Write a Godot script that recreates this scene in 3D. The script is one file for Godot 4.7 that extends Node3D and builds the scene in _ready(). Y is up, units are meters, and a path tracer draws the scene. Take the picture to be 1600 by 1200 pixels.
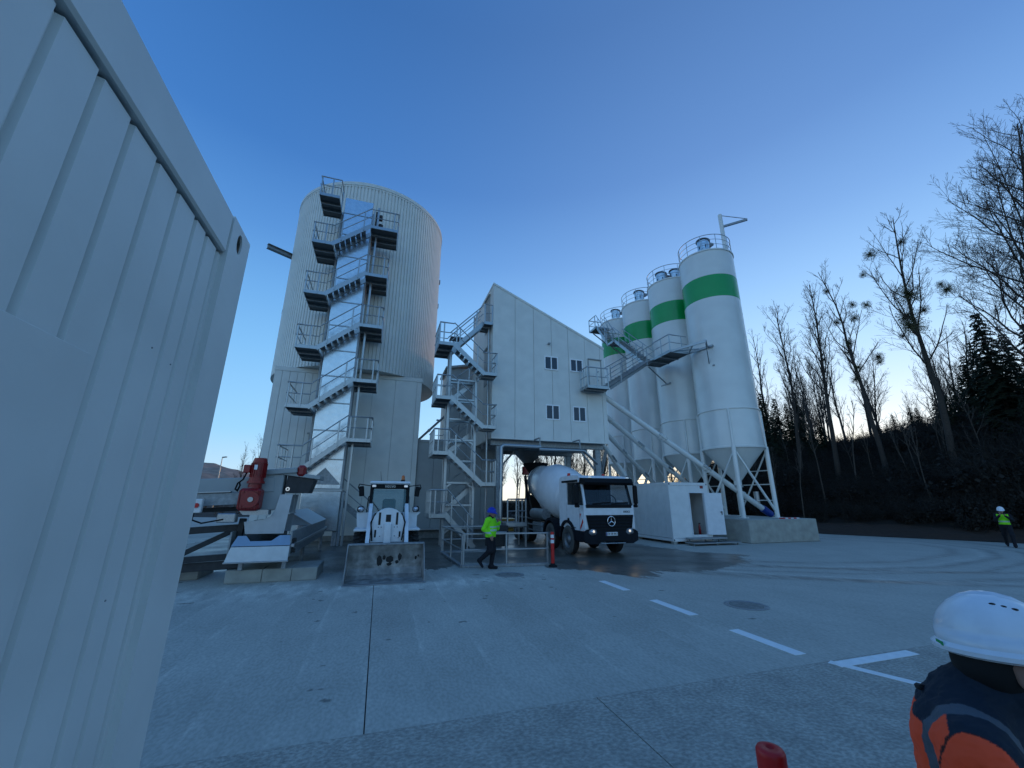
extends Node3D

# ---------- mesh builder: corners run counter-clockwise seen from outside ----------
class B:
	var v := PackedVector3Array()
	var n := PackedVector3Array()
	var c := PackedColorArray()
	var ix := PackedInt32Array()
	var col := Color(-1, 0, 0)
	func _p(p: Vector3, nn: Vector3) -> int:
		v.append(p); n.append(nn)
		if col.r >= 0.0: c.append(col)
		return v.size() - 1
	func tri(a: Vector3, b: Vector3, d: Vector3) -> void:
		var m := (b - a).cross(d - a).normalized()
		var i := _p(a, m); _p(b, m); _p(d, m)
		ix.append_array(PackedInt32Array([i, i + 2, i + 1]))
	func quad(a: Vector3, b: Vector3, d: Vector3, e: Vector3) -> void:
		var m := (b - a).cross(d - a) + (d - a).cross(e - a)
		m = m.normalized()
		var i := _p(a, m); _p(b, m); _p(d, m); _p(e, m)
		ix.append_array(PackedInt32Array([i, i + 2, i + 1, i, i + 3, i + 2]))
	func box(o: Vector3, s: Vector3, bev := 0.0, bs := Basis()) -> void:
		var h := s * 0.5
		var e := minf(bev, minf(h.x, minf(h.y, h.z)) * 0.9)
		if e <= 0.0:
			for ax in 3:
				for sg in [-1.0, 1.0]:
					var nn := Vector3(); nn[ax] = sg
					var u := Vector3(); u[(ax + 1) % 3] = 1.0
					var w := nn.cross(u)
					var k := o + bs * (nn * h)
					var a := bs * (u * h); var b := bs * (w * h)
					quad(k - a - b, k + a - b, k + a + b, k - a + b)
			return
		var q := h - Vector3(e, e, e)
		for ax in 3:
			for sg in [-1.0, 1.0]:
				var nn := Vector3(); nn[ax] = sg
				var u := Vector3(); u[(ax + 1) % 3] = 1.0
				var w := nn.cross(u)
				var k := o + bs * (nn * h)
				var a := bs * (u * q); var b := bs * (w * q)
				quad(k - a - b, k + a - b, k + a + b, k - a + b)
		for ax in 3:
			var b1 := (ax + 1) % 3; var b2 := (ax + 2) % 3
			for s1 in [-1.0, 1.0]:
				for s2 in [-1.0, 1.0]:
					var p1 := Vector3(); p1[b1] = s1 * h[b1]; p1[b2] = s2 * q[b2]
					var p2 := Vector3(); p2[b1] = s1 * q[b1]; p2[b2] = s2 * h[b2]
					var l := Vector3(); l[ax] = q[ax]
					if s1 * s2 > 0.0:
						quad(o + bs * (p1 - l), o + bs * (p2 - l), o + bs * (p2 + l), o + bs * (p1 + l))
					else:
						quad(o + bs * (p1 + l), o + bs * (p2 + l), o + bs * (p2 - l), o + bs * (p1 - l))
		for x in [-1.0, 1.0]:
			for y in [-1.0, 1.0]:
				for z in [-1.0, 1.0]:
					var a := o + bs * Vector3(x * h.x, y * q.y, z * q.z)
					var b := o + bs * Vector3(x * q.x, y * h.y, z * q.z)
					var d := o + bs * Vector3(x * q.x, y * q.y, z * h.z)
					if x * y * z > 0.0: tri(a, b, d)
					else: tri(a, d, b)
	func span(lo: Vector3, hi: Vector3, bev := 0.0) -> void:
		box((lo + hi) * 0.5, hi - lo, bev)
	func beam(p: Vector3, q: Vector3, w: float, h: float, up := Vector3.UP, bev := 0.0) -> void:
		var d := (q - p).normalized()
		var s := up.cross(d)
		if s.length() < 0.01: s = Vector3.RIGHT.cross(d)
		s = s.normalized()
		box((p + q) * 0.5, Vector3(w, h, (q - p).length()), bev, Basis(s, d.cross(s), d))
	func ring(p: Vector3, d: Vector3, r: float, sg: int) -> Array:
		var s := Vector3.UP.cross(d)
		if s.length() < 0.05: s = Vector3.RIGHT.cross(d)
		s = s.normalized()
		var t := d.cross(s).normalized()
		var o := []
		for i in sg:
			var a := TAU * i / sg
			o.append([p + (s * cos(a) + t * sin(a)) * r, s * cos(a) + t * sin(a)])
		return o
	func tube(p: Vector3, q: Vector3, r: float, r2 := -1.0, sg := 8, caps := true) -> void:
		rod([p, q], r, sg, r2 if r2 >= 0.0 else r, caps)
	func rod(pts: Array, r: float, sg := 8, r2 := -1.0, caps := true) -> void:
		var m := pts.size()
		var e := r2 if r2 >= 0.0 else r
		var last := -1
		var s := Vector3.ZERO
		for i in m:
			var d: Vector3
			if i == 0: d = pts[1] - pts[0]
			elif i == m - 1: d = pts[i] - pts[i - 1]
			else: d = (pts[i] - pts[i - 1]).normalized() + (pts[i + 1] - pts[i]).normalized()
			d = d.normalized()
			var rr := lerpf(r, e, float(i) / (m - 1))
			if i > 0 and i < m - 1:
				rr /= maxf(0.5, d.dot((pts[i] - pts[i - 1]).normalized()))
			if s == Vector3.ZERO:
				s = Vector3.UP.cross(d)
				if s.length() < 0.05: s = Vector3.RIGHT.cross(d)
			s = (s - d * s.dot(d)).normalized()
			var t := d.cross(s)
			var st := v.size()
			for k in sg:
				var a := TAU * k / sg
				var nn := s * cos(a) + t * sin(a)
				_p(pts[i] + nn * rr, nn)
			if last >= 0:
				for k in sg:
					var k2 := (k + 1) % sg
					ix.append_array(PackedInt32Array([last + k, st + k2, last + k2, last + k, st + k, st + k2]))
			last = st
			if caps and (i == 0 or i == m - 1):
				var nn := -d if i == 0 else d
				var cc := _p(pts[i], nn)
				var f := v.size()
				for k in sg: _p(v[st + k], nn)
				for k in sg:
					var k2 := (k + 1) % sg
					if i == 0: ix.append_array(PackedInt32Array([cc, f + k, f + k2]))
					else: ix.append_array(PackedInt32Array([cc, f + k2, f + k]))
	# profile of (radius, height) pairs going up; flat = hard edges between the rows
	func lathe(pr: Array, sg := 24, xf := Transform3D(), flat := false, a0 := 0.0, a1 := TAU) -> void:
		for j in pr.size() - 1:
			var p: Vector2 = pr[j]; var q: Vector2 = pr[j + 1]
			var t0 := (q - p).normalized(); var ta := t0; var tb := t0
			if not flat:
				if j > 0: ta = (t0 + (p - pr[j - 1]).normalized()).normalized()
				if j < pr.size() - 2: tb = (t0 + (pr[j + 2] - q).normalized()).normalized()
			var st := v.size()
			for k in sg + 1:
				var a := a0 + (a1 - a0) * k / sg
				var u := Vector3(cos(a), 0, sin(a))
				_p(xf * (u * p.x + Vector3.UP * p.y), (xf.basis * (u * ta.y - Vector3.UP * ta.x)).normalized())
				_p(xf * (u * q.x + Vector3.UP * q.y), (xf.basis * (u * tb.y - Vector3.UP * tb.x)).normalized())
			for k in sg:
				var i := st + 2 * k
				ix.append_array(PackedInt32Array([i, i + 2, i + 3, i, i + 3, i + 1]))
	# a polygon (counter-clockwise) in the plane of xf's x and y, extruded along its z by depth
	func slab(poly: PackedVector2Array, depth: float, xf := Transform3D()) -> void:
		var pg := poly
		if Geometry2D.is_polygon_clockwise(pg): pg.reverse()
		var tr := Geometry2D.triangulate_polygon(pg)
		for i in range(0, tr.size(), 3):
			var a := pg[tr[i]]; var b := pg[tr[i + 1]]; var d := pg[tr[i + 2]]
			if (b - a).cross(d - a) < 0.0:
				var s := b; b = d; d = s
			tri(xf * Vector3(a.x, a.y, depth), xf * Vector3(b.x, b.y, depth), xf * Vector3(d.x, d.y, depth))
			tri(xf * Vector3(a.x, a.y, 0), xf * Vector3(d.x, d.y, 0), xf * Vector3(b.x, b.y, 0))
		for i in pg.size():
			var a := pg[i]; var b := pg[(i + 1) % pg.size()]
			quad(xf * Vector3(a.x, a.y, 0), xf * Vector3(b.x, b.y, 0), xf * Vector3(b.x, b.y, depth), xf * Vector3(a.x, a.y, depth))
	func ball(o: Vector3, r: Vector3, sg := 12, y0 := -1.0) -> void:
		var pr := []
		var rows := int(sg / 2.0) + 1
		for j in rows + 1:
			var a := lerpf(asin(y0), PI / 2, float(j) / rows)
			pr.append(Vector2(maxf(cos(a), 0.0005), sin(a)))
		lathe(pr, sg, Transform3D(Basis.from_scale(r), o))
	func mesh() -> ArrayMesh:
		var a := []
		a.resize(Mesh.ARRAY_MAX)
		a[Mesh.ARRAY_VERTEX] = v; a[Mesh.ARRAY_NORMAL] = n; a[Mesh.ARRAY_INDEX] = ix
		if c.size() == v.size() and c.size() > 0: a[Mesh.ARRAY_COLOR] = c
		var m := ArrayMesh.new()
		m.add_surface_from_arrays(Mesh.PRIMITIVE_TRIANGLES, a)
		return m

var M := {}
var taken := {}
var rng := RandomNumberGenerator.new()

func numbered(s: String) -> String:
	var k: int = taken.get(s, 0)
	taken[s] = k + 1
	return s if k == 0 else "%s_%03d" % [s, k]

func thing(called: String, label: String, category: String, at := Vector3.ZERO, turn := 0.0, group := "") -> Node3D:
	var o := Node3D.new()
	o.name = numbered(called)
	add_child(o)
	o.position = at
	o.rotation_degrees.y = turn
	tag(o, label, category, group)
	return o

func tag(o: Node, label: String, category: String, group := "") -> void:
	o.set_meta("label", label)
	o.set_meta("category", category)
	if group: o.set_meta("group", group)

func part(parent: Node, called: String, b: B, m: Material, label := "") -> MeshInstance3D:
	return copy_part(parent, called, b.mesh(), m, Transform3D(), label)

func copy_part(parent: Node, called: String, mesh: Mesh, m: Material, xf := Transform3D(), label := "") -> MeshInstance3D:
	var o := MeshInstance3D.new()
	o.name = called
	o.mesh = mesh
	o.material_override = m
	o.transform = xf
	parent.add_child(o, true)
	if label: o.set_meta("label", label)
	return o

func structure(called: String, b: B, m: Material, parent: Node = self) -> MeshInstance3D:
	var o := part(parent, numbered(called) if parent == self else called, b, m)
	if parent == self: o.set_meta("kind", "structure")
	return o

func dup(o: Node3D, at: Vector3, turn: float, label := "", group := "") -> Node3D:
	var c := o.duplicate()
	c.name = numbered(str(o.name).rstrip("0123456789").rstrip("_"))
	add_child(c)
	c.position = at
	c.rotation_degrees.y = turn
	if label: c.set_meta("label", label)
	if group: c.set_meta("group", group)
	return c

# ---------- materials ----------
func lin(r: float, g: float, b: float) -> Color:
	return Color(r, g, b).linear_to_srgb()

func noise_tex(sd: int, freq: float, lo: float, hi: float, size := 512, oct := 4, normal := 0.0, kind := FastNoiseLite.TYPE_SIMPLEX_SMOOTH) -> NoiseTexture2D:
	var f := FastNoiseLite.new()
	f.seed = sd
	f.frequency = freq
	f.noise_type = kind
	f.fractal_octaves = oct
	var t := NoiseTexture2D.new()
	t.width = size; t.height = size
	t.seamless = true
	t.noise = f
	if normal > 0.0:
		t.as_normal_map = true
		t.bump_strength = normal
	else:
		var g := Gradient.new()
		g.set_color(0, Color(lo, lo, lo)); g.set_color(1, Color(hi, hi, hi))
		t.color_ramp = g
	return t

func mat(called: String, color: Color, rough: float, metal := 0.0, tex: Texture2D = null, scale := 1.0, rtex: Texture2D = null, ntex: Texture2D = null, nscale := 1.0) -> StandardMaterial3D:
	var m := StandardMaterial3D.new()
	m.resource_name = called
	m.albedo_color = color
	m.roughness = rough
	m.metallic = metal
	if tex or rtex or ntex:
		m.uv1_triplanar = true
		m.uv1_world_triplanar = true
		m.uv1_scale = Vector3.ONE * scale
		m.albedo_texture = tex
		if rtex: m.roughness_texture = rtex
		if ntex:
			m.normal_enabled = true
			m.normal_texture = ntex
			m.normal_scale = nscale
	M[called] = m
	return m

func make_materials() -> void:
	var soft := noise_tex(3, 0.006, 0.94, 1.0)
	var mott := noise_tex(5, 0.012, 0.8, 1.0, 512, 5)
	var fine := noise_tex(7, 0.05, 0.7, 1.0, 512, 5)
	var spangle := noise_tex(11, 0.03, 0.84, 1.0, 512, 3, 0.0, FastNoiseLite.TYPE_CELLULAR)
	var rvar := noise_tex(13, 0.02, 0.75, 1.0, 512, 4)
	var grainn := noise_tex(17, 0.06, 0, 1, 512, 4, 3.0)
	var dents := noise_tex(19, 0.008, 0, 1, 512, 2, 2.0)
	mat("cladding", lin(0.74, 0.74, 0.68), 0.5, 0.0, soft, 0.25, null, dents, 0.25)
	mat("panel", lin(0.74, 0.74, 0.68), 0.45, 0.0, soft, 0.3, null, dents, 0.2)
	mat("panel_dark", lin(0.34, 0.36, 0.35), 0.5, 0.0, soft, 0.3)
	mat("joint", lin(0.3, 0.31, 0.31), 0.8)
	mat("sealant", lin(0.03, 0.03, 0.032), 0.9)
	mat("container", lin(0.7, 0.72, 0.69), 0.4, 0.0, soft, 0.7, null, grainn, 0.04)
	mat("container_white", lin(0.74, 0.74, 0.72), 0.4, 0.0, soft, 0.5, null, dents, 0.15)
	mat("silo", lin(0.74, 0.755, 0.72), 0.2, 0.0, soft, 0.2, null, dents, 0.1)
	mat("silo_cone", lin(0.74, 0.755, 0.72), 0.35, 0.0, soft, 0.4)
	mat("green", lin(0.0, 0.33, 0.075), 0.24, 0.0, soft, 0.2, null, dents, 0.1)
	mat("galv", lin(0.43, 0.47, 0.49), 0.38, 0.8, spangle, 2.5, rvar)
	mat("galv_sheet", lin(0.56, 0.63, 0.68), 0.26, 0.95, soft, 0.7, null, dents, 0.3)
	mat("galv_tray", lin(0.38, 0.44, 0.49), 0.42, 0.7, soft, 1.0, rvar)
	mat("window_white", lin(0.88, 0.88, 0.87), 0.35)
	mat("galv_dull", lin(0.33, 0.36, 0.375), 0.55, 0.5, mott, 1.2, rvar)
	mat("grating", lin(0.16, 0.17, 0.175), 0.6, 0.5, fine, 3.0)
	mat("steel_dark", lin(0.035, 0.037, 0.04), 0.55, 0.2, mott, 1.0)
	mat("concrete", lin(0.4, 0.395, 0.345), 0.88, 0.0, noise_tex(53, 0.01, 0.84, 1.0, 512, 5), 0.35, null, grainn, 0.12)
	mat("concrete_old", lin(0.27, 0.265, 0.24), 0.9, 0.0, mott, 0.8, null, grainn, 0.4)
	mat("white_paint", lin(0.72, 0.73, 0.74), 0.35, 0.0, soft, 1.0)
	mat("loader_white", lin(0.74, 0.76, 0.77), 0.4, 0.0, soft, 1.5)
	mat("mixer_white", lin(0.72, 0.73, 0.74), 0.28, 0.0, soft, 0.6)
	mat("road_white", lin(0.86, 0.86, 0.84), 0.7, 0.0, soft, 1.5)
	mat("black_plastic", lin(0.012, 0.013, 0.015), 0.6, 0.0, mott, 2.0)
	mat("navy_plastic", lin(0.011, 0.014, 0.02), 0.62, 0.0, mott, 2.0)
	for q in ["black_plastic", "navy_plastic"]: M[q].metallic_specular = 0.28
	mat("rubber", lin(0.022, 0.021, 0.02), 0.85, 0.0, mott, 3.0)
	mat("rubber_dusty", lin(0.1, 0.095, 0.085), 0.9, 0.0, mott, 3.0)
	mat("rim", lin(0.22, 0.23, 0.24), 0.45, 0.6, mott, 3.0)
	mat("grime", lin(0.05, 0.047, 0.043), 0.85, 0.0, mott, 2.0)
	mat("red_paint", lin(0.3, 0.012, 0.014), 0.35, 0.0, mott, 2.0)
	mat("red_plastic", lin(0.55, 0.008, 0.006), 0.45, 0.0, soft, 2.0)
	mat("blue_paint", lin(0.01, 0.05, 0.3), 0.4, 0.0, mott, 2.0)
	mat("yellow_paint", lin(0.5, 0.27, 0.02), 0.5, 0.0, mott, 2.0)
	mat("orange_lamp", lin(0.5, 0.12, 0.02), 0.25)
	mat("chrome", lin(0.75, 0.76, 0.78), 0.15, 1.0)
	mat("bucket", lin(0.46, 0.45, 0.42), 0.6, 0.1, noise_tex(23, 0.008, 0.55, 1.0, 512, 6), 0.7, rvar)
	mat("bare_dark", lin(0.012, 0.012, 0.012), 0.7)
	mat("bark", lin(0.075, 0.06, 0.048), 0.95, 0.0, mott, 1.5)
	mat("bark_pale", lin(0.11, 0.09, 0.072), 0.95, 0.0, mott, 1.5)
	mat("mistletoe", lin(0.075, 0.078, 0.03), 0.9)
	mat("needles", lin(0.022, 0.035, 0.016), 0.9)
	mat("twigs", lin(0.022, 0.019, 0.014), 0.95)
	mat("forest_floor", lin(0.02, 0.016, 0.012), 0.98, 0.0, mott, 0.8, null, grainn, 1.0)
	mat("earth", lin(0.05, 0.031, 0.021), 0.98, 0.0, mott, 0.8, null, grainn, 1.0)
	mat("grass", lin(0.05, 0.075, 0.02), 0.95, 0.0, mott, 0.8)
	mat("hill", lin(0.52, 0.34, 0.25), 0.98, 0.0, noise_tex(29, 0.02, 0.65, 1.0, 512, 5), 0.02)
	mat("room", lin(0.3, 0.27, 0.23), 0.8)
	mat("seat", lin(0.012, 0.018, 0.024), 0.8)
	mat("skin", lin(0.26, 0.15, 0.11), 0.55)
	mat("hair", lin(0.008, 0.007, 0.006), 0.7)
	mat("lens", lin(0.75, 0.77, 0.8), 0.08, 0.6)
	var g := mat("glass", Color(0.02, 0.05, 0.07, 0.3), 0.04)
	g.transparency = BaseMaterial3D.TRANSPARENCY_ALPHA
	g = mat("glass_teal", Color(0.05, 0.45, 0.5, 0.42), 0.04)
	g.transparency = BaseMaterial3D.TRANSPARENCY_ALPHA
	mat("glass_dark", lin(0.02, 0.035, 0.06), 0.06)
	var cl := mat("cloth", Color.WHITE, 0.85, 0.0, null)
	cl.vertex_color_use_as_albedo = true
	mat("helmet_white", lin(0.8, 0.81, 0.83), 0.13, 0.0, soft, 4.0)
	mat("helmet_blue", lin(0.005, 0.03, 0.38), 0.3)
	mat("lime", lin(0.25, 0.75, 0.01), 0.8)
	mat("lamp_on", lin(0.95, 0.9, 0.8), 0.2)
	M.lamp_on.emission_enabled = true
	M.lamp_on.emission = Color(1.0, 0.93, 0.8)
	M.lamp_on.emission_energy_multiplier = 0.7

const CAM := Vector3(0, 2, 0)
const EDGE := [Vector2(75, 55), Vector2(46, 14), Vector2(36, -3), Vector2(30.4, -12.0), Vector2(26.4, -19.0), Vector2(25, -26), Vector2(23.5, -34), Vector2(14, -41), Vector2(0, -46), Vector2(-16, -52), Vector2(-60, -75)]

func sky_color(el: float, daz: float) -> Color:
	# clear evening air: deep blue overhead, pale at the horizon, warmer where the sun has gone down
	var keys := [[-5.0, 0.52, 0.66, 0.74], [0.0, 0.52, 0.67, 0.75], [4.0, 0.39, 0.62, 0.81], [8.0, 0.27, 0.56, 0.86], [18.0, 0.175, 0.44, 0.79], [25.0, 0.125, 0.35, 0.71], [32.0, 0.078, 0.25, 0.6], [41.0, 0.044, 0.172, 0.48], [57.0, 0.033, 0.13, 0.375], [90.0, 0.036, 0.128, 0.37]]
	var c := Color(keys[9][1], keys[9][2], keys[9][3])
	for i in 9:
		if el <= keys[i + 1][0]:
			var t := clampf((el - keys[i][0]) / (keys[i + 1][0] - keys[i][0]), 0.0, 1.0)
			c = Color(lerpf(keys[i][1], keys[i + 1][1], t), lerpf(keys[i][2], keys[i + 1][2], t), lerpf(keys[i][3], keys[i + 1][3], t))
			break
	var e := maxf(el, 0.0)
	var w := exp(-pow(daz / 34.0, 2.0)) * exp(-e / 6.5)
	var w2 := exp(-pow(daz / 50.0, 2.0)) * exp(-e / 26.0)
	# unseen sky opposite the sun, brightened and reddened to add fill on facades and ground
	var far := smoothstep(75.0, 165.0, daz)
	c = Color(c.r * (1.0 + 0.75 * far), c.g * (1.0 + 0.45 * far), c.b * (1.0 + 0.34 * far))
	c.r += 1.25 * w + 0.37 * w2
	c.g += 0.3 * w + 0.44 * w2
	c.b += -0.75 * w + 0.47 * w2
	return c

func make_view() -> void:
	var cam := Camera3D.new()
	cam.name = "camera"
	add_child(cam)
	cam.fov = 87.58
	cam.near = 0.05
	cam.far = 1500.0
	cam.position = CAM
	cam.rotation_order = EULER_ORDER_YXZ
	cam.rotation_degrees = Vector3(16.04, -17.6, 0.21)
	cam.current = true
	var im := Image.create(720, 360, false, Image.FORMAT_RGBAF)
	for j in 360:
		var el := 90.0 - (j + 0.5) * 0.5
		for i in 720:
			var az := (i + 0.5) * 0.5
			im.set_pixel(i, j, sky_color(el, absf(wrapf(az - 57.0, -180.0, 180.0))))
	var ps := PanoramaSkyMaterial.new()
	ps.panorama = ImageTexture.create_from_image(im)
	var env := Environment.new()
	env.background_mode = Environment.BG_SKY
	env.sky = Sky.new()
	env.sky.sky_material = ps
	env.tonemap_mode = Environment.TONE_MAPPER_LINEAR
	env.tonemap_exposure = 1.17
	env.sdfgi_enabled = true
	env.ssao_enabled = true
	env.ssil_enabled = true
	var we := WorldEnvironment.new()
	we.name = "world"
	we.environment = env
	add_child(we)
	var sun := DirectionalLight3D.new()
	sun.name = "sun"
	add_child(sun)
	sun.light_energy = 0.2
	sun.light_angular_distance = 3.0
	sun.light_color = Color(1.0, 0.72, 0.45)
	sun.shadow_enabled = true
	var az := deg_to_rad(57.0)
	var el := deg_to_rad(2.0)
	sun.look_at_from_position(Vector3(sin(az) * cos(el), sin(el), -cos(az) * cos(el)) * 100.0, Vector3.ZERO)

# ---------- ground ----------
func edge_side(p: Vector2) -> float:
	# metres beyond the forest edge (negative on the yard's side)
	var best := 1e9
	var sgn := -1.0
	for i in EDGE.size() - 1:
		var q := Geometry2D.get_closest_point_to_segment(p, EDGE[i], EDGE[i + 1])
		var d := p.distance_to(q)
		if d < best:
			best = d
			sgn = 1.0 if (EDGE[i + 1] - EDGE[i]).cross(p - EDGE[i]) > 0.0 else -1.0
	return best * sgn

var hn := FastNoiseLite.new()
func bank_height(p: Vector2) -> float:
	var d := edge_side(p)
	if d < 0.0: return -0.03
	var right := clampf((rad_to_deg(atan2(p.x, -p.y)) - 38.0) / 10.0, 0.08, 1.0)
	var h := (0.4 * d if d < 17.0 else 6.8 + (d - 17.0) * 0.05) * right
	return h * (0.9 + 0.25 * hn.get_noise_2d(p.x * 1.5, p.y * 1.5)) + 0.18 * hn.get_noise_2d(p.x * 9.0, p.y * 9.0) * minf(d, 1.0) - 0.03

func make_yard_textures() -> Array:
	var w := 1536; var h := 768
	var x0 := -10.0; var z0 := -26.3; var sx := 42.0; var sz := 22.1
	var al := PackedByteArray(); al.resize(w * h * 3)
	var ro := PackedByteArray(); ro.resize(w * h)
	var nz := FastNoiseLite.new()
	nz.seed = 4; nz.frequency = 1.0; nz.fractal_octaves = 4
	var one := FastNoiseLite.new()
	one.seed = 9; one.frequency = 1.0; one.fractal_octaves = 2
	var wet := PackedVector2Array([Vector2(2.4, -27), Vector2(2.2, -14.3), Vector2(5.2, -12.8), Vector2(5.3, -12.1), Vector2(6.1, -11.35), Vector2(6.65, -9.95), Vector2(7.1, -10.1), Vector2(8.1, -10.75), Vector2(9.4, -10.4), Vector2(11.6, -11.4), Vector2(13.4, -12.9), Vector2(12.1, -14.4), Vector2(11.7, -16.5), Vector2(11.8, -27)])
	var wet2 := PackedVector2Array([Vector2(-1.6, -13.3), Vector2(1.9, -12.9), Vector2(2.5, -13.6), Vector2(2.5, -27), Vector2(-8, -27), Vector2(-8, -14.6), Vector2(-1.8, -14.2)])  # ground behind feeder and loader, drawn darker and smoother
	var loop := [Vector2(24.3, -17.3), Vector2(26.4, -14.2), Vector2(24.75, -11.15), Vector2(21.9, -9.6), Vector2(16.9, -8.75), Vector2(13.1, -9.6), Vector2(10.8, -10.9), Vector2(9.2, -12.6)]
	var out := [Vector2(8.6, -12.0), Vector2(11.0, -10.1), Vector2(13.5, -8.35), Vector2(16.2, -7.0), Vector2(20.0, -5.9), Vector2(26, -5.0)]
	var spots := []
	rng.seed = 77
	for i in 90:
		spots.append([Vector2(rng.randf_range(-6, 7), -4.8 - pow(rng.randf(), 0.6) * 8.0), rng.randf_range(0.015, 0.055), rng.randf_range(1.0, 2.4)])
	for j in h:
		var z := z0 + (j + 0.5) / h * sz
		for i in w:
			var x := x0 + (i + 0.5) / w * sx
			var n1 := nz.get_noise_2d(x * 0.45, z * 0.45)
			var n2 := nz.get_noise_2d(x * 2.6 + 50.0, z * 1.1)
			var n3 := one.get_noise_2d(x * 9.0, z * 2.0 + 31.0)
			var k := 1.0 + 0.1 * n1 + 0.08 * n2 + 0.05 * n3
			# float marks left by the finishing machine run along the lane
			if x < 5.6:
				var u := fposmod(x * 1.35 + 0.06 * n1, 1.0)
				k *= 1.0 + (0.15 if u < 0.06 else 0.0) * (0.5 + n2)
				k *= 1.0 + 0.1 * one.get_noise_2d(floorf(x * 1.35 + 0.06 * n1) * 7.3, z * 0.12)
			# pale cement dust in front of the machines
			var dust := exp(-pow((z + 11.0 + 0.35 * n1) / 0.9, 2.0)) * smoothstep(6.0, 2.0, x) * (0.6 + 0.8 * n2)
			k *= 1.0 + 0.5 * maxf(dust, 0.0)
			var rr := 0.82 + 0.1 * n2
			var warm := 1.0
			# tyre tracks of the turning lorries, with lines of wet shine painted in
			if x > 8.4 and z > -18.5:
				var best := 1e9
				var sd := 0.0
				var p := Vector2(x, z)
				for q in loop.size() - 1:
					var cp := Geometry2D.get_closest_point_to_segment(p, loop[q], loop[q + 1])
					var dd := p.distance_to(cp)
					if dd < best:
						best = dd
						sd = dd * signf((loop[q + 1] - loop[q]).cross(p - loop[q]))
				if best < 2.6:
					var wv := sd + 0.1 * n1
					var tr := maxf(maxf(exp(-pow((wv - 0.1) / 0.16, 2.0)), exp(-pow((wv + 0.75) / 0.13, 2.0))), maxf(exp(-pow((wv - 1.25) / 0.2, 2.0)), exp(-pow((wv + 1.9) / 0.22, 2.0))))
					k *= 1.0 - 0.34 * tr * (0.75 + 0.8 * n2)
					k *= 1.0 + 0.2 * exp(-pow((wv - 0.5) / 0.12, 2.0)) * (0.6 + n3)  # pale streak: wet shine of the track put into the colour
					rr -= 0.22 * tr
				best = 1e9
				for q in out.size() - 1:
					var cp := Geometry2D.get_closest_point_to_segment(p, out[q], out[q + 1])
					var dd := p.distance_to(cp)
					if dd < best:
						best = dd
						sd = dd * signf((out[q + 1] - out[q]).cross(p - out[q]))
				if best < 1.8:
					var wv := sd + 0.08 * n1
					var tr := maxf(exp(-pow((wv - 1.0) / 0.2, 2.0)), exp(-pow((wv + 1.0) / 0.2, 2.0)))
					k *= 1.0 - 0.36 * tr * (0.8 + 0.9 * n2)
					rr -= 0.3 * tr
					k *= 1.0 + 0.3 * exp(-pow((wv - 0.62) / 0.07, 2.0)) * (0.5 + n3)  # thin pale line, wet shine painted beside the track
			# water dragged out of the loading bay, and the dark ground behind the loader
			var wp := Vector2(x + 0.5 * n1 + 0.25 * n2, z + 0.35 * n2 + 0.25 * n3)
			if z < -9.0 and (Geometry2D.is_point_in_polygon(wp, wet) or Geometry2D.is_point_in_polygon(wp, wet2)):
				k *= 0.25
				rr = 0.3 + 0.22 * clampf(0.5 + n1 * 1.2 + 0.3 * n3, 0.0, 1.0)
			if x < 7.2 and z > -13.0:
				for s in spots:
					var dx: float = (x - s[0].x) / s[2]
					if absf(dx) < 0.09 and absf(z - s[0].y) < 0.09:
						if Vector2(dx, z - s[0].y).length() < s[1] * (0.75 + n3): k *= 0.42
			var a := (j * w + i) * 3
			var base := Color(0.52 * k, 0.49 * k, 0.415 * k).linear_to_srgb()
			al[a] = int(clampf(base.r * 255.0, 0, 255)); al[a + 1] = int(clampf(base.g * 255.0, 0, 255)); al[a + 2] = int(clampf(base.b * 255.0, 0, 255))
			ro[j * w + i] = int(clampf(rr * 255.0, 0, 255))
	return [ImageTexture.create_from_image(Image.create_from_data(w, h, false, Image.FORMAT_RGB8, al)), ImageTexture.create_from_image(Image.create_from_data(w, h, false, Image.FORMAT_L8, ro))]

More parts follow.
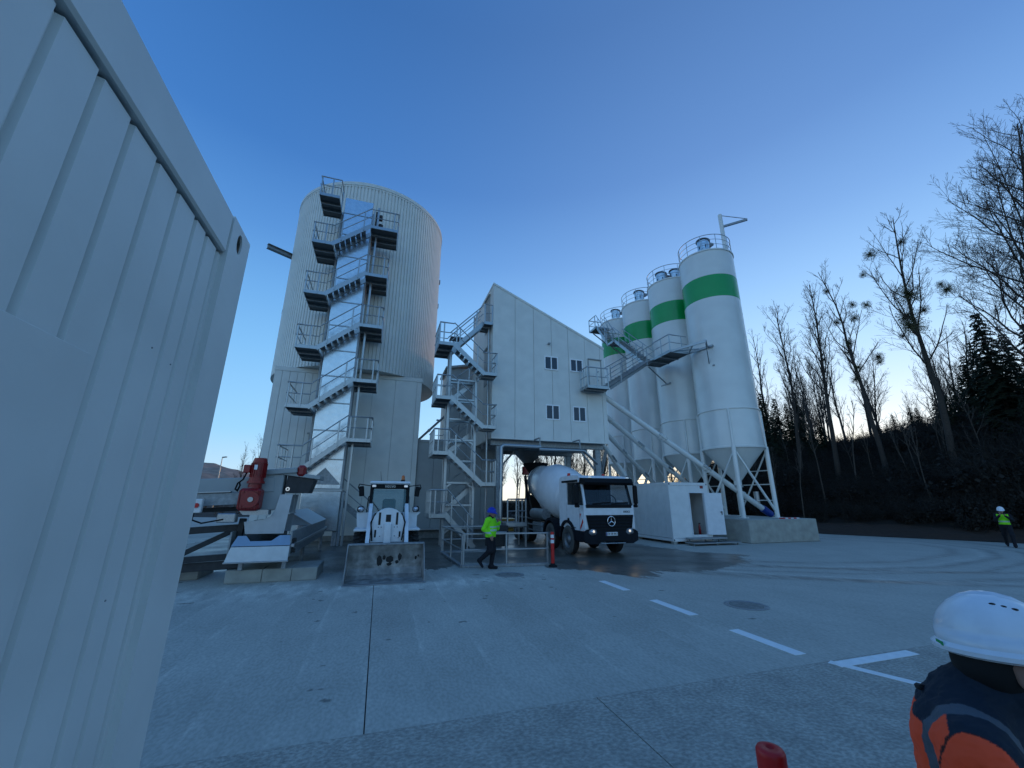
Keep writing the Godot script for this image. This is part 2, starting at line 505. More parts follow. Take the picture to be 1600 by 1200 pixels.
func make_ground() -> void:
	hn.seed = 21; hn.frequency = 0.05
	var b := B.new()
	b.quad(Vector3(-700, -0.16, 700), Vector3(700, -0.16, 700), Vector3(700, -0.16, -700), Vector3(-700, -0.16, -700))
	structure("ground", b, M.grass)
	var yt := make_yard_textures()
	var fine := noise_tex(31, 0.045, 0.84, 1.0, 512, 5)
	var grain := noise_tex(37, 0.09, 0, 1, 512, 4, 2.5)
	var y := mat("yard_concrete", Color.WHITE, 1.0)
	y.uv1_triplanar = true; y.uv1_world_triplanar = true
	y.uv1_scale = Vector3(1.0 / 42.0, 1.0, 1.0 / 22.1)
	y.uv1_offset = Vector3(10.0 / 42.0, 0, 26.3 / 22.1)
	y.albedo_texture = yt[0]
	y.roughness_texture = yt[1]
	y.detail_enabled = true
	y.detail_blend_mode = BaseMaterial3D.BLEND_MODE_MUL
	y.detail_albedo = fine
	y.detail_uv_layer = BaseMaterial3D.DETAIL_UV_2
	y.uv2_triplanar = true; y.uv2_world_triplanar = true
	y.uv2_scale = Vector3(0.9, 0.9, 0.45)
	var rough := mat("rough_concrete", lin(0.62, 0.58, 0.49), 0.85, 0.0, noise_tex(41, 0.03, 0.7, 1.0, 1024, 6), 0.55, null, noise_tex(43, 0.035, 0, 1, 1024, 5, 7.0), 0.75)
	rough.uv1_scale = Vector3(0.5, 0.5, 0.7)
	rough.detail_enabled = true
	rough.detail_blend_mode = BaseMaterial3D.BLEND_MODE_MUL
	rough.detail_albedo = noise_tex(47, 0.012, 0.86, 1.0, 512, 4)
	rough.detail_uv_layer = BaseMaterial3D.DETAIL_UV_2
	rough.uv2_triplanar = true; rough.uv2_world_triplanar = true
	rough.uv2_scale = Vector3.ONE * 0.37
	var yard := Node3D.new()
	yard.name = "concrete_yard"
	add_child(yard)
	yard.set_meta("kind", "structure")
	b = B.new()
	b.quad(Vector3(-40, -0.014, 20), Vector3(50, -0.014, 20), Vector3(50, -0.014, -60), Vector3(-40, -0.014, -60))
	part(yard, "joint_filler", b, M.sealant)
	var g := 0.006
	for r in [[-10.0, 0.05, -26.0, -4.45, y], [0.05, 5.61, -26.0, -4.45, y], [5.61, 32.0, -26.0, -4.45, y], [-16.0, -2.4, -4.45, 14.0, rough], [-2.4, 2.36, -4.45, 14.0, rough], [2.36, 5.61, -4.45, 14.0, rough], [5.61, 11.5, -4.45, 14.0, rough], [11.5, 34.0, -4.45, 14.0, rough], [-40.0, -10.0, -26.0, -4.45, M.concrete], [-40.0, -10.0, -60.0, -26.0, M.concrete], [-10.0, 26.0, -60.0, -26.0, M.concrete]]:
		b = B.new()
		# day joints are tight, the cut joints a finger wide
		var gl := 0.0004 if r[0] == 5.61 else g; var gr := 0.0004 if r[1] == 5.61 else g
		var gn := 0.0004 if r[3] == -4.45 else g; var gf := 0.0004 if r[2] == -4.45 else g
		b.span(Vector3(r[0] + gl, -0.13, r[2] + gf), Vector3(r[1] - gr, 0.0, r[3] - gn), 0.0012)
		part(yard, "slab", b, r[4])
	# painted lines
	var mk := Node3D.new()
	mk.name = "road_markings"
	add_child(mk)
	mk.set_meta("kind", "structure")
	for r in [[5.5, 5.69, -10.0, -8.86], [5.5, 5.69, -7.9, -6.72], [5.5, 5.69, -5.84, -4.72], [5.68, 7.15, -4.41, -4.25], [5.58, 5.7, -4.44, -3.2]]:
		b = B.new()
		b.span(Vector3(r[0], 0.0005, r[2]), Vector3(r[1], 0.0045, r[3]))
		var o := part(mk, "painted_dash", b, M.road_white)
		if r[3] == -3.2:
			o.position = Vector3(5.64, 0, -4.42); o.rotation_degrees.y = 22.0
			o.mesh = null
			b = B.new(); b.span(Vector3(0.0, 0.0012, 0.02), Vector3(0.12, 0.0052, 1.9)); o.mesh = b.mesh()
	# manhole covers
	for q in [[Vector3(7.09, 0, -6.99), "round steel manhole cover beside the dashed white line"], [Vector3(3.6, 0, -11.5), "dusty round manhole cover in front of the railing"]]:
		var t := thing("manhole_cover", q[1], "manhole cover", q[0], 0.0)
		b = B.new(); b.lathe([Vector2(0.40, 0.001), Vector2(0.40, 0.008), Vector2(0.32, 0.009), Vector2(0.315, 0.003)], 40, Transform3D(), true)
		part(t, "frame_ring", b, M.galv_dull)
		b = B.new(); b.lathe([Vector2(0.305, 0.001), Vector2(0.30, 0.007), Vector2(0.001, 0.0075)], 40, Transform3D(), true)
		for a in 6:
			for k in 3:
				var an := TAU * (a + 0.5 * (k % 2)) / 6.0
				b.box(Vector3(cos(an), 0, sin(an)) * (0.09 + 0.08 * k) + Vector3(0, 0.009, 0), Vector3(0.045, 0.006, 0.045), 0.002)
		part(t, "lid", b, M.concrete_old)
	# the wooded bank
	b = B.new()
	var pts := []
	var rows := 46
	var cols := 120
	var along := []
	for i in EDGE.size() - 1:
		for k in 12:
			along.append(EDGE[i].lerp(EDGE[i + 1], k / 12.0))
	for i in along.size():
		var a: Vector2 = along[max(i - 1, 0)]
		var c: Vector2 = along[min(i + 1, along.size() - 1)]
		var nn := (c - a).normalized().rotated(PI / 2)
		var row := []
		for j in rows:
			var d := -0.3 + pow(float(j) / (rows - 1), 1.7) * 110.0
			var p: Vector2 = along[i] + nn * d
			row.append(Vector3(p.x, bank_height(p) if d > 0.0 else -0.05, p.y))
		pts.append(row)
	for i in pts.size() - 1:
		for j in rows - 1:
			b.quad(pts[i][j], pts[i + 1][j], pts[i + 1][j + 1], pts[i][j + 1])
	structure("bank", b, M.forest_floor)
	# bare strip of earth along the kerb
	b = B.new()
	for i in range(10, 80):
		var a: Vector2 = along[i]; var c: Vector2 = along[i + 1]
		var nn := (c - a).normalized().rotated(PI / 2)
		for k in 6:
			var d0 := k * 0.28; var d1 := (k + 1) * 0.28
			var q := []
			for s in [[a, d0], [c, d0], [c, d1], [a, d1]]:
				var p: Vector2 = s[0] + nn * s[1]
				q.append(Vector3(p.x, maxf(bank_height(p), 0.0) + 0.07 * sin(PI * s[1] / 1.7) + 0.02 + 0.05 * hn.get_noise_2d(p.x * 20.0, p.y * 20.0), p.y))
			b.quad(q[0], q[1], q[2], q[3])
	structure("earth_strip", b, M.earth)
	# far heap of bare soil
	b = B.new()
	var rm := []
	for i in 49:
		var row := []
		for j in 14:
			var a := TAU * i / 48.0
			var r := 70.0 * j / 13.0
			var hh := 19.5 * pow(maxf(0.0, 1.0 - r / 70.0), 0.9) * (1.0 + 0.12 * hn.get_noise_2d(cos(a) * r, sin(a) * r + 90.0))
			row.append(Vector3(-83 + cos(a) * r, hh - 0.2, -215 + sin(a) * r))
		rm.append(row)
	for i in 48:
		for j in 13:
			b.quad(rm[i][j], rm[i][j + 1], rm[i + 1][j + 1], rm[i + 1][j])
	structure("hill", b, M.hill)

# ---------- the container close to the viewer ----------
func make_site_container() -> void:
	var t := thing("site_container", "light grey ribbed steel container with a lifting hole in its corner", "container", Vector3(-0.5, 0, -1.395))
	# local: wall in the plane x = 0, corner at z = 0, running to z = 6
	var top := 2.828
	var b := B.new()
	# ribbed sheet: flat fields with shallow trapezoid grooves
	var prof := [Vector2(0.0, 0.15)]
	var gz := [0.175, 0.25, 0.32, 0.417, 0.51, 0.606, 0.7, 0.797, 0.894]
	for k in 48: gz.append(0.991 + 0.097 * k)
	for q in gz:
		prof.append(Vector2(-0.010, q - 0.0085)); prof.append(Vector2(-0.020, q - 0.005)); prof.append(Vector2(-0.020, q + 0.005)); prof.append(Vector2(-0.010, q + 0.0085))
	prof.append(Vector2(-0.010, 5.8))
	for i in prof.size() - 1:
		var p: Vector2 = prof[i]; var q: Vector2 = prof[i + 1]
		if i == 0: p.x = -0.010
		b.quad(Vector3(q.x, 0.15, q.y), Vector3(p.x, 0.15, p.y), Vector3(p.x, top - 0.139, p.y), Vector3(q.x, top - 0.139, q.y))
	part(t, "ribbed_wall", b, M.container)
	# overlapping repair sheet: only its upper edge shows
	b = B.new()
	b.span(Vector3(-0.0098, 0.3, -0.0), Vector3(-0.0035, 2.242, 1.2), 0.0015)
	var o := part(t, "cover_sheet", b, M.container)
	o.position.z = 0.54
	b = B.new()
	b.span(Vector3(-0.16, top - 0.13, 0.152), Vector3(0.003, top, 5.9), 0.006)
	part(t, "top_rail", b, M.container)
	b = B.new()
	b.span(Vector3(-0.16, 0.0, 0.152), Vector3(0.003, 0.15, 5.9), 0.006)
	part(t, "bottom_rail", b, M.container)
	# corner post as a folded sheet with an oval hole near its top
	var post := B.new()
	var outer := PackedVector2Array([Vector2(0.0, 0.0), Vector2(0.15, 0.0), Vector2(0.15, top), Vector2(0.0, top)])
	var hc := Vector2(0.082, top - 0.055)
	var hole := []
	for k in 20: hole.append(hc + Vector2(cos(TAU * k / 20.0) * 0.021, sin(TAU * k / 20.0) * 0.033))
	# left and right halves around the hole
	var lf := [Vector2(0.0, 0.0), Vector2(hc.x, 0.0)]
	var rt := [Vector2(hc.x, 0.0), Vector2(0.15, 0.0), Vector2(0.15, top), Vector2(hc.x, top)]
	for k in range(15, 4, -1): lf.append(hole[k])
	lf.append(Vector2(hc.x, top)); lf.append(Vector2(0.0, top))
	for k in [5, 4, 3, 2, 1, 0, 19, 18, 17, 16, 15]: rt.append(hole[k])
	for pl in [lf, rt]:
		# plane: x of the polygon runs along +z, its y up; thickness along -x
		post.slab(PackedVector2Array(pl), 0.006, Transform3D(Basis(Vector3(0, 0, 1), Vector3(0, 1, 0), Vector3(-1, 0, 0)), Vector3(0.006, 0, 0)))
	post.span(Vector3(-0.2, 0.0, -0.004), Vector3(0.0055, top, 0.002), 0.002)
	post.span(Vector3(-0.2, top - 0.006, 0.0), Vector3(0.002, top - 0.001, 0.15), 0.002)
	post.span(Vector3(-0.012, 0.0, 0.146), Vector3(0.002, top - 0.1, 0.1505), 0.0)
	part(t, "corner_post", post, M.container)
	b = B.new()
	b.span(Vector3(-0.19, top - 0.16, 0.004), Vector3(-0.12, top - 0.065, 0.145), 0.005)
	part(t, "corner_casting", b, M.galv_dull)
	b = B.new()
	b.span(Vector3(-2.44, 0.02, 0.006), Vector3(-0.21, top - 0.01, 0.1), 0.01)
	b.span(Vector3(-2.44, 0.02, 0.15), Vector3(-0.2, top - 0.03, 5.85), 0.01)
	part(t, "body", b, M.container)
	for q in [[2.32, 0.36], [2.31, 0.27], [1.8, 0.29]]:
		b = B.new()
		b.tube(Vector3(-0.011, q[0], q[1]), Vector3(-0.0085, q[0], q[1]), 0.002, -1, 6)
		part(t, "rivet_head", b, M.galv_dull)

# ---------- round storage tower on its square foot ----------
func make_tower() -> void:
	var c := Vector3(-1.98, 0, -26.3)
	var t := thing("storage_tower", "tall round tower in ribbed grey cladding on a square panelled base", "tower", c)
	var r := 4.72
	var y0 := 8.62; var y1 := 20.05
	var b := B.new()
	var nr := 150
	var pr := []
	for i in nr:
		var a := TAU * i / nr
		var st := TAU / nr
		for q in [[0.0, 0.0], [0.66, 0.0], [0.72, -0.05], [0.93, -0.05]]:
			pr.append(Vector3(cos(a + st * q[0]), 0, sin(a + st * q[0])) * (r + q[1]))
	for i in pr.size():
		var p: Vector3 = pr[i]; var q: Vector3 = pr[(i + 1) % pr.size()]
		b.quad(q + Vector3.UP * y0, p + Vector3.UP * y0, p + Vector3.UP * y1, q + Vector3.UP * y1)
	part(t, "ribbed_cladding", b, M.cladding)
	b = B.new()
	b.lathe([Vector2(r - 0.1, y1 - 0.02), Vector2(r + 0.03, y1 - 0.0), Vector2(r + 0.03, y1 + 0.2), Vector2(r - 0.02, y1 + 0.27), Vector2(0.01, y1 + 0.9)], 72, Transform3D(), true)
	part(t, "roof", b, M.panel)
	b = B.new()
	b.lathe([Vector2(r - 0.02, y1 - 0.13), Vector2(r + 0.015, y1 - 0.12), Vector2(r + 0.015, y1 - 0.04), Vector2(r - 0.1, y1 - 0.02)], 72, Transform3D(), true)
	part(t, "eaves_strip", b, M.panel)
	b = B.new()
	b.lathe([Vector2(3.4, y0 + 0.012), Vector2(r - 0.06, y0 + 0.012), Vector2(r - 0.03, y0 + 0.03)], 72, Transform3D(), true)
	part(t, "soffit", b, M.panel)
	# square foot: world x -5.72..1.75, front z -22.5
	var xl := -3.74; var xr := 3.73; var zf := 3.8
	b = B.new()
	b.span(Vector3(xl + 0.05, 0.12, -3.6), Vector3(xr - 0.05, y0 - 0.05, zf - 0.05))
	part(t, "base_core", b, M.joint)
	var xs := [xl]
	var x := xl
	while x < -1.4:
		x += 0.36; xs.append(x)
	while x < xr - 1.3:
		x += 1.17; xs.append(x)
	xs.append(xr)
	for i in xs.size() - 1:
		b = B.new()
		var lo: float = xs[i] + 0.006; var hi: float = xs[i + 1] - 0.006
		b.span(Vector3(lo, 0.25, zf - 0.05), Vector3(hi, y0 - 0.24, zf), 0.006)
		part(t, "wall_panel", b, M.panel)
	for k in 7:
		b = B.new()
		b.span(Vector3(xr - 0.048, 0.25, zf - 0.06 - (k + 1) * 1.04 + 0.012), Vector3(xr, y0 - 0.24, zf - 0.06 - k * 1.04), 0.006)
		part(t, "wall_panel", b, M.panel)
	b = B.new()
	b.span(Vector3(xl - 0.02, y0 - 0.235, zf - 0.06), Vector3(xr + 0.02, y0 - 0.005, zf + 0.02), 0.01)
	part(t, "base_cornice", b, M.cladding)
	b = B.new()
	b.span(Vector3(xl, 0.0, -3.6), Vector3(xr, 0.25, zf - 0.02), 0.01)
	part(t, "plinth", b, M.concrete_old)
	# small door high in the base and a floodlight over it
	b = B.new()
	b.span(Vector3(-1.66, 2.9, zf), Vector3(-0.72, 5.15, zf + 0.03), 0.008)
	var d := part(t, "door", b, M.panel)
	b = B.new()
	b.span(Vector3(-1.8, 5.15, zf - 0.01), Vector3(-0.6, 5.22, zf + 0.09), 0.008)
	b.span(Vector3(-1.72, 2.9, zf - 0.01), Vector3(-1.66, 5.15, zf + 0.04), 0.005)
	part(d, "door_frame", b, M.panel_dark)
	b = B.new()
	b.box(Vector3(-1.35, 6.25, zf + 0.12), Vector3(0.22, 0.16, 0.2), 0.02, Basis(Vector3.RIGHT, 0.6))
	part(t, "floodlight", b, M.black_plastic)
	# crane rail reaching out of the far side
	b = B.new()
	var p0 := Vector3(-r + 0.3, 16.62, 1.0); var p1 := Vector3(-r - 1.05, 16.62, 1.9)
	for dy in [-0.13, 0.13]:
		b.beam(p0 + Vector3(0, dy, 0), p1 + Vector3(0, dy, 0), 0.26, 0.03, Vector3.UP, 0.004)
	b.beam(p0, p1, 0.03, 0.24, Vector3.UP)
	part(t, "crane_rail", b, M.galv_dull)
	for q in [[0.98, 15.1], [0.985, 17.0], [-0.995, 13.2]]:
		b = B.new()
		var a: float = acos(q[0])
		b.box(Vector3(q[0] * (r + 0.05), q[1], sin(a) * r * 0.2), Vector3(0.2, 0.3, 0.24), 0.02)
		part(t, "bracket", b, M.galv_dull)

# ---------- bucket elevator casing between the stair flights ----------
func make_elevator() -> void:
	var t := thing("elevator_casing", "bright galvanised sheet metal elevator shaft between the tower stairs", "elevator shaft", Vector3(-2.46, 0, -20.55))
	var b := B.new()
	var y := 2.42
	var k := 0
	while y < 17.6:
		var h := 1.32
		b = B.new()
		b.span(Vector3(-0.72, y, -0.28), Vector3(0.72, minf(y + h - 0.012, 17.9), 0.3), 0.012)
		part(t, "casing_panel", b, M.galv_sheet)
		b = B.new()
		b.span(Vector3(-0.745, y - 0.05, -0.3), Vector3(0.745, y - 0.006, 0.325), 0.006)
		part(t, "flange", b, M.galv)
		y += h
		k += 1
	b = B.new()
	b.slab(PackedVector2Array([Vector2(-0.72, 2.6), Vector2(0.72, 2.6), Vector2(0.0, 3.35)]), 0.012, Transform3D(Basis(), Vector3(0, 0, 0.301)))
	part(t, "gusset_plate", b, M.galv_dull)
	b = B.new()
	b.span(Vector3(-0.82, 0.62, -0.3), Vector3(0.8, 2.36, 0.42), 0.02)
	part(t, "boot_housing", b, M.galv_sheet)
	b = B.new()
	b.span(Vector3(-0.86, 2.3, -0.34), Vector3(0.84, 2.41, 0.46), 0.01)
	part(t, "boot_flange", b, M.galv)
	for x in [0.84, 1.0]:
		b = B.new()
		b.span(Vector3(x, 0.0, 0.3), Vector3(x + 0.1, 17.6 if x > 0.9 else 2.3, 0.4), 0.01)
		part(t, "post", b, M.galv if x > 0.9 else M.galv_dull)
	for x in [-0.7, 0.6]:
		b = B.new()
		b.span(Vector3(x, 0.0, 0.2), Vector3(x + 0.1, 0.62, 0.3), 0.01)
		part(t, "foot", b, M.galv_dull)
	b = B.new()
	b.tube(Vector3(0.95, 16.4, 0.1), Vector3(0.95, 17.5, 0.1), 0.06, -1, 10)
	b.box(Vector3(1.15, 17.2, 0.05), Vector3(0.22, 0.3, 0.22), 0.03)
	b.tube(Vector3(1.2, 16.35, 0.05), Vector3(1.2, 16.75, 0.05), 0.13, -1, 12)
	part(t, "drive_motor", b, M.steel_dark)

# ---------- switchback stairs ----------
func railing(parent: Node, path: Array, posts: Array, m: Material, hgt := 1.05) -> void:
	# path lies on the deck; posts are points on it
	var up := []
	var mid := []
	for p in path:
		up.append(p + Vector3.UP * hgt); mid.append(p + Vector3.UP * hgt * 0.52)
	var b := B.new()
	b.rod(up, 0.028, 8)
	part(parent, "handrail", b, m)
	b = B.new()
	b.rod(mid, 0.02, 6)
	part(parent, "mid_rail", b, m)
	for p in posts:
		b = B.new()
		b.span(Vector3(p.x - 0.03, p.y - 0.1, p.z - 0.02), Vector3(p.x + 0.03, p.y + hgt - 0.02, p.z + 0.02), 0.006)
		part(parent, "post", b, m)

func landing(t: Node3D, x0: float, x1: float, z0: float, z1: float, y: float) -> MeshInstance3D:
	# a grating deck in a channel frame, its top at y
	var b := B.new()
	b.span(Vector3(x0 + 0.02, y - 0.05, z0 + 0.02), Vector3(x1 - 0.02, y, z1 - 0.02), 0.0)
	var d := part(t, "landing", b, M.grating)
	b = B.new()
	b.span(Vector3(x0, y - 0.1, z1 - 0.03), Vector3(x1, y + 0.07, z1 - 0.0), 0.006)
	b.span(Vector3(x0, y - 0.1, z0), Vector3(x1, y + 0.07, z0 + 0.02), 0.006)
	b.span(Vector3(x0, y - 0.1, z0 + 0.02), Vector3(x0 + 0.02, y + 0.07, z1 - 0.03), 0.0)
	b.span(Vector3(x1 - 0.02, y - 0.1, z0 + 0.02), Vector3(x1, y + 0.0, z1 - 0.03), 0.0)
	part(d, "edge_channel", b, M.galv)
	for k in [0.34, 0.66]:
		b = B.new()
		var zz := lerpf(z0, z1, k)
		b.span(Vector3(x0 + 0.02, y - 0.16, zz - 0.04), Vector3(x1 - 0.02, y - 0.051, zz + 0.04), 0.0)
		part(d, "cross_beam", b, M.galv_dull)
	return d

func flight(t: Node3D, p: Vector3, q: Vector3, z0: float, z1: float, n: int, rail_side: int, m: Material, deep := 0.22) -> MeshInstance3D:
	# p = lower end, q = upper end (x and y count); z0..z1 its width
	var b := B.new()
	var dd := (q - p).normalized() * 0.12
	for zz in [z0, z1]:
		b.beam(Vector3(p.x, p.y + 0.02, zz) - dd, Vector3(q.x, q.y + 0.02, zz) + dd * 0.6, 0.016, deep, Vector3.UP, 0.004)
	var f := part(t, "flight", b, m)
	var w := absf(q.x - p.x) / n
	b = B.new()
	b.box(Vector3(0, 0, 0), Vector3(w * 0.92, 0.035, z1 - z0 - 0.03), 0.004)
	b.box(Vector3(w * 0.44 * signf(p.x - q.x), -0.02, 0), Vector3(0.012, 0.07, z1 - z0 - 0.03), 0.0)
	var tm := b.mesh()
	for k in range(1, n):
		copy_part(f, "tread", tm, M.galv_dull, Transform3D(Basis(), Vector3(lerpf(p.x, q.x, (k - 0.5) / (n - 0.0)), lerpf(p.y, q.y, float(k) / n), (z0 + z1) * 0.5)))
	if rail_side != 0:
		var zr := (z1 + 0.02) if rail_side > 0 else (z0 - 0.02)
		var a := Vector3(p.x, p.y + 0.05, zr); var c := Vector3(q.x, q.y + 0.05, zr)
		railing(f, [a, c], [a.lerp(c, 0.2), a.lerp(c, 0.8)], m)
	return f

func make_tower_stair() -> void:
	var t := thing("tower_stair", "galvanised switchback stair climbing the round tower", "stair", Vector3(-2.46, 0, -19.5))
	# local: front edge z = 0, back z = -2.05
	var lx0 := -1.89; var lx1 := -0.9; var rx0 := 0.78; var rx1 := 1.84
	var ys := [3.16]
	for k in 10: ys.append(3.16 + 1.412 * (k + 1))
	for k in 11:
		var y: float = ys[k]
		var left := k % 2 == 0
		var x0 := lx0 if left else rx0
		var x1 := lx1 if left else rx1
		if k == 9: x1 += 0.3
		var zb := -2.05 if k < 9 else -1.75
		var d := landing(t, x0, x1, zb, 0.0, y)
		if left:
			var zend := -2.0 if k < 9 else zb
			railing(d, [Vector3(x1, y, 0.0), Vector3(x0, y, 0.0), Vector3(x0, y, zend)], [Vector3(x0 + 0.05, y, 0.0), Vector3((x0 + x1) * 0.5 + 0.1, y, 0.0), Vector3(x0, y, -0.9), Vector3(x0, y, zend)], M.galv)
			if k == 10:
				railing(d, [Vector3(x1, y, 0.0), Vector3(x1 + 0.02, y, -0.95)], [Vector3(x1, y, -0.9)], M.galv)
		else:
			railing(d, [Vector3(x0, y, 0.0), Vector3(x1, y, 0.0), Vector3(x1, y, zb)], [Vector3(x0 + 0.12, y, 0.0), Vector3(x1 - 0.2, y, 0.0), Vector3(x1, y, -0.25), Vector3(x1, y, -1.0), Vector3(x1, y, zb + 0.05)], M.galv)
		if k == 10: break
		var y2: float = ys[k + 1]
		if left: flight(t, Vector3(lx1, y, 0), Vector3(rx0, y2, 0), -0.72, -0.012, 7, 1, M.galv)
		else: flight(t, Vector3(rx0, y, 0), Vector3(lx1, y2, 0), -2.03, -1.4, 7, 0, M.galv)
	# first flight up from the ground behind the casing
	flight(t, Vector3(2.9, 0.1, 0), Vector3(lx1, 3.16, 0), -2.03, -1.42, 15, 1, M.galv_dull)
	for q in [[rx0 - 0.02, -0.78], [rx0 - 0.02, -1.34], [lx1 + 0.02, -1.34]]:
		var b := B.new()
		b.span(Vector3(q[0] - 0.05, 0.0, q[1] - 0.05), Vector3(q[0] + 0.05, 17.2, q[1] + 0.05), 0.01)
		part(t, "column", b, M.galv_dull)

func make_mixer_stair() -> void:
	var t := thing("mixing_house_stair", "galvanised stair tower with open braced frame beside the mixing house", "stair", Vector3(2.76, 0, -18.0))
	# local x: left landings -0.68..0, frame 0..1.32, right landings 1.55..2.2
	var lx0 := -0.68; var lx1 := 0.0; var rx0 := 1.5; var rx1 := 2.19
	var hs := [1.32, 2.66, 3.98, 5.26, 6.52, 7.86, 9.18]
	for k in 7:
		var y: float = hs[k]
		var left := k % 2 == 0
		var x0 := lx0 if left else rx0
		var x1 := lx1 if left else rx1
		var zb := -2.0 if left else -0.92
		var d := landing(t, x0, x1, zb, 0.0, y)
		if left:
			railing(d, [Vector3(x1, y, 0.0), Vector3(x0, y, 0.0), Vector3(x0, y, zb), Vector3(x1, y, zb)], [Vector3(x0, y, 0.0), Vector3(x0, y, -0.5), Vector3(x0, y, -1.0), Vector3(x0, y, -1.5), Vector3(x0 + 0.2, y, 0.0)], M.galv)
		else:
			railing(d, [Vector3(x0, y, 0.0), Vector3(x1 - 0.02, y, 0.0), Vector3(x1 - 0.02, y, zb)], [Vector3(x0 + 0.25, y, 0.0), Vector3(x1 - 0.03, y, 0.0), Vector3(x1 - 0.03, y, -0.35), Vector3(x1 - 0.03, y, -0.85)], M.galv)
		if k < 6:
			var y2: float = hs[k + 1]
			if left: flight(t, Vector3(lx1, y, 0), Vector3(rx0, y2, 0), -1.95, -1.35, 7, -1, M.galv)
			else: flight(t, Vector3(rx0, y, 0), Vector3(lx1, y2, 0), -0.66, -0.02, 7, 1, M.galv)
	flight(t, Vector3(1.2, 0.05, 0), Vector3(lx1, 1.32, 0), -0.66, -0.02, 7, 1, M.galv)
	# upper flight to the door in the gable side
	flight(t, Vector3(lx1, 9.18, 0), Vector3(1.72, 11.0, 0), -1.95, -1.3, 9, 1, M.galv)
	flight(t, Vector3(lx1, 9.18, 0), Vector3(1.72, 11.0, 0), -1.96, -1.28, 2, -1, M.galv)
	var dl := landing(t, 1.72, 2.18, -2.2, -1.0, 11.0)
	railing(dl, [Vector3(1.72, 11.0, -1.0), Vector3(2.17, 11.0, -1.0)], [Vector3(1.75, 11.0, -1.0), Vector3(2.15, 11.0, -1.0)], M.galv)
	for q in [[0.0, -0.75], [1.32, -0.75], [0.0, -1.28], [1.32, -1.28]]:
		var b := B.new()
		b.span(Vector3(q[0] - 0.06, 0.0, q[1] - 0.06), Vector3(q[0] + 0.06, 9.1 if q[0] < 1 else 7.8, q[1] + 0.06), 0.012)
		part(t, "column", b, M.galv)
	for k in 9:
		var y := 0.75 + k * 0.98
		if y > 7.8: break
		for zz in [-0.75, -1.28]:
			var b := B.new()
			b.span(Vector3(0.062, y - 0.05, zz - 0.04), Vector3(1.258, y + 0.05, zz + 0.04), 0.01)
			part(t, "cross_bar", b, M.galv)
			if k % 2 == 0:
				b = B.new()
				b.beam(Vector3(0.06, y - 0.2, zz + 0.0), Vector3(0.28, y - 0.045, zz + 0.0), 0.02, 0.07, Vector3.UP)
				b.beam(Vector3(1.26, y - 0.2, zz + 0.0), Vector3(1.04, y - 0.045, zz + 0.0), 0.02, 0.07, Vector3.UP)
				part(t, "gusset", b, M.galv)
	for k in 3:
		var b := B.new()
		b.beam(Vector3(0.07, 1.0 + k * 2.6, -1.36), Vector3(1.25, 2.5 + k * 2.6, -1.36), 0.03, 0.14, Vector3.UP)
		part(t, "brace", b, M.galv_dull)

# ---------- mixing house on legs ----------
func window_at(parent: Node3D, x0: float, x1: float, y0: float, y1: float, z: float) -> void:
	var b := B.new()
	var f := 0.06
	b.span(Vector3(x0, y0, z), Vector3(x1, y0 + f, z + 0.04), 0.005)
	b.span(Vector3(x0, y1 - f, z), Vector3(x1, y1, z + 0.04), 0.005)
	for x in [x0, (x0 + x1) * 0.5 - f * 0.5, x1 - f]:
		b.span(Vector3(x, y0 + f, z), Vector3(x + f, y1 - f, z + 0.04), 0.005)
	var w := part(parent, "window", b, M.window_white)
	for k in 2:
		b = B.new()
		var a := lerpf(x0 + f, (x0 + x1) * 0.5 - f * 0.5, 0.0) if k == 0 else (x0 + x1) * 0.5 + f * 0.5
		var e := (x0 + x1) * 0.5 - f * 0.5 if k == 0 else x1 - f
		b.span(Vector3(a, y0 + f, z + 0.004), Vector3(e, y1 - f, z + 0.016))
		part(w, "pane", b, M.glass_dark)

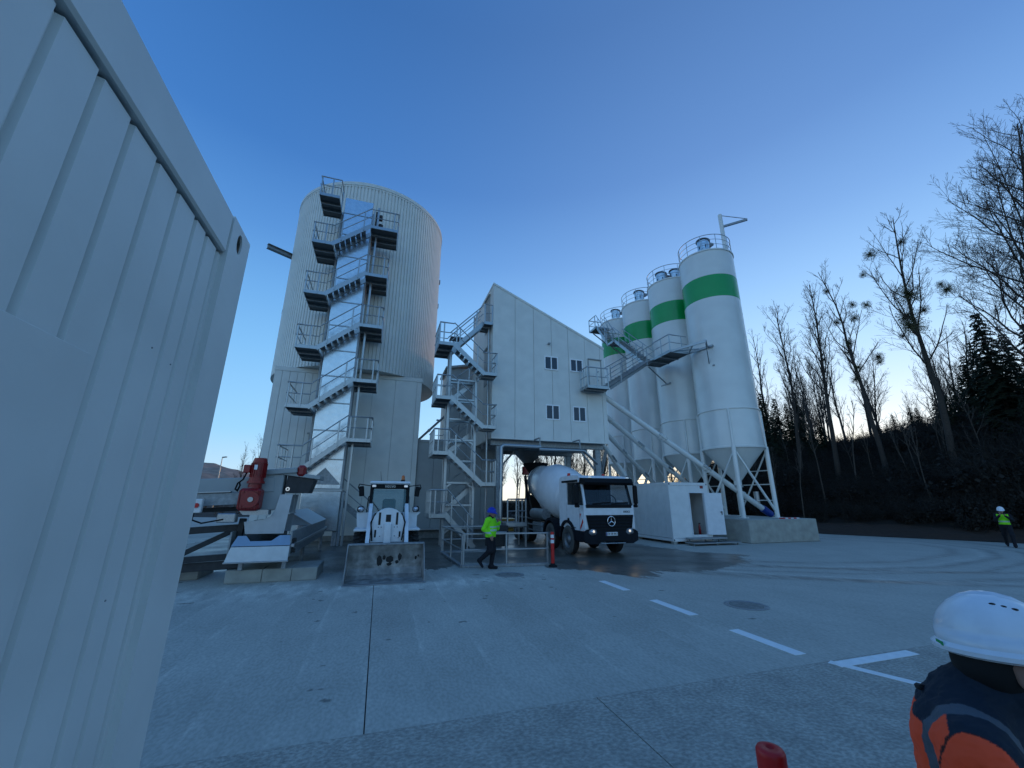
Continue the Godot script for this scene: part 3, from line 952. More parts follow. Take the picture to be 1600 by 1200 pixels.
func make_mixing_house() -> void:
	var t := thing("mixing_house", "grey panelled mixing house with a slanting roof standing over the truck lane", "building", Vector3(4.97, 0, -19.0))
	var W := 6.55; var yb := 4.92; var ya := 13.36; var yr := 10.33; var D := 5.0
	var slope := func(x: float) -> float: return lerpf(ya, yr, x / W)
	var b := B.new()
	b.slab(PackedVector2Array([Vector2(0.05, yb + 0.02), Vector2(W - 0.05, yb + 0.02), Vector2(W - 0.05, yr - 0.06), Vector2(0.05, ya - 0.06)]), D - 0.1, Transform3D(Basis(), Vector3(0, 0, -D + 0.05)))
	part(t, "core", b, M.joint)
	var n := 7
	var xs := [0.0, 1.22, 2.28, 3.33, 4.33, 5.36, 6.3, W]
	for i in n:
		var x0: float = xs[i] + (0.009 if i else 0.0); var x1: float = xs[i + 1] - (0.009 if i < n - 1 else 0.0)
		b = B.new()
		b.slab(PackedVector2Array([Vector2(x0, yb), Vector2(x1, yb), Vector2(x1, slope.call(x1) - 0.05), Vector2(x0, slope.call(x0) - 0.05)]), 0.05, Transform3D(Basis(), Vector3(0, 0, -0.05)))
		part(t, "wall_panel", b, M.panel)
	# side walls
	for k in 5:
		b = B.new()
		b.span(Vector3(0.0, yb, -0.055 - (k + 1) * 0.985), Vector3(0.048, ya - 0.05, -0.065 - k * 0.985), 0.004)
		part(t, "wall_panel", b, M.panel)
		b = B.new()
		b.span(Vector3(W - 0.048, yb, -0.055 - (k + 1) * 0.985), Vector3(W, yr - 0.05, -0.065 - k * 0.985), 0.004)
		part(t, "wall_panel", b, M.panel)
	b = B.new()
	b.slab(PackedVector2Array([Vector2(-0.02, ya - 0.05), Vector2(W + 0.03, yr - 0.062), Vector2(W + 0.03, yr + 0.06), Vector2(-0.02, ya + 0.07)]), D + 0.05, Transform3D(Basis(), Vector3(0, 0, -D - 0.02)))
	part(t, "roof", b, M.panel)
	b = B.new()
	b.span(Vector3(-0.01, yb - 0.06, -0.06), Vector3(W + 0.01, yb - 0.002, 0.02), 0.008)
	part(t, "base_trim", b, M.panel)
	b = B.new()
	b.span(Vector3(0.02, yb - 0.03, -D), Vector3(W - 0.02, yb + 0.018, -0.07))
	part(t, "floor_soffit", b, M.panel)
	for z in [-0.55, -2.4, -4.4]:
		b = B.new()
		b.span(Vector3(0.1, yb - 0.32, z - 0.1), Vector3(W - 0.1, yb - 0.031, z + 0.1), 0.01)
		part(t, "floor_beam", b, M.galv_dull)
	window_at(t, 2.88, 3.68, 8.71, 9.49, 0.002)
	window_at(t, 4.40, 5.18, 8.74, 9.49, 0.002)
	window_at(t, 2.90, 3.70, 5.98, 6.79, 0.002)
	window_at(t, 4.46, 5.24, 5.97, 6.80, 0.002)
	b = B.new()
	b.box(Vector3(3.15, 10.2, 0.1), Vector3(0.13, 0.1, 0.16), 0.02)
	part(t, "lamp", b, M.galv_dull)
	# door to the silo walkway
	b = B.new()
	b.span(Vector3(5.56, 7.98, 0.002), Vector3(6.28, 9.56, 0.03), 0.006)
	var d := part(t, "door", b, M.panel)
	b = B.new()
	b.span(Vector3(5.5, 9.56, 0.0), Vector3(6.34, 9.62, 0.1), 0.006)
	b.span(Vector3(5.5, 7.98, 0.001), Vector3(5.56, 9.56, 0.05), 0.004)
	b.span(Vector3(6.28, 7.98, 0.001), Vector3(6.34, 9.56, 0.05), 0.004)
	part(d, "door_frame", b, M.panel_dark)
	# doorways in the side wall: leaf, frame and lintel
	for y in [11.0, 7.9]:
		b = B.new()
		b.span(Vector3(-0.03, y, -1.75), Vector3(-0.002, y + 2.05, -0.75), 0.005)
		var sd := part(t, "door", b, M.panel_dark)
		b = B.new()
		b.span(Vector3(-0.12, y + 2.05, -1.85), Vector3(-0.001, y + 2.12, -0.65), 0.005)
		part(sd, "lintel", b, M.panel)
	# downpipe
	b = B.new()
	b.rod([Vector3(-0.12, 10.9, -0.45), Vector3(-0.12, 0.3, -0.45)], 0.05, 10)
	part(t, "downpipe", b, M.galv)
	# legs, bracing and the mixer outlet in the lane below
	for q in [[0.55, -0.6], [6.1, -0.6], [0.55, -4.3], [6.1, -4.3]]:
		b = B.new()
		b.span(Vector3(q[0] - 0.16, 0.0, q[1] - 0.16), Vector3(q[0] + 0.16, yb - 0.33, q[1] + 0.16), 0.02)
		part(t, "leg", b, M.galv_dull)
	for s in [[Vector3(0.75, 3.2, -2.4), Vector3(2.0, 4.6, -2.4)], [Vector3(6.3, 3.6, -0.6), Vector3(6.5, 4.55, -0.3)], [Vector3(6.35, 3.3, -0.6), Vector3(6.52, 4.4, -0.3)], [Vector3(5.1, 4.55, -0.6), Vector3(5.95, 3.5, -0.6)]]:
		b = B.new()
		b.beam(s[0], s[1], 0.09, 0.09, Vector3.UP, 0.01)
		part(t, "brace", b, M.galv_dull)
	b = B.new()
	b.lathe([Vector2(0.28, 3.72), Vector2(0.28, 3.95), Vector2(0.95, 4.6), Vector2(0.95, 4.68)], 4, Transform3D(Basis(Vector3.UP, PI / 4), Vector3(2.85, 0, -2.6)), true)
	var hp := part(t, "outlet_hopper", b, M.galv_dull)
	b = B.new()
	b.lathe([Vector2(0.34, 3.32), Vector2(0.34, 3.75), Vector2(0.2, 3.76)], 20, Transform3D(Basis(), Vector3(2.85, 0, -2.6)), true)
	part(hp, "outlet_collar", b, M.red_paint)
	# pipe frame along the lane mouth
	b = B.new()
	b.rod([Vector3(0.3, 1.25, 0.75), Vector3(0.3, 4.36, 0.75), Vector3(0.42, 4.45, 0.75), Vector3(2.3, 4.45, 0.75)], 0.085, 12)
	b.rod([Vector3(2.2, 4.34, 0.78), Vector3(4.6, 4.34, 0.78), Vector3(5.5, 3.75, 0.5)], 0.07, 12)
	b.tube(Vector3(0.3, 0.0, 0.75), Vector3(0.3, 1.3, 0.75), 0.06, -1, 10)
	part(t, "water_pipe", b, M.galv)
	for x in [2.25, 4.4]:
		b = B.new()
		b.span(Vector3(x - 0.03, 4.3, 0.74), Vector3(x + 0.03, 4.9, 0.8), 0.006)
		b.span(Vector3(x - 0.03, 4.86, 0.0), Vector3(x + 0.03, 4.92, 0.74), 0.006)
		part(t, "pipe_hanger", b, M.galv_dull)
	for x in [4.35, 6.3]:
		b = B.new()
		b.box(Vector3(x, 3.0, -1.2), Vector3(0.2, 0.22, 0.16), 0.03)
		part(t, "signal_lamp", b, M.red_paint)
		b = B.new()
		b.span(Vector3(x - 0.03, 0.0, -1.3), Vector3(x + 0.03, 2.9, -1.24), 0.006)
		part(t, "lamp_post", b, M.galv_dull)

func make_low_annex() -> void:
	var t := thing("low_annex", "low dark grey panelled wall joining the tower base to the truck lane", "building", Vector3(1.77, 0, -22.7))
	var W := 4.5
	var b := B.new()
	b.span(Vector3(0.0, 0.5, -3.0), Vector3(W, 5.05, -0.05))
	part(t, "core", b, M.joint)
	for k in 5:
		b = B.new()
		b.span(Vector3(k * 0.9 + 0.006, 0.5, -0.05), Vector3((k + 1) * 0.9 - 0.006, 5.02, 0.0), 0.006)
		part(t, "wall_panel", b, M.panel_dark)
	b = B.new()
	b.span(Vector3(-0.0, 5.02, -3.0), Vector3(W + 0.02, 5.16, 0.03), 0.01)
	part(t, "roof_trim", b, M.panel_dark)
	b = B.new()
	b.span(Vector3(0.0, 0.42, -0.3), Vector3(W, 0.5, 0.06), 0.006)
	part(t, "sill", b, M.galv)
	b = B.new()
	b.span(Vector3(0.0, 0.0, -3.0), Vector3(W, 0.42, -0.2), 0.006)
	part(t, "plinth", b, M.concrete_old)
	# taller shaft behind the stair
	t = thing("shaft_block", "narrow grey panelled block rising behind the open stair frame", "building", Vector3(3.45, 0, -24.1))
	b = B.new()
	b.span(Vector3(0.05, 5.2, -2.6), Vector3(1.6, 10.0, -0.05))
	part(t, "core", b, M.joint)
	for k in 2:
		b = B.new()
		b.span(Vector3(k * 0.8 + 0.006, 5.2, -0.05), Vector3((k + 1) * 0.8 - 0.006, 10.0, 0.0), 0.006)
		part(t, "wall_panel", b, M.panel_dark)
	b = B.new()
	b.span(Vector3(0.0, 5.2, -2.6), Vector3(0.05, 10.0, -0.06))
	part(t, "wall_panel", b, M.panel)
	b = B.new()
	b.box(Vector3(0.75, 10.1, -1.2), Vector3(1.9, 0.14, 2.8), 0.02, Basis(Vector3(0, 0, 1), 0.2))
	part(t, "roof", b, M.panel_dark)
	t = thing("chute_pipe", "slanting pipe crossing the gap between tower and mixing house", "pipe", Vector3(2.0, 5.0, -25.2))
	b = B.new()
	b.tube(Vector3(-0.35, 0.15, 0), Vector3(1.5, 2.05, 0), 0.07, -1, 12)
	part(t, "pipe", b, M.galv_dull)
	b = B.new()
	b.tube(Vector3(0.55, 1.07, 0), Vector3(0.62, 1.145, 0), 0.095, -1, 12)
	part(t, "coupling", b, M.galv)

func make_silos() -> void:
	var t := thing("silo_plinth", "long raised concrete plinth under the four white silos", "plinth", Vector3(17.07, 0, -16.0))
	var b := B.new()
	b.span(Vector3(0, 0, -16.2), Vector3(4.5, 1.09, 0), 0.03)
	part(t, "concrete_block", b, M.concrete)
	b = B.new()
	b.span(Vector3(0.02, 0.0, 0.001), Vector3(4.48, 0.012, 0.02))
	part(t, "form_line", b, M.concrete_old)
	t = thing("barrier_board", "red and white striped barrier board lying on the silo plinth", "barrier board", Vector3(19.6, 1.09, -16.35))
	for k in 6:
		b = B.new()
		b.span(Vector3(k * 0.19, 0.0, -0.1), Vector3(k * 0.19 + 0.188, 0.05, 0.1), 0.004)
		part(t, "stripe", b, M.red_plastic if k % 2 == 0 else M.white_paint)
	var zs := [-18.4, -21.9, -25.4, -28.9]
	var lb := ["white silo with green band and a jib crane on its roof", "white silo with green band and two filter drums on its roof", "white silo with green band, third in the row from the jib crane silo", "white silo with green band furthest along the row behind the mixing house"]
	for s in 4:
		t = thing("cement_silo", lb[s], "silo", Vector3(19.3, 1.09, zs[s]), 0.0, "cement silos on the plinth")
		var r := 1.62
		var y0 := 3.74; var y1 := 16.07
		b = B.new()
		b.lathe([Vector2(r, y0), Vector2(r, y1)], 72)
		var sh := part(t, "shell", b, M.silo)
		b = B.new()
		b.lathe([Vector2(r + 0.001, 12.79), Vector2(r + 0.004, 12.791), Vector2(r + 0.004, 14.279), Vector2(r + 0.001, 14.28)], 72, Transform3D(), true)
		part(sh, "green_band", b, M.green)
		for y in [7.4, 8.9, 10.4, 11.9]:
			b = B.new()
			b.lathe([Vector2(r - 0.001, y), Vector2(r + 0.005, y + 0.006), Vector2(r - 0.001, y + 0.012)], 72)
			part(sh, "weld_seam", b, M.silo)
		b = B.new()
		b.lathe([Vector2(r, y1 - 0.09), Vector2(r + 0.045, y1 - 0.08), Vector2(r + 0.045, y1), Vector2(r, y1 + 0.01), Vector2(0.01, y1 + 0.18)], 72, Transform3D(), true)
		part(t, "roof", b, M.silo_cone)
		b = B.new()
		b.lathe([Vector2(r, 5.82), Vector2(r + 0.05, 5.83), Vector2(r + 0.05, 5.90), Vector2(r, 5.91)], 72, Transform3D(), true)
		part(t, "skirt_ring", b, M.silo_cone)
		b = B.new()
		b.lathe([Vector2(r - 0.03, y0 - 0.06), Vector2(r + 0.03, y0 - 0.06), Vector2(r + 0.03, y0 + 0.05), Vector2(r, y0 + 0.06)], 72, Transform3D(), true)
		part(t, "lower_ring", b, M.silo_cone)
		b = B.new()
		b.lathe([Vector2(0.2, 1.72), Vector2(0.2, 1.95), Vector2(r - 0.04, y0 - 0.03)], 64, Transform3D(), true)
		part(t, "cone", b, M.silo_cone)
		b = B.new()
		b.lathe([Vector2(0.27, 1.6), Vector2(0.27, 1.72), Vector2(0.15, 1.73)], 20, Transform3D(), true)
		b.lathe([Vector2(0.14, 1.3), Vector2(0.16, 1.6)], 16, Transform3D(), true)
		part(t, "outlet", b, M.galv)
		var f := []
		for a in [45, 135, 225, 315]: f.append(Vector3(cos(deg_to_rad(a)), 0, sin(deg_to_rad(a))) * (r + 0.02))
		for k in 4:
			b = B.new()
			b.tube(f[k] + Vector3(0, 0.04, 0), f[k] + Vector3(0, 3.78, 0), 0.115, -1, 16)
			b.box(f[k] + Vector3(0, 0.02, 0), Vector3(0.34, 0.04, 0.34), 0.006)
			var lg := part(t, "leg", b, M.silo)
			b = B.new()
			b.tube(f[k] + Vector3(0, 3.78, 0), f[k] + Vector3(0, 5.83, 0), 0.07, -1, 12)
			part(lg, "leg_extension", b, M.silo)
			var g: Vector3 = f[(k + 1) % 4]
			b = B.new()
			if k == 0:
				b.beam(f[k] + Vector3(0, 0.25, 0), g + Vector3(0, 3.6, 0), 0.1, 0.1, Vector3.UP, 0.01)
			elif k == 1:
				b.beam(f[k] + Vector3(0, 3.5, 0), g + Vector3(0, 0.3, 0), 0.09, 0.09, Vector3.UP, 0.01)
			else:
				b.beam(f[k] + Vector3(0, 0.25, 0), g + Vector3(0, 3.6, 0), 0.07, 0.07, Vector3.UP, 0.01)
			part(t, "brace", b, M.silo)
			if k == 3:
				for y in [0.9, 1.75, 2.5]:
					b = B.new()
					b.beam(f[k] + Vector3(0, y, 0), g + Vector3(0, y, 0), 0.05, 0.05)
					part(t, "rung", b, M.silo_cone)
		# guard rail on the roof
		for q in [[1.06, 0.022], [0.7, 0.014], [0.35, 0.014]]:
			var ring := []
			for k in 41: ring.append(Vector3(cos(TAU * k / 40.0) * (r - 0.04), y1 + q[0], sin(TAU * k / 40.0) * (r - 0.04)))
			b = B.new(); b.rod(ring, q[1], 6)
			part(t, "guard_rail", b, M.galv)
		for k in 11:
			var p := Vector3(cos(TAU * (k + 0.3) / 11.0), 0, sin(TAU * (k + 0.3) / 11.0)) * (r - 0.04)
			b = B.new(); b.tube(p + Vector3(0, y1, 0), p + Vector3(0, y1 + 1.06, 0), 0.02, -1, 6)
			part(t, "rail_post", b, M.galv)
		var fl := [Vector3(-0.75, y1 + 0.1, 0.75)]
		if s == 1: fl = [Vector3(-0.8, y1 + 0.1, 0.1), Vector3(-0.1, y1 + 0.1, 0.75)]
		for p in fl:
			b = B.new(); b.lathe([Vector2(0.36, 0), Vector2(0.36, 0.78)], 24, Transform3D(Basis(), p))
			var d := part(t, "filter_drum", b, M.galv_sheet)
			b = B.new(); b.lathe([Vector2(0.3, 0.0), Vector2(0.43, 0.0), Vector2(0.43, 0.05), Vector2(0.02, 0.12)], 24, Transform3D(Basis(Vector3(0, 0, 1), -0.12), p + Vector3(0, 0.8, 0)), true)
			part(d, "lid", b, M.galv_dull)
			b = B.new(); b.span(p + Vector3(0.3, 0.62, -0.18), p + Vector3(0.72, 0.8, 0.18), 0.03)
			part(d, "fan_box", b, M.galv_dull)
			for a in [0.9, 2.0, 3.1]:
				b = B.new(); b.box(p + Vector3(cos(a) * 0.37, 0.3, sin(a) * 0.37), Vector3(0.03, 0.22, 0.05), 0.01, Basis(Vector3.UP, -a))
				part(d, "clamp", b, M.black_plastic)
		if s == 0:
			b = B.new()
			var p := Vector3(1.1, y1 + 0.08, 0.72)
			b.tube(p, p + Vector3(0, 3.4, 0), 0.13, -1, 14)
			var j := part(t, "jib_post", b, M.silo)
			b = B.new()
			var tip := p + Vector3(0.95, 2.4, 1.17)
			b.beam(p + Vector3(0, 2.45, 0), tip, 0.09, 0.16, Vector3.UP, 0.01)
			part(j, "jib_arm", b, M.galv_dull)
			b = B.new()
			b.tube(p + Vector3(0, 3.36, 0), tip + Vector3(0, 0.05, 0), 0.025, -1, 8)
			part(j, "tie_rod", b, M.galv_dull)
	# feed screws rising to the mixing house
	var sc := [[Vector3(20.75, 1.55, -18.35), Vector3(11.55, 7.62, -19.35), 0.15, "longest white screw conveyor with blue motor below the jib crane silo"], [Vector3(20.2, 2.0, -21.9), Vector3(11.55, 7.02, -20.1), 0.14, "white screw conveyor feeding from the silo with two filter drums"], [Vector3(20.2, 1.9, -25.4), Vector3(11.55, 6.7, -20.9), 0.14, "white screw conveyor feeding from the third silo of the row"], [Vector3(16.1, 1.7, -22.6), Vector3(11.55, 5.75, -20.6), 0.13, "short steep white screw conveyor ending behind the white container"]]
	for q in sc:
		var mid: Vector3 = q[0]
		t = thing("screw_conveyor", q[3], "screw conveyor", Vector3(mid.x, 0, mid.z), 0.0, "screw conveyors")
		var a := Vector3(0, mid.y, 0)
		var c: Vector3 = q[1] - Vector3(mid.x, 0, mid.z)
		b = B.new(); b.tube(a, c, q[2], -1, 18)
		part(t, "tube", b, M.silo)
		for k in [0.12, 0.34, 0.36, 0.62, 0.64, 0.88]:
			b = B.new()
			var p := a.lerp(c, k)
			b.tube(p, p + (c - a).normalized() * 0.06, q[2] + 0.035, -1, 18)
			part(t, "flange", b, M.silo_cone)
		for k in [0.335, 0.61]:
			b = B.new()
			var p := a.lerp(c, k) + Vector3(0, 0.0, q[2] + 0.02)
			b.beam(p, p + (c - a).normalized() * 0.55, 0.05, 0.12, Vector3.UP, 0.006)
			part(t, "inspection_hatch", b, M.galv)
		var dr := (a - c).normalized()
		b = B.new(); b.tube(a, a + dr * 0.62, 0.2, 0.18, 16)
		part(t, "gearbox", b, M.blue_paint)
		b = B.new(); b.tube(a + dr * 0.62, a + dr * 1.05, 0.1, -1, 14); b.tube(a + dr * 1.05, a + dr * 1.35, 0.075, -1, 12)
		part(t, "motor", b, M.galv_dull)
		b = B.new(); b.tube(a + dr * -0.3 + Vector3(0, 0.1, 0), a + dr * -0.3 + Vector3(0, 0.75, 0), 0.14, -1, 14)
		part(t, "inlet_spout", b, M.galv)

func make_walkway() -> void:
	var t := thing("silo_walkway", "galvanised walkway and stairs hung along the silos from the mixing house door", "walkway", Vector3(16.1, 0, -18.9))
	var o := Vector3(16.1, 0, -18.9)
	var L := func(x: float, y: float, z: float) -> Vector3: return Vector3(x, y, z) - o
	# balcony at the door
	var d := landing(t, 9.92 - o.x, 11.2 - o.x, -18.96 - o.z, -18.1 - o.z, 7.75)
	railing(d, [L.call(9.92, 7.75, -18.95), L.call(9.92, 7.75, -18.1), L.call(11.2, 7.75, -18.1)], [L.call(9.92, 7.75, -18.85), L.call(9.92, 7.75, -18.5), L.call(9.95, 7.75, -18.1), L.call(10.5, 7.75, -18.1), L.call(11.15, 7.75, -18.1)], M.galv)
	# slanting bridge from the balcony to the platform
	var p := Vector3(11.2, 7.75, -18.55); var q := Vector3(16.1, 10.75, -21.0)
	var run := Vector2(q.x - p.x, q.z - p.z).length()
	var f := flight(t, Vector3(0, 0, 0), Vector3(run, q.y - p.y, 0), -0.4, 0.4, 16, 1, M.galv, 0.14)
	f.transform = Transform3D(Basis(Vector3.UP, atan2(-(q.z - p.z), q.x - p.x)), p - o)
	railing(f, [Vector3(0, 0.05, -0.42), Vector3(run, q.y - p.y + 0.05, -0.42)], [Vector3(run * 0.25, (q.y - p.y) * 0.25, -0.42), Vector3(run * 0.5, (q.y - p.y) * 0.5, -0.42), Vector3(run * 0.75, (q.y - p.y) * 0.75, -0.42)], M.galv)
	# platform between the first two silos
	d = landing(t, 0.0, 1.35, -2.75, 0.0, 10.75)
	railing(d, [Vector3(1.3, 10.75, 0.0), Vector3(0.0, 10.75, 0.0), Vector3(0, 10.75, -1.6)], [Vector3(0.0, 10.75, 0.0), Vector3(0, 10.75, -0.8), Vector3(0, 10.75, -1.6), Vector3(0.9, 10.75, 0.0)], M.galv)
	var b := B.new()
	b.beam(Vector3(0.05, 10.7, 0.0), Vector3(0.9, 10.72, 2.0), 0.06, 0.14, Vector3.UP, 0.008)
	part(t, "outrigger", b, M.galv)
	b = B.new()
	b.beam(Vector3(1.3, 10.7, 0.0), Vector3(1.75, 10.72, 1.5), 0.06, 0.14, Vector3.UP, 0.008)
	part(t, "outrigger", b, M.galv)
	for s in [[Vector3(0.05, 10.68, 0.0), Vector3(1.35, 10.68, 0.9)], [Vector3(0.6, 10.68, 1.2), Vector3(1.35, 10.68, 0.0)], [Vector3(0.9, 10.6, 1.9), Vector3(1.85, 9.6, 1.0)], [Vector3(0.3, 10.55, -2.6), Vector3(1.6, 9.5, -2.6)], [Vector3(0.85, 10.72, 2.0), Vector3(1.85, 10.72, 1.05)]]:
		b = B.new()
		b.beam(s[0], s[1], 0.05, 0.08, Vector3.UP, 0.006)
		part(t, "bracket", b, M.galv_dull)
	for s in [[Vector3(1.82, 9.55, 0.6), Vector3(1.82, 9.55, 1.4)], [Vector3(1.6, 9.45, -3.1), Vector3(1.6, 9.45, -2.2)], [Vector3(1.82, 10.75, 0.7), Vector3(1.82, 10.75, 1.5)]]:
		b = B.new()
		b.beam(s[0], s[1], 0.08, 0.08, Vector3.UP, 0.006)
		part(t, "wall_shoe", b, M.galv_dull)
	# two flights back along the silos
	var lv := [[-2.75, 10.75, -6.1, 13.75], [-7.0, 13.75, -8.6, 15.95]]
	for s in lv:
		f = flight(t, Vector3(0, 0, 0), Vector3(s[0] - s[2], s[3] - s[1], 0), -0.38, 0.38, 11, -1, M.galv)
		f.transform = Transform3D(Basis(Vector3.UP, PI / 2), Vector3(0.45, s[1], s[0]))
		var rn: float = s[0] - s[2]
		railing(f, [Vector3(0, 0.05, 0.4), Vector3(rn, s[3] - s[1] + 0.05, 0.4)], [Vector3(rn * 0.3, (s[3] - s[1]) * 0.3, 0.4), Vector3(rn * 0.75, (s[3] - s[1]) * 0.75, 0.4)], M.galv)
	for s in [[-7.0, -6.1, 13.75], [-9.7, -8.6, 15.95]]:
		d = landing(t, 0.0, 1.3, s[0], s[1], s[2])
		railing(d, [Vector3(0.0, s[2], s[1]), Vector3(0.0, s[2], s[0]), Vector3(1.25, s[2], s[0])], [Vector3(0.0, s[2], s[1] - 0.1), Vector3(0.0, s[2], s[0]), Vector3(0.6, s[2], s[0])], M.galv)
		b = B.new()
		b.beam(Vector3(0.3, s[2] - 0.15, s[0] + 0.1), Vector3(1.75, s[2] - 1.1, s[0] + 0.1), 0.05, 0.08)
		part(t, "bracket", b, M.galv_dull)

func make_white_container() -> void:
	var t := thing("white_container", "white steel container with its door standing open beside the silo plinth", "container", Vector3(13.22, 0.12, -16.7))
	# local: front face z = 0, x 0..2.3, back z = -5.6
	var W := 2.3; var H := 2.7; var D := 5.6
	var dx0 := 1.17; var dx1 := 1.97; var dy0 := 0.28; var dy1 := 2.2
	var b := B.new()
	for r in [[0.1, dx0, 0.14, H - 0.16], [dx1, W - 0.1, 0.14, H - 0.16], [dx0, dx1, dy1, H - 0.16], [dx0, dx1, 0.14, dy0]]:
		b = B.new()
		b.span(Vector3(r[0], r[2], -0.06), Vector3(r[1], r[3], -0.015), 0.0)
		part(t, "front_panel", b, M.container_white)
	b = B.new()
	for k in 16:
		var z0 := -0.12 - k * 0.337
		b = B.new()
		b.span(Vector3(0.012, 0.15, z0 - 0.325), Vector3(0.05, H - 0.15, z0), 0.008)
		part(t, "side_panel", b, M.container_white)
	b = B.new()
	b.span(Vector3(W - 0.05, 0.15, -D + 0.1), Vector3(W - 0.01, H - 0.15, -0.1))
	part(t, "side_wall", b, M.container_white)
	b = B.new()
	b.span(Vector3(0.05, 0.15, -D + 0.01), Vector3(W - 0.05, H - 0.15, -D + 0.06))
	part(t, "rear_wall", b, M.container_white)
	b = B.new()
	b.span(Vector3(0.06, 0.1, -D + 0.06), Vector3(W - 0.06, 0.26, -0.062))
	part(t, "floor", b, M.room)
	b = B.new()
	b.span(Vector3(0.0, H - 0.02, -D), Vector3(W, H + 0.0, 0.0), 0.01)
	part(t, "roof", b, M.container_white)
	b = B.new()
	b.span(Vector3(0.06, 0.26, -1.5), Vector3(W - 0.06, H - 0.1, -1.46))
	part(t, "partition", b, M.room)
	for x in [0.0, W - 0.1]:
		for z in [-0.1, -D]:
			b = B.new()
			b.span(Vector3(x, 0.0, z), Vector3(x + 0.1, H - 0.021, z + 0.1), 0.012)
			part(t, "corner_post", b, M.container_white)
	for y in [0.0, H - 0.15]:
		b = B.new()
		b.span(Vector3(0.101, y, -0.09), Vector3(W - 0.101, y + 0.13, -0.004), 0.008)
		part(t, "frame_rail", b, M.container_white)
		b = B.new()
		b.span(Vector3(0.002, y, -D + 0.1), Vector3(0.09, y + 0.13, -0.101), 0.008)
		part(t, "frame_rail", b, M.container_white)
		for x in [0.05, W - 0.05]:
			b = B.new()
			b.ball(Vector3(x, y + 0.065, 0.0), Vector3(0.03, 0.045, 0.004), 8)
			part(t, "lifting_hole", b, M.bare_dark)
	b = B.new()
	b.span(Vector3(dx0 - 0.04, dy0, -0.02), Vector3(dx0, dy1 + 0.04, 0.012), 0.004)
	b.span(Vector3(dx1, dy0, -0.02), Vector3(dx1 + 0.04, dy1 + 0.04, 0.012), 0.004)
	b.span(Vector3(dx0, dy1, -0.02), Vector3(dx1, dy1 + 0.04, 0.012), 0.004)
	part(t, "door_frame", b, M.white_paint)
	b = B.new()
	b.span(Vector3(0.0, 0.0, 0.0), Vector3(0.92, 1.94, 0.045), 0.008)
	var d := part(t, "door", b, M.white_paint)
	d.position = Vector3(dx1 + 0.02, dy0 - 0.01, 0.02)
	d.rotation_degrees.y = -12.0
	b = B.new()
	b.span(Vector3(0.8, 0.92, 0.045), Vector3(0.84, 1.08, 0.06), 0.004)
	b.span(Vector3(0.72, 1.03, 0.06), Vector3(0.84, 1.055, 0.09), 0.006)
	part(d, "handle", b, M.black_plastic)
	b = B.new()
	b.span(Vector3(1.86, H - 0.28, -0.014), Vector3(2.05, H - 0.13, -0.006), 0.002)
	part(t, "warning_plate", b, M.red_paint)
	for q in [[0.02, -0.22], [W - 0.24, -0.22], [0.02, -3.0], [0.02, -D + 0.02]]:
		b = B.new()
		b.span(Vector3(q[0], -0.12, q[1]), Vector3(q[0] + 0.2, -0.001, q[1] + 0.2), 0.01)
		part(t, "footing_block", b, M.concrete)
	t = thing("door_steps", "two low grating steps in front of the open container door", "steps", Vector3(13.75, 0, -16.66))
	for q in [[0.1, 2.05, 0.24, 0.3, 0.02, 0.55], [-0.15, 2.55, 0.08, 0.13, 0.25, 0.85]]:
		b = B.new()
		b.span(Vector3(q[0], q[2], q[4]), Vector3(q[1], q[3], q[5]), 0.008)
		part(t, "step", b, M.galv)
	for x in [0.2, 1.1, 1.9]:
		b = B.new()
		b.span(Vector3(x, 0.0, 0.1), Vector3(x + 0.06, 0.24, 0.16), 0.005)
		part(t, "support", b, M.galv_dull)
	for x in [-0.1, 1.2, 2.4]:
		b = B.new()
		b.span(Vector3(x, 0.0, 0.7), Vector3(x + 0.06, 0.08, 0.76), 0.005)
		part(t, "support", b, M.galv_dull)
	t = thing("fire_extinguisher", "small red cylinder standing inside the open container doorway", "fire extinguisher", Vector3(15.02, 0.38, -16.98))
	b = B.new()
	b.lathe([Vector2(0.01, 0.0), Vector2(0.055, 0.0), Vector2(0.058, 0.36), Vector2(0.03, 0.45), Vector2(0.02, 0.5)], 14)
	part(t, "bottle", b, M.red_paint)
	b = B.new()
	b.span(Vector3(-0.03, 0.5, -0.02), Vector3(0.08, 0.54, 0.02), 0.006)
	part(t, "valve", b, M.black_plastic)

# ---------- trees ----------
func perp(d: Vector3) -> Vector3:
	var s := Vector3(rng.randf_range(-1, 1), rng.randf_range(-1, 1), rng.randf_range(-1, 1))
	s = s - d * s.dot(d)
	return s.normalized()

func wander(p: Vector3, d: Vector3, ln: float, n: int, bend: float, lift: float) -> Array:
	var o := [p]
	var q := p
	var e := d
	for i in n:
		e = (e + perp(e) * bend * rng.randf() + Vector3.UP * lift).normalized()
		q += e * ln / n
		o.append(q)
	return o

func along_path(pts: Array, t: float) -> Array:
	var x := t * (pts.size() - 1)
	var i := mini(int(x), pts.size() - 2)
	return [pts[i].lerp(pts[i + 1], x - i), (pts[i + 1] - pts[i]).normalized()]

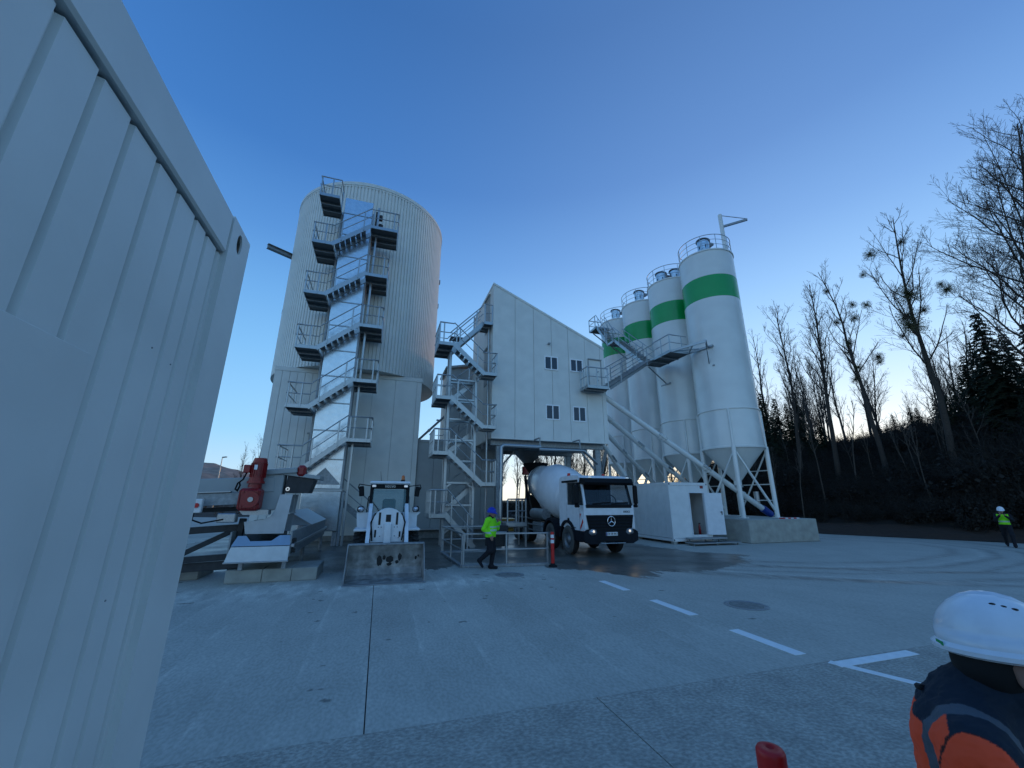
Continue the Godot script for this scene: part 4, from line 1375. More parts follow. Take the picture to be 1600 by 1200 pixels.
func limb(b: B, p: Vector3, d: Vector3, ln: float, r: float, level: int, lift: float, dense: float) -> void:
	var pts := wander(p, d, ln, 6 if level == 1 else (4 if level == 2 else 2), 0.26, lift)
	b.rod(pts, r, 5 if level == 1 else 3, maxf(r * 0.28, 0.006), false)
	if level >= 4: return
	var n := int((ln * 2.6 + 2.0) * dense) if level == 1 else (int((ln * 3.6 + 3.0) * dense) if level == 2 else int(ln * 4.0 * dense))
	for k in n:
		var t := rng.randf_range(0.18, 1.0)
		var a := along_path(pts, t)
		var dd: Vector3 = (a[1] * rng.randf_range(0.7, 1.1) + perp(a[1]) * rng.randf_range(0.45, 0.95)).normalized()
		limb(b, a[0], dd, ln * rng.randf_range(0.28, 0.5) * (1.15 - 0.55 * t), maxf(r * 0.42 * (1.0 - 0.5 * t), 0.0065), level + 1, lift, dense)

func tree(sd: int, h: float, r: float, bare: float, n: int, spread: float, ang: float, dense: float, lean := Vector3.ZERO) -> Array:
	# returns [trunk mesh, crown mesh, trunk path]
	rng.seed = sd
	var tb := B.new()
	var cb := B.new()
	var pts := wander(Vector3(0, -0.3, 0), (Vector3.UP + lean).normalized(), h, 11, 0.11, 0.06)
	tb.rod(pts, r, 9, r * 0.1, false)
	for k in n:
		var t := lerpf(bare, 0.98, pow((k + rng.randf()) / n, 0.85))
		var a := along_path(pts, t)
		var az := k * 2.4 + rng.randf_range(-0.5, 0.5)
		var out := Vector3(cos(az), 0, sin(az))
		var d: Vector3 = (out * sin(ang) + Vector3.UP * cos(ang) + a[1] * 0.3).normalized()
		var ln := spread * (1.0 - 0.72 * pow((t - bare) / (1.0 - bare), 1.4)) * rng.randf_range(0.65, 1.15)
		limb(cb, a[0], d, ln, r * 0.3 * (1.08 - t) + 0.016, 1, 0.11, dense)
	return [tb.mesh(), cb.mesh(), pts]

func plant_tree(called: String, tr: Array, label: String, at: Vector3, turn: float, s: float, m: Material, group := "") -> Node3D:
	var t := thing(called, label, "tree", at, turn, group)
	t.scale = Vector3.ONE * s
	copy_part(t, "trunk", tr[0], m)
	copy_part(t, "crown", tr[1], m)
	return t

func mistletoe_mesh(sd: int) -> ArrayMesh:
	rng.seed = sd
	var b := B.new()
	for k in 330:
		var d := Vector3(rng.randf_range(-1, 1), rng.randf_range(-1, 1), rng.randf_range(-1, 1)).normalized()
		var e := d * rng.randf_range(0.7, 1.0)
		var s := perp(d) * 0.012
		b.tri(-s, s, e)
		for j in 2:
			var f := e * rng.randf_range(0.6, 1.0)
			var u := perp(d) * 0.1; var w := (d + perp(d)).normalized() * 0.13
			b.tri(f, f + w * 0.5 + u * 0.25, f + w)
			b.tri(f, f + w, f + w * 0.5 - u * 0.25)
	return b.mesh()

func conifer(sd: int, h: float) -> Array:
	rng.seed = sd
	var tb := B.new()
	tb.tube(Vector3(0, -0.3, 0), Vector3(0, h, 0), h * 0.016, 0.02, 8, false)
	var b := B.new()
	var y := h * 0.06
	while y < h * 0.985:
		var t := y / h
		var ln := h * 0.215 * pow(1.0 - t, 0.8) + 0.12
		var n := int(lerpf(9, 5, t))
		for k in n:
			var az := TAU * (k + rng.randf()) / n
			var l := ln * rng.randf_range(0.6, 1.15)
			var out := Vector3(cos(az), 0, sin(az))
			var side := Vector3(-sin(az), 0, cos(az))
			var m := int(l * 5.0) + 3
			for j in m:
				var u := (j + 0.5) / m
				var p := Vector3(0, y + 0.1 * l - 0.42 * l * u * u, 0) + out * l * u
				var wd := l * 0.3 * (1.0 - 0.75 * u) + 0.07
				for s in [-1.0, 1.0]:
					var tip: Vector3 = p + side * s * wd * rng.randf_range(0.7, 1.1) + out * wd * 0.7 + Vector3(0, rng.randf_range(-0.18, 0.03), 0)
					var q := out * 0.13 + Vector3(0, rng.randf_range(-0.05, 0.05), 0)
					b.tri(p, p + q, tip)
					b.tri(p + q * 0.3, tip + Vector3(0, -0.16, 0) * wd, p + q * 0.9 + Vector3(0, -0.1, 0))
		y += h * 0.024 * rng.randf_range(0.8, 1.2)
	return [tb.mesh(), b.mesh(), []]

func at_az(az: float, d: float) -> Vector3:
	var p := Vector2(sin(deg_to_rad(az)) * d, -cos(deg_to_rad(az)) * d)
	return Vector3(p.x, bank_height(p), p.y)

func make_trees() -> void:
	var m1 := mistletoe_mesh(5)
	# the tall poplars along the edge of the wood
	var hero := [
		[52.9, 41.0, 16.5, 0.17, 0.34, 26, 4.6, 0.5, "slender bare poplar next to the jib crane silo"],
		[56.2, 41.0, 17.2, 0.2, 0.36, 30, 4.4, 0.45, "bare poplar with many upright boughs left of the sunset glow"],
		[60.2, 40.0, 18.4, 0.19, 0.42, 20, 4.2, 0.75, "bare poplar with small mistletoe balls right beside the sunset glow"],
		[64.8, 38.5, 19.4, 0.22, 0.42, 18, 5.2, 0.8, "bare poplar with big dark mistletoe clumps at mid height"],
		[71.6, 36.0, 23.5, 0.26, 0.3, 34, 8.5, 0.85, "tallest bare poplar with a wide spreading crown over the spruces"],
		[77.3, 34.0, 21.5, 0.26, 0.3, 32, 8.0, 0.85, "tall bare poplar furthest along the wood edge with its crown high up"]]
	var i := 0
	for q in hero:
		var tr := tree(100 + i, q[2], q[3], q[4], q[5], q[6], q[7], 0.95 if i > 3 else 0.85)
		var at := at_az(q[0], q[1])
		var t := plant_tree("bare_tree", tr, q[8], at, 40.0 * i, 1.0, M.bark)
		if i == 2 or i == 3:
			rng.seed = 300 + i
			for k in (13 if i == 2 else 11):
				var a := along_path(tr[2], rng.randf_range(0.45, 0.93))
				var az := rng.randf() * TAU
				var off := Vector3(cos(az), 0.3, sin(az)) * (rng.randf_range(0.2, 2.6) if k > 2 else 0.3)
				var s := rng.randf_range(0.26, 0.48) * (1.2 if i == 3 else 1.0) * (1.7 if k < 3 and i == 3 else 1.0)
				copy_part(t, "mistletoe", m1, M.mistletoe, Transform3D(Basis.from_scale(Vector3.ONE * s).rotated(Vector3.UP, k), a[0] + off))
		i += 1
	# background wood
	var kinds := []
	for k in 5:
		kinds.append(tree(200 + k, 13.0 + k * 0.7, 0.13 + 0.015 * k, 0.22, 22, 4.2, 0.55, 0.8))
	rng.seed = 909
	var spots := []
	for k in 80: spots.append([rng.randf_range(44.0, 88.0), rng.randf_range(46.0, 80.0), rng.randf_range(0.55, 1.0), "thin bare tree standing in the dark wood behind the poplars", "bare trees in the dark wood"])
	for k in 40: spots.append([rng.randf_range(11.0, 35.0), rng.randf_range(47.0, 70.0), rng.randf_range(0.6, 1.05), "bare tree seen through the truck lane under the mixing house", "bare trees seen through the truck lane"])
	for k in 8: spots.append([rng.randf_range(36.0, 44.0), rng.randf_range(50.0, 66.0), rng.randf_range(0.5, 0.8), "bare tree standing behind the row of silos", "bare trees behind the silos"])
	var kk := 0
	for q in spots:
		var at := at_az(q[0], q[1])
		if edge_side(Vector2(at.x, at.z)) < 0.6: continue
		plant_tree("bare_tree", kinds[kk % 5], q[3], at - Vector3(0, 0.1, 0), rng.randf() * 360.0, q[2], M.bark, q[4])
		kk += 1
	# thin leaning saplings on the bank
	var thin := []
	for k in 4: thin.append(tree(400 + k, 6.5, 0.05, 0.5, 9, 1.6, 0.5, 0.6, Vector3(0.25 - 0.13 * k, 0, 0.1)))
	rng.seed = 411
	for k in 46:
		var at := at_az(rng.randf_range(46.0, 84.0), rng.randf_range(31.0, 44.0))
		if edge_side(Vector2(at.x, at.z)) < 1.2: continue
		plant_tree("sapling", thin[k % 4], "thin leaning leafless sapling on the bank beside the yard", at - Vector3(0, 0.1, 0), rng.randf() * 360.0, rng.randf_range(0.6, 1.25), M.bark_pale, "saplings on the bank")
	# birches beyond the conveyor
	for q in [[-15.9, 74.0, 0.66, "left bare birch above the conveyor behind the red motor", 3], [-14.6, 66.0, 0.8, "bare birch rising just behind the red motor", 1]]:
		plant_tree("birch_tree", kinds[q[4]], "bare birch behind the conveyor with the red motor", at_az(q[0], q[1]) * Vector3(1, 0, 1) - Vector3(0, 0.1, 0), 77.0 * q[4], q[2], M.bark_pale, "birches behind the conveyor")
	# conifers
	var cf := [conifer(501, 12.0), conifer(502, 12.0), conifer(503, 12.0)]
	var cs := [[69.3, 44.0, 0.98], [71.8, 42.0, 0.86], [74.2, 43.0, 1.0], [77.0, 41.0, 0.95], [80.5, 40.0, 1.05], [67.6, 47.0, 0.66], [66.4, 50.0, 0.5], [72.8, 50.0, 1.1], [78.6, 47.0, 1.2], [70.4, 50.0, 0.8], [52.6, 50.0, 0.58], [50.2, 47.0, 0.72], [53.6, 54.0, 0.66], [49.2, 50.0, 0.8], [54.4, 46.0, 0.36], [51.0, 44.0, 0.5], [63.0, 56.0, 0.42], [64.9, 54.0, 0.5], [65.8, 46.0, 0.42], [67.0, 53.0, 0.62], [68.4, 50.0, 0.8], [61.6, 58.0, 0.36], [73.4, 39.0, 0.6], [76.0, 38.0, 0.62], [70.3, 40.0, 0.5], [51.5, 52.0, 0.66], [55.4, 51.0, 0.42], [48.5, 55.0, 0.6], [63.5, 52.0, 0.34], [84.0, 40.0, 0.9]]
	kk = 0
	for q in cs:
		var at := at_az(q[0], q[1])
		var t := thing("spruce_tree", "dark dense spruce among the bare trees at the wood edge", "tree", at - Vector3(0, 0.1, 0), 50.0 * kk, "spruces at the wood edge")
		t.scale = Vector3.ONE * q[2]
		copy_part(t, "trunk", cf[kk % 3][0], M.bark)
		copy_part(t, "crown", cf[kk % 3][1], M.needles)
		kk += 1
	# brushwood covering the bank
	for v in 3:
		rng.seed = 600 + v
		var b := B.new()
		for k in 24:
			var p := Vector3(rng.randf_range(-0.9, 0.9), -0.1, rng.randf_range(-0.9, 0.9))
			var d := Vector3(rng.randf_range(-0.7, 0.7), 1.0, rng.randf_range(-0.7, 0.7)).normalized()
			var pts := wander(p, d, rng.randf_range(1.2, 2.6), 4, 0.5, 0.0)
			b.rod(pts, 0.022, 3, 0.008, false)
			for j in 16:
				var a := along_path(pts, rng.randf_range(0.15, 1.0))
				var e: Vector3 = (a[1] + perp(a[1]) * 1.3).normalized()
				var l := rng.randf_range(0.25, 0.8)
				b.rod([a[0], a[0] + e * l * 0.5, a[0] + (e + perp(e) * 0.3) * l], 0.01, 3, 0.005, false)
			for j in 26:
				var a := along_path(pts, rng.randf_range(0.0, 0.8))
				var c: Vector3 = a[0] + perp(a[1]) * rng.randf_range(0.05, 0.4)
				var u := perp(Vector3.UP) * rng.randf_range(0.05, 0.11); var w := perp(u.normalized()) * rng.randf_range(0.05, 0.11)
				b.quad(c - u, c + w, c + u, c - w)
		var xs := []
		rng.seed = 640 + v
		while xs.size() < 900:
			var az := rng.randf_range(8.0, 92.0) if rng.randf() > 0.25 else rng.randf_range(44.0, 86.0)
			var at := at_az(az, rng.randf_range(28.0, 82.0))
			var es := edge_side(Vector2(at.x, at.z))
			if es < 2.0: continue
			var s := rng.randf_range(0.7, 1.35)
			if es < 4.0: s *= 0.6
			if az < 38.0: s *= 0.42
			else: s *= 0.7 + 0.95 * smoothstep(58.0, 74.0, az) + 0.35 * smoothstep(54.0, 50.0, az)
			xs.append(Transform3D(Basis.from_scale(Vector3(s, s * rng.randf_range(0.8, 1.2), s)).rotated(Vector3.UP, rng.randf() * TAU), at))
		var mm := MultiMesh.new()
		mm.transform_format = MultiMesh.TRANSFORM_3D
		mm.mesh = b.mesh()
		mm.instance_count = xs.size()
		for k in xs.size(): mm.set_instance_transform(k, xs[k])
		var o := MultiMeshInstance3D.new()
		o.name = ["brushwood", "brambles", "undergrowth"][v]
		o.multimesh = mm
		o.material_override = M.twigs
		add_child(o)
		tag(o, ["dark leafless brushwood covering the wooded bank", "dark tangled brambles covering the wooded bank", "dark low undergrowth covering the wooded bank"][v], "undergrowth")
		o.set_meta("kind", "stuff")
	# bushes at the foot of the far heap
	rng.seed = 700
	var bt := tree(710, 3.2, 0.07, 0.06, 26, 2.1, 0.8, 1.0)
	for k in 15:
		var at := at_az(rng.randf_range(-21.5, -13.0), rng.randf_range(58.0, 100.0)) * Vector3(1, 0, 1)
		var t := thing("bush", "brown leafless bush at the foot of the bare soil heap", "bush", at, rng.randf() * 360.0, "bushes below the soil heap")
		t.scale = Vector3.ONE * rng.randf_range(0.6, 1.1)
		copy_part(t, "stem", bt[0], M.bark_pale)
		copy_part(t, "crown", bt[1], M.bark_pale)
	# lamp posts
	for q in [[-17.9, 70.0, 7.5, "thin lamp post in front of the soil heap"], [7.5, 44.0, 10.2, "lamp post with two heads in the gap beside the round tower"]]:
		var at := at_az(q[0], q[1]) * Vector3(1, 0, 1)
		var t := thing("lamp_post", q[3], "lamp post", at)
		var b := B.new()
		b.tube(Vector3(0, 0, 0), Vector3(0, q[2], 0), 0.09, 0.05, 10)
		part(t, "pole", b, M.galv)
		for s in ([-1.0, 1.0] if q[0] > 0.0 else [1.0]):
			b = B.new()
			b.beam(Vector3(0, q[2], 0), Vector3(s * 0.55, q[2] + 0.08, 0.1), 0.3, 0.14, Vector3.UP, 0.03)
			part(t, "lamp_head", b, M.galv_dull)

# ---------- lorry with a mixing drum ----------
func wheel(parent: Node3D, at: Vector3, r: float, w: float, side: float, dusty: Material) -> void:
	# axle along x; side = +1 when the outer face looks to +x
	var xf := Transform3D(Basis(Vector3(0, 0, 1), -PI / 2 * side), at)
	var b := B.new()
	b.lathe([Vector2(r * 0.56, -w / 2), Vector2(r * 0.9, -w / 2), Vector2(r * 0.99, -w * 0.36), Vector2(r, 0), Vector2(r * 0.99, w * 0.36)], 32, xf)
	var t := part(parent, "wheel", b, M.rubber)
	b = B.new()
	b.lathe([Vector2(r * 0.99, w * 0.36), Vector2(r * 0.92, w * 0.49), Vector2(r * 0.6, w * 0.5), Vector2(r * 0.57, w * 0.42)], 32, xf)
	part(t, "sidewall", b, dusty)
	b = B.new()
	b.lathe([Vector2(r * 0.58, w * 0.45), Vector2(r * 0.55, w * 0.42), Vector2(r * 0.5, w * 0.22), Vector2(r * 0.3, w * 0.2), Vector2(r * 0.26, w * 0.42), Vector2(r * 0.2, w * 0.5), Vector2(0.005, w * 0.51)], 28, xf)
	for k in 10:
		var a := TAU * k / 10.0
		b.tube(xf * Vector3(cos(a) * r * 0.37, w * 0.2, sin(a) * r * 0.37), xf * Vector3(cos(a) * r * 0.37, w * 0.27, sin(a) * r * 0.37), 0.018, -1, 6)
	part(t, "rim", b, M.rim)

func letters(parent: Node, called: String, text: String, size: float, m: Material, at: Vector3, bold := true) -> void:
	var tm := TextMesh.new()
	var f := SystemFont.new()
	f.font_names = PackedStringArray(["Droid Sans"])
	f.font_weight = 700 if bold else 400
	tm.font = f
	tm.text = text
	tm.font_size = 32
	tm.pixel_size = size / 24.0
	tm.depth = 0.004
	copy_part(parent, called, tm, m, Transform3D(Basis(), at))

func make_mixer_truck() -> void:
	var t := thing("mixer_truck", "white concrete mixer truck leaving the lane under the mixing house", "truck", Vector3(8.1, 0, -15.0))
	t.scale = Vector3(0.88, 1, 1)
	var b := B.new()
	# wheels
	for z in [0.0, -1.75]:
		for s in [-1.0, 1.0]: wheel(t, Vector3(s * 1.08, 0.52, z), 0.52, 0.32, s, M.rubber_dusty)
	for z in [-4.9, -6.25]:
		for s in [-1.0, 1.0]: wheel(t, Vector3(s * 0.98, 0.52, z), 0.52, 0.55, s, M.rubber_dusty)
	# chassis
	for s in [-1.0, 1.0]:
		b = B.new()
		b.span(Vector3(s * 0.42 - 0.05, 0.72, -7.3), Vector3(s * 0.42 + 0.05, 1.02, 0.9), 0.01)
		part(t, "frame_rail", b, M.grime)
		b = B.new()
		b.span(Vector3(s * 0.95 - 0.25, 1.06, -7.2), Vector3(s * 0.95 + 0.25, 1.12, -2.9), 0.02)
		part(t, "running_board", b, M.grime)
		b = B.new()
		b.span(Vector3(s * 0.95 - 0.24, 0.5, -3.95), Vector3(s * 0.95 + 0.24, 1.0, -2.75), 0.05)
		part(t, "side_tank", b, M.galv_dull)
		b = B.new()
		b.tube(Vector3(s * 1.2, 0.62, -5.6), Vector3(s * 1.2, 0.62, -2.6), 0.03, -1, 8)
		b.tube(Vector3(s * 1.2, 0.86, -5.6), Vector3(s * 1.2, 0.86, -2.6), 0.03, -1, 8)
		part(t, "side_guard", b, M.galv_dull)
		for z in [0.0, -1.75]:
			b = B.new()
			var c := Vector3(s * 1.07, 0.52, z)
			for k in 12:
				var a0 := PI * (0.02 + 0.96 * k / 12.0); var a1 := PI * (0.02 + 0.96 * (k + 1) / 12.0)
				for rr in [[0.62, 1.0], [0.72, -1.0]]:
					var p: Vector3 = c + Vector3(0, sin(a0), cos(a0)) * rr[0]; var q: Vector3 = c + Vector3(0, sin(a1), cos(a1)) * rr[0]
					var h := Vector3(0.19, 0, 0)
					if rr[1] < 0: b.quad(p + h, q + h, q - h, p - h)
					else: b.quad(p - h, q - h, q + h, p + h)
				for sd in [-1.0, 1.0]:
					var h := Vector3(0.19 * sd, 0, 0)
					var p0 := c + Vector3(0, sin(a0), cos(a0)) * 0.62 + h; var q0 := c + Vector3(0, sin(a1), cos(a1)) * 0.62 + h
					var p1 := c + Vector3(0, sin(a0), cos(a0)) * 0.72 + h; var q1 := c + Vector3(0, sin(a1), cos(a1)) * 0.72 + h
					if sd > 0: b.quad(p0, p1, q1, q0)
					else: b.quad(p0, q0, q1, p1)
			part(t, "mudguard", b, M.navy_plastic)
	# cab
	b = B.new()
	var side := Basis(Vector3(0, 0, 1), Vector3(0, 1, 0), Vector3(-1, 0, 0))
	b.slab(PackedVector2Array([Vector2(-0.78, 1.25), Vector2(-0.5, 1.25), Vector2(-0.42, 1.2), Vector2(0.62, 1.12), Vector2(0.75, 0.98), Vector2(1.3, 0.98), Vector2(1.37, 1.3), Vector2(1.36, 1.9), Vector2(1.32, 1.96), Vector2(-0.78, 1.96)]), 2.36, Transform3D(side, Vector3(1.18, 0, 0)))
	b.slab(PackedVector2Array([Vector2(-0.78, 1.96), Vector2(-0.1, 1.96), Vector2(-0.1, 2.74), Vector2(-0.78, 2.74)]), 2.34, Transform3D(side, Vector3(1.17, 0, 0)))
	b.slab(PackedVector2Array([Vector2(-0.78, 2.74), Vector2(1.1, 2.72), Vector2(1.1, 2.84), Vector2(0.92, 2.95), Vector2(0.5, 3.0), Vector2(-0.6, 2.98), Vector2(-0.78, 2.9)]), 2.3, Transform3D(side, Vector3(1.15, 0, 0)))
	var cab := part(t, "cab", b, M.white_paint)
	for s in [-1.0, 1.0]:
		b = B.new()
		b.beam(Vector3(s * 1.1, 1.94, 1.31), Vector3(s * 1.07, 2.76, 1.06), 0.1, 0.1, Vector3.FORWARD, 0.02)
		part(cab, "windscreen_pillar", b, M.white_paint if s < 0 else M.black_plastic)
		b = B.new()
		b.quad(Vector3(s * 1.13, 1.96, -0.1), Vector3(s * 1.13, 1.96, 1.24), Vector3(s * 1.11, 2.72, 1.02), Vector3(s * 1.11, 2.72, -0.1))
		part(cab, "side_window", b, M.glass)
		b = B.new()
		b.span(Vector3(s * 1.185 - 0.012, 1.48, -0.02), Vector3(s * 1.185 + 0.012, 1.6, 0.14), 0.008)
		part(cab, "door_handle", b, M.black_plastic)
		b = B.new()
		for q in [[-0.08, 1.22, -0.07, 1.96], [0.98, 1.12, 0.99, 1.96]]:
			b.span(Vector3(s * 1.1795 - 0.002, q[1], q[0]), Vector3(s * 1.1795 + 0.002, q[3], q[2]))
		part(cab, "door_seam", b, M.black_plastic)
		# mirrors
		b = B.new()
		b.box(Vector3(s * 1.42, 2.3, 1.22), Vector3(0.2, 0.62, 0.16), 0.05, Basis(Vector3.UP, s * 0.3))
		b.box(Vector3(s * 1.4, 1.92, 1.22), Vector3(0.2, 0.14, 0.14), 0.04, Basis(Vector3.UP, s * 0.3))
		var mi := part(t, "mirror", b, M.black_plastic)
		b = B.new()
		b.rod([Vector3(s * 1.1, 2.68, 1.0), Vector3(s * 1.36, 2.66, 1.18), Vector3(s * 1.4, 2.5, 1.2)], 0.03, 8)
		part(mi, "mirror_arm", b, M.black_plastic)
	b = B.new()
	b.span(Vector3(-1.19, 2.74, -0.5), Vector3(-1.155, 2.8, 0.9), 0.01)
	part(cab, "wind_deflector", b, M.black_plastic)
	b = B.new()
	b.quad(Vector3(-1.06, 1.97, 1.34), Vector3(1.06, 1.97, 1.34), Vector3(1.03, 2.74, 1.1), Vector3(-1.03, 2.74, 1.1))
	part(cab, "windscreen", b, M.glass)
	b = B.new()
	b.span(Vector3(-1.08, 1.83, 1.33), Vector3(1.08, 1.99, 1.385), 0.02)
	part(cab, "cowl", b, M.black_plastic)
	for s in [[-0.75, 0.1], [0.15, 0.95]]:
		b = B.new()
		b.beam(Vector3(s[0], 2.02, 1.36), Vector3(s[1], 2.06, 1.355), 0.02, 0.03, Vector3.UP)
		part(cab, "wiper", b, M.black_plastic)
	b = B.new()
	b.slab(PackedVector2Array([Vector2(1.0, 2.66), Vector2(1.42, 2.6), Vector2(1.5, 2.7), Vector2(1.42, 2.82), Vector2(1.06, 2.86)]), 2.3, Transform3D(side, Vector3(1.15, 0, 0)))
	var vs := part(cab, "sun_visor", b, M.black_plastic)
	for s in [-1.0, 1.0]:
		b = B.new()
		b.box(Vector3(s * 0.9, 2.79, 1.46), Vector3(0.14, 0.06, 0.03), 0.01)
		part(vs, "marker_lamp", b, M.lens)
	# inside of the cab
	b = B.new()
	b.span(Vector3(-1.1, 1.965, -0.099), Vector3(1.1, 2.73, -0.08))
	b.span(Vector3(-1.1, 2.7, -0.08), Vector3(1.1, 2.715, 0.95))
	part(cab, "lining", b, M.seat)
	b = B.new()
	b.span(Vector3(-1.08, 1.9, 0.72), Vector3(1.08, 2.06, 1.24), 0.05)
	part(cab, "dashboard", b, M.seat)
	for x in [-0.6, 0.6]:
		b = B.new()
		b.span(Vector3(x - 0.25, 1.965, -0.02), Vector3(x + 0.25, 2.62, 0.14), 0.06)
		part(cab, "seat", b, M.seat)
	b = B.new()
	var ring := []
	for k in 21: ring.append(Vector3(0.6 + cos(TAU * k / 20.0) * 0.21, 2.16 + sin(TAU * k / 20.0) * 0.14, 0.66 + sin(TAU * k / 20.0) * -0.14))
	b.rod(ring, 0.018, 6)
	part(cab, "steering_wheel", b, M.black_plastic)
	b = B.new()
	b.box(Vector3(0.78, 2.07, 1.05), Vector3(0.3, 0.005, 0.2), 0.0, Basis(Vector3.RIGHT, 0.5))
	part(cab, "paper_sheet", b, M.white_paint)
	# grille with the star
	b = B.new()
	b.slab(PackedVector2Array([Vector2(-1.0, 1.28), Vector2(1.0, 1.28), Vector2(1.1, 1.72), Vector2(-1.1, 1.72)]), 0.05, Transform3D(Basis(), Vector3(0, 0, 1.36)))
	var gr := part(t, "grille", b, M.black_plastic)
	for y in [1.36, 1.47, 1.58, 1.68]:
		b = B.new()
		var hw := lerpf(0.99, 1.08, (y - 1.28) / 0.42)
		b.span(Vector3(-hw, y - 0.03, 1.405), Vector3(hw, y + 0.02, 1.43), 0.01)
		part(gr, "grille_bar", b, M.navy_plastic)
	b = B.new()
	ring = []
	for k in 31: ring.append(Vector3(cos(TAU * k / 30.0) * 0.175, 1.53 + sin(TAU * k / 30.0) * 0.165, 1.46))
	b.rod(ring, 0.016, 8)
	for k in 3:
		var a := PI / 2 + TAU * k / 3.0
		b.tube(Vector3(0, 1.53, 1.46), Vector3(cos(a) * 0.165, 1.53 + sin(a) * 0.155, 1.46), 0.035, 0.008, 6)
	part(gr, "star_emblem", b, M.chrome)
	b = B.new()
	b.box(Vector3(0, 1.88, 1.365), Vector3(0.05, 0.05, 0.03), 0.012)
	part(cab, "badge", b, M.black_plastic)
	letters(cab, "model_lettering", "AROCS", 0.075, M.black_plastic, Vector3(0.82, 1.77, 1.367))
	letters(cab, "side_lettering", "AROCS", 0.06, M.black_plastic, Vector3(0, 0, 0))
	var sl: MeshInstance3D = cab.get_child(cab.get_child_count() - 1)
	sl.transform = Transform3D(Basis(Vector3.UP, -PI / 2), Vector3(-1.183, 1.27, 0.55))
	# striped corner panels
	for s in [-1.0, 1.0]:
		b = B.new()
		b.slab(PackedVector2Array([Vector2(0, 1.1), Vector2(0.3, 1.05), Vector2(0.33, 1.3), Vector2(0.22, 1.75), Vector2(0.0, 1.8)]), 0.012, Transform3D(Basis(Vector3(0, 0, 1), Vector3(0, 1, 0), Vector3(-1, 0, 0)), Vector3(s * 1.186 + 0.006, 0, 1.03)))
		var cp := part(t, "corner_panel", b, M.white_paint)
		for k in [[0.02, 1.62, 0.12, 1.74, 0.02, 1.74], [0.2, 1.06, 0.29, 1.06, 0.29, 1.18]]:
			b = B.new()
			b.slab(PackedVector2Array([Vector2(k[0], k[1]), Vector2(k[2], k[3]), Vector2(k[4], k[5])]), 0.004, Transform3D(Basis(Vector3(0, 0, 1), Vector3(0, 1, 0), Vector3(-1, 0, 0)), Vector3(s * 1.186 + (-0.007 if s < 0 else 0.011), 0, 1.03)))
			part(cp, "red_stripe", b, M.red_plastic)
		b = B.new()
		b.slab(PackedVector2Array([Vector2(0.02, 1.14), Vector2(0.27, 1.5), Vector2(0.24, 1.62), Vector2(0.02, 1.32)]), 0.004, Transform3D(Basis(Vector3(0, 0, 1), Vector3(0, 1, 0), Vector3(-1, 0, 0)), Vector3(s * 1.186 + (-0.007 if s < 0 else 0.011), 0, 1.03)))
		part(cp, "red_stripe", b, M.red_plastic)
	# bumper
	b = B.new()
	b.slab(PackedVector2Array([Vector2(-1.24, 0.62), Vector2(-1.0, 0.5), Vector2(-0.62, 0.5), Vector2(-0.5, 0.58), Vector2(0.5, 0.58), Vector2(0.62, 0.5), Vector2(1.0, 0.5), Vector2(1.24, 0.62), Vector2(1.25, 1.05), Vector2(1.1, 1.22), Vector2(0.9, 1.28), Vector2(-0.9, 1.28), Vector2(-1.1, 1.22), Vector2(-1.25, 1.05)]), 0.32, Transform3D(Basis(), Vector3(0, 0, 1.12)))
	var bp := part(t, "bumper", b, M.navy_plastic)
	for s in [-1.0, 1.0]:
		b = B.new()
		b.span(Vector3(s * 1.13 - 0.11, 0.55, 0.62), Vector3(s * 1.13 + 0.11, 1.12, 1.12), 0.04)
		part(bp, "bumper_side", b, M.navy_plastic)
		b = B.new()
		b.ball(Vector3(s * 0.86, 0.88, 1.43), Vector3(0.19, 0.11, 0.05), 16)
		var hl := part(t, "headlight", b, M.lens)
		b = B.new()
		b.ball(Vector3(s * 0.84, 0.9, 1.465), Vector3(0.06, 0.05, 0.025), 12)
		part(hl, "lamp_bulb", b, M.lamp_on)
		var sp := SpotLight3D.new()
		sp.name = "headlamp_light"
		sp.position = Vector3(s * 0.84, 0.9, 1.53)
		sp.rotation_degrees = Vector3(-8, 180, 0)
		sp.light_energy = 0.12
		sp.light_color = Color(1.0, 0.9, 0.72)
		sp.spot_range = 30.0
		sp.spot_angle = 40.0
		sp.light_size = 0.06
		sp.shadow_enabled = true
		t.add_child(sp)
	for y in [0.64, 1.2]:
		b = B.new()
		b.span(Vector3(-0.7, y - 0.05, 1.44), Vector3(0.7, y + 0.03, 1.452), 0.004)
		part(bp, "lower_grille", b, M.black_plastic)
	b = B.new()
	b.tube(Vector3(-0.55, 0.52, 1.46), Vector3(0.6, 0.52, 1.46), 0.025, -1, 10)
	part(bp, "tow_bar", b, M.galv)
	b = B.new()
	b.span(Vector3(-0.27, 0.75, 1.442), Vector3(0.27, 0.87, 1.455), 0.003)
	var pl := part(t, "number_plate", b, M.road_white)
	b = B.new()
	b.span(Vector3(-0.269, 0.752, 1.455), Vector3(-0.22, 0.868, 1.457))
	part(pl, "plate_band", b, M.blue_paint)
	letters(pl, "plate_characters", "EX·EB 963", 0.075, M.bare_dark, Vector3(0.02, 0.812, 1.457))
	for x in [-0.9, 0.9]:
		b = B.new()
		b.tube(Vector3(x, 3.0, -0.3), Vector3(x, 3.14, -0.3), 0.08, 0.06, 12)
		part(cab, "beacon", b, M.red_plastic)
	# drum
	var ax := Transform3D(Basis(Vector3.RIGHT, -PI / 2 + 0.2), Vector3(0, 2.02, -1.15))
	var pr := [Vector2(0.42, 0.0), Vector2(0.9, 0.14), Vector2(1.04, 0.42), Vector2(1.17, 1.35), Vector2(1.18, 2.25), Vector2(0.93, 3.5), Vector2(0.68, 4.55), Vector2(0.66, 4.8)]
	b = B.new()
	b.lathe(pr, 56, ax)
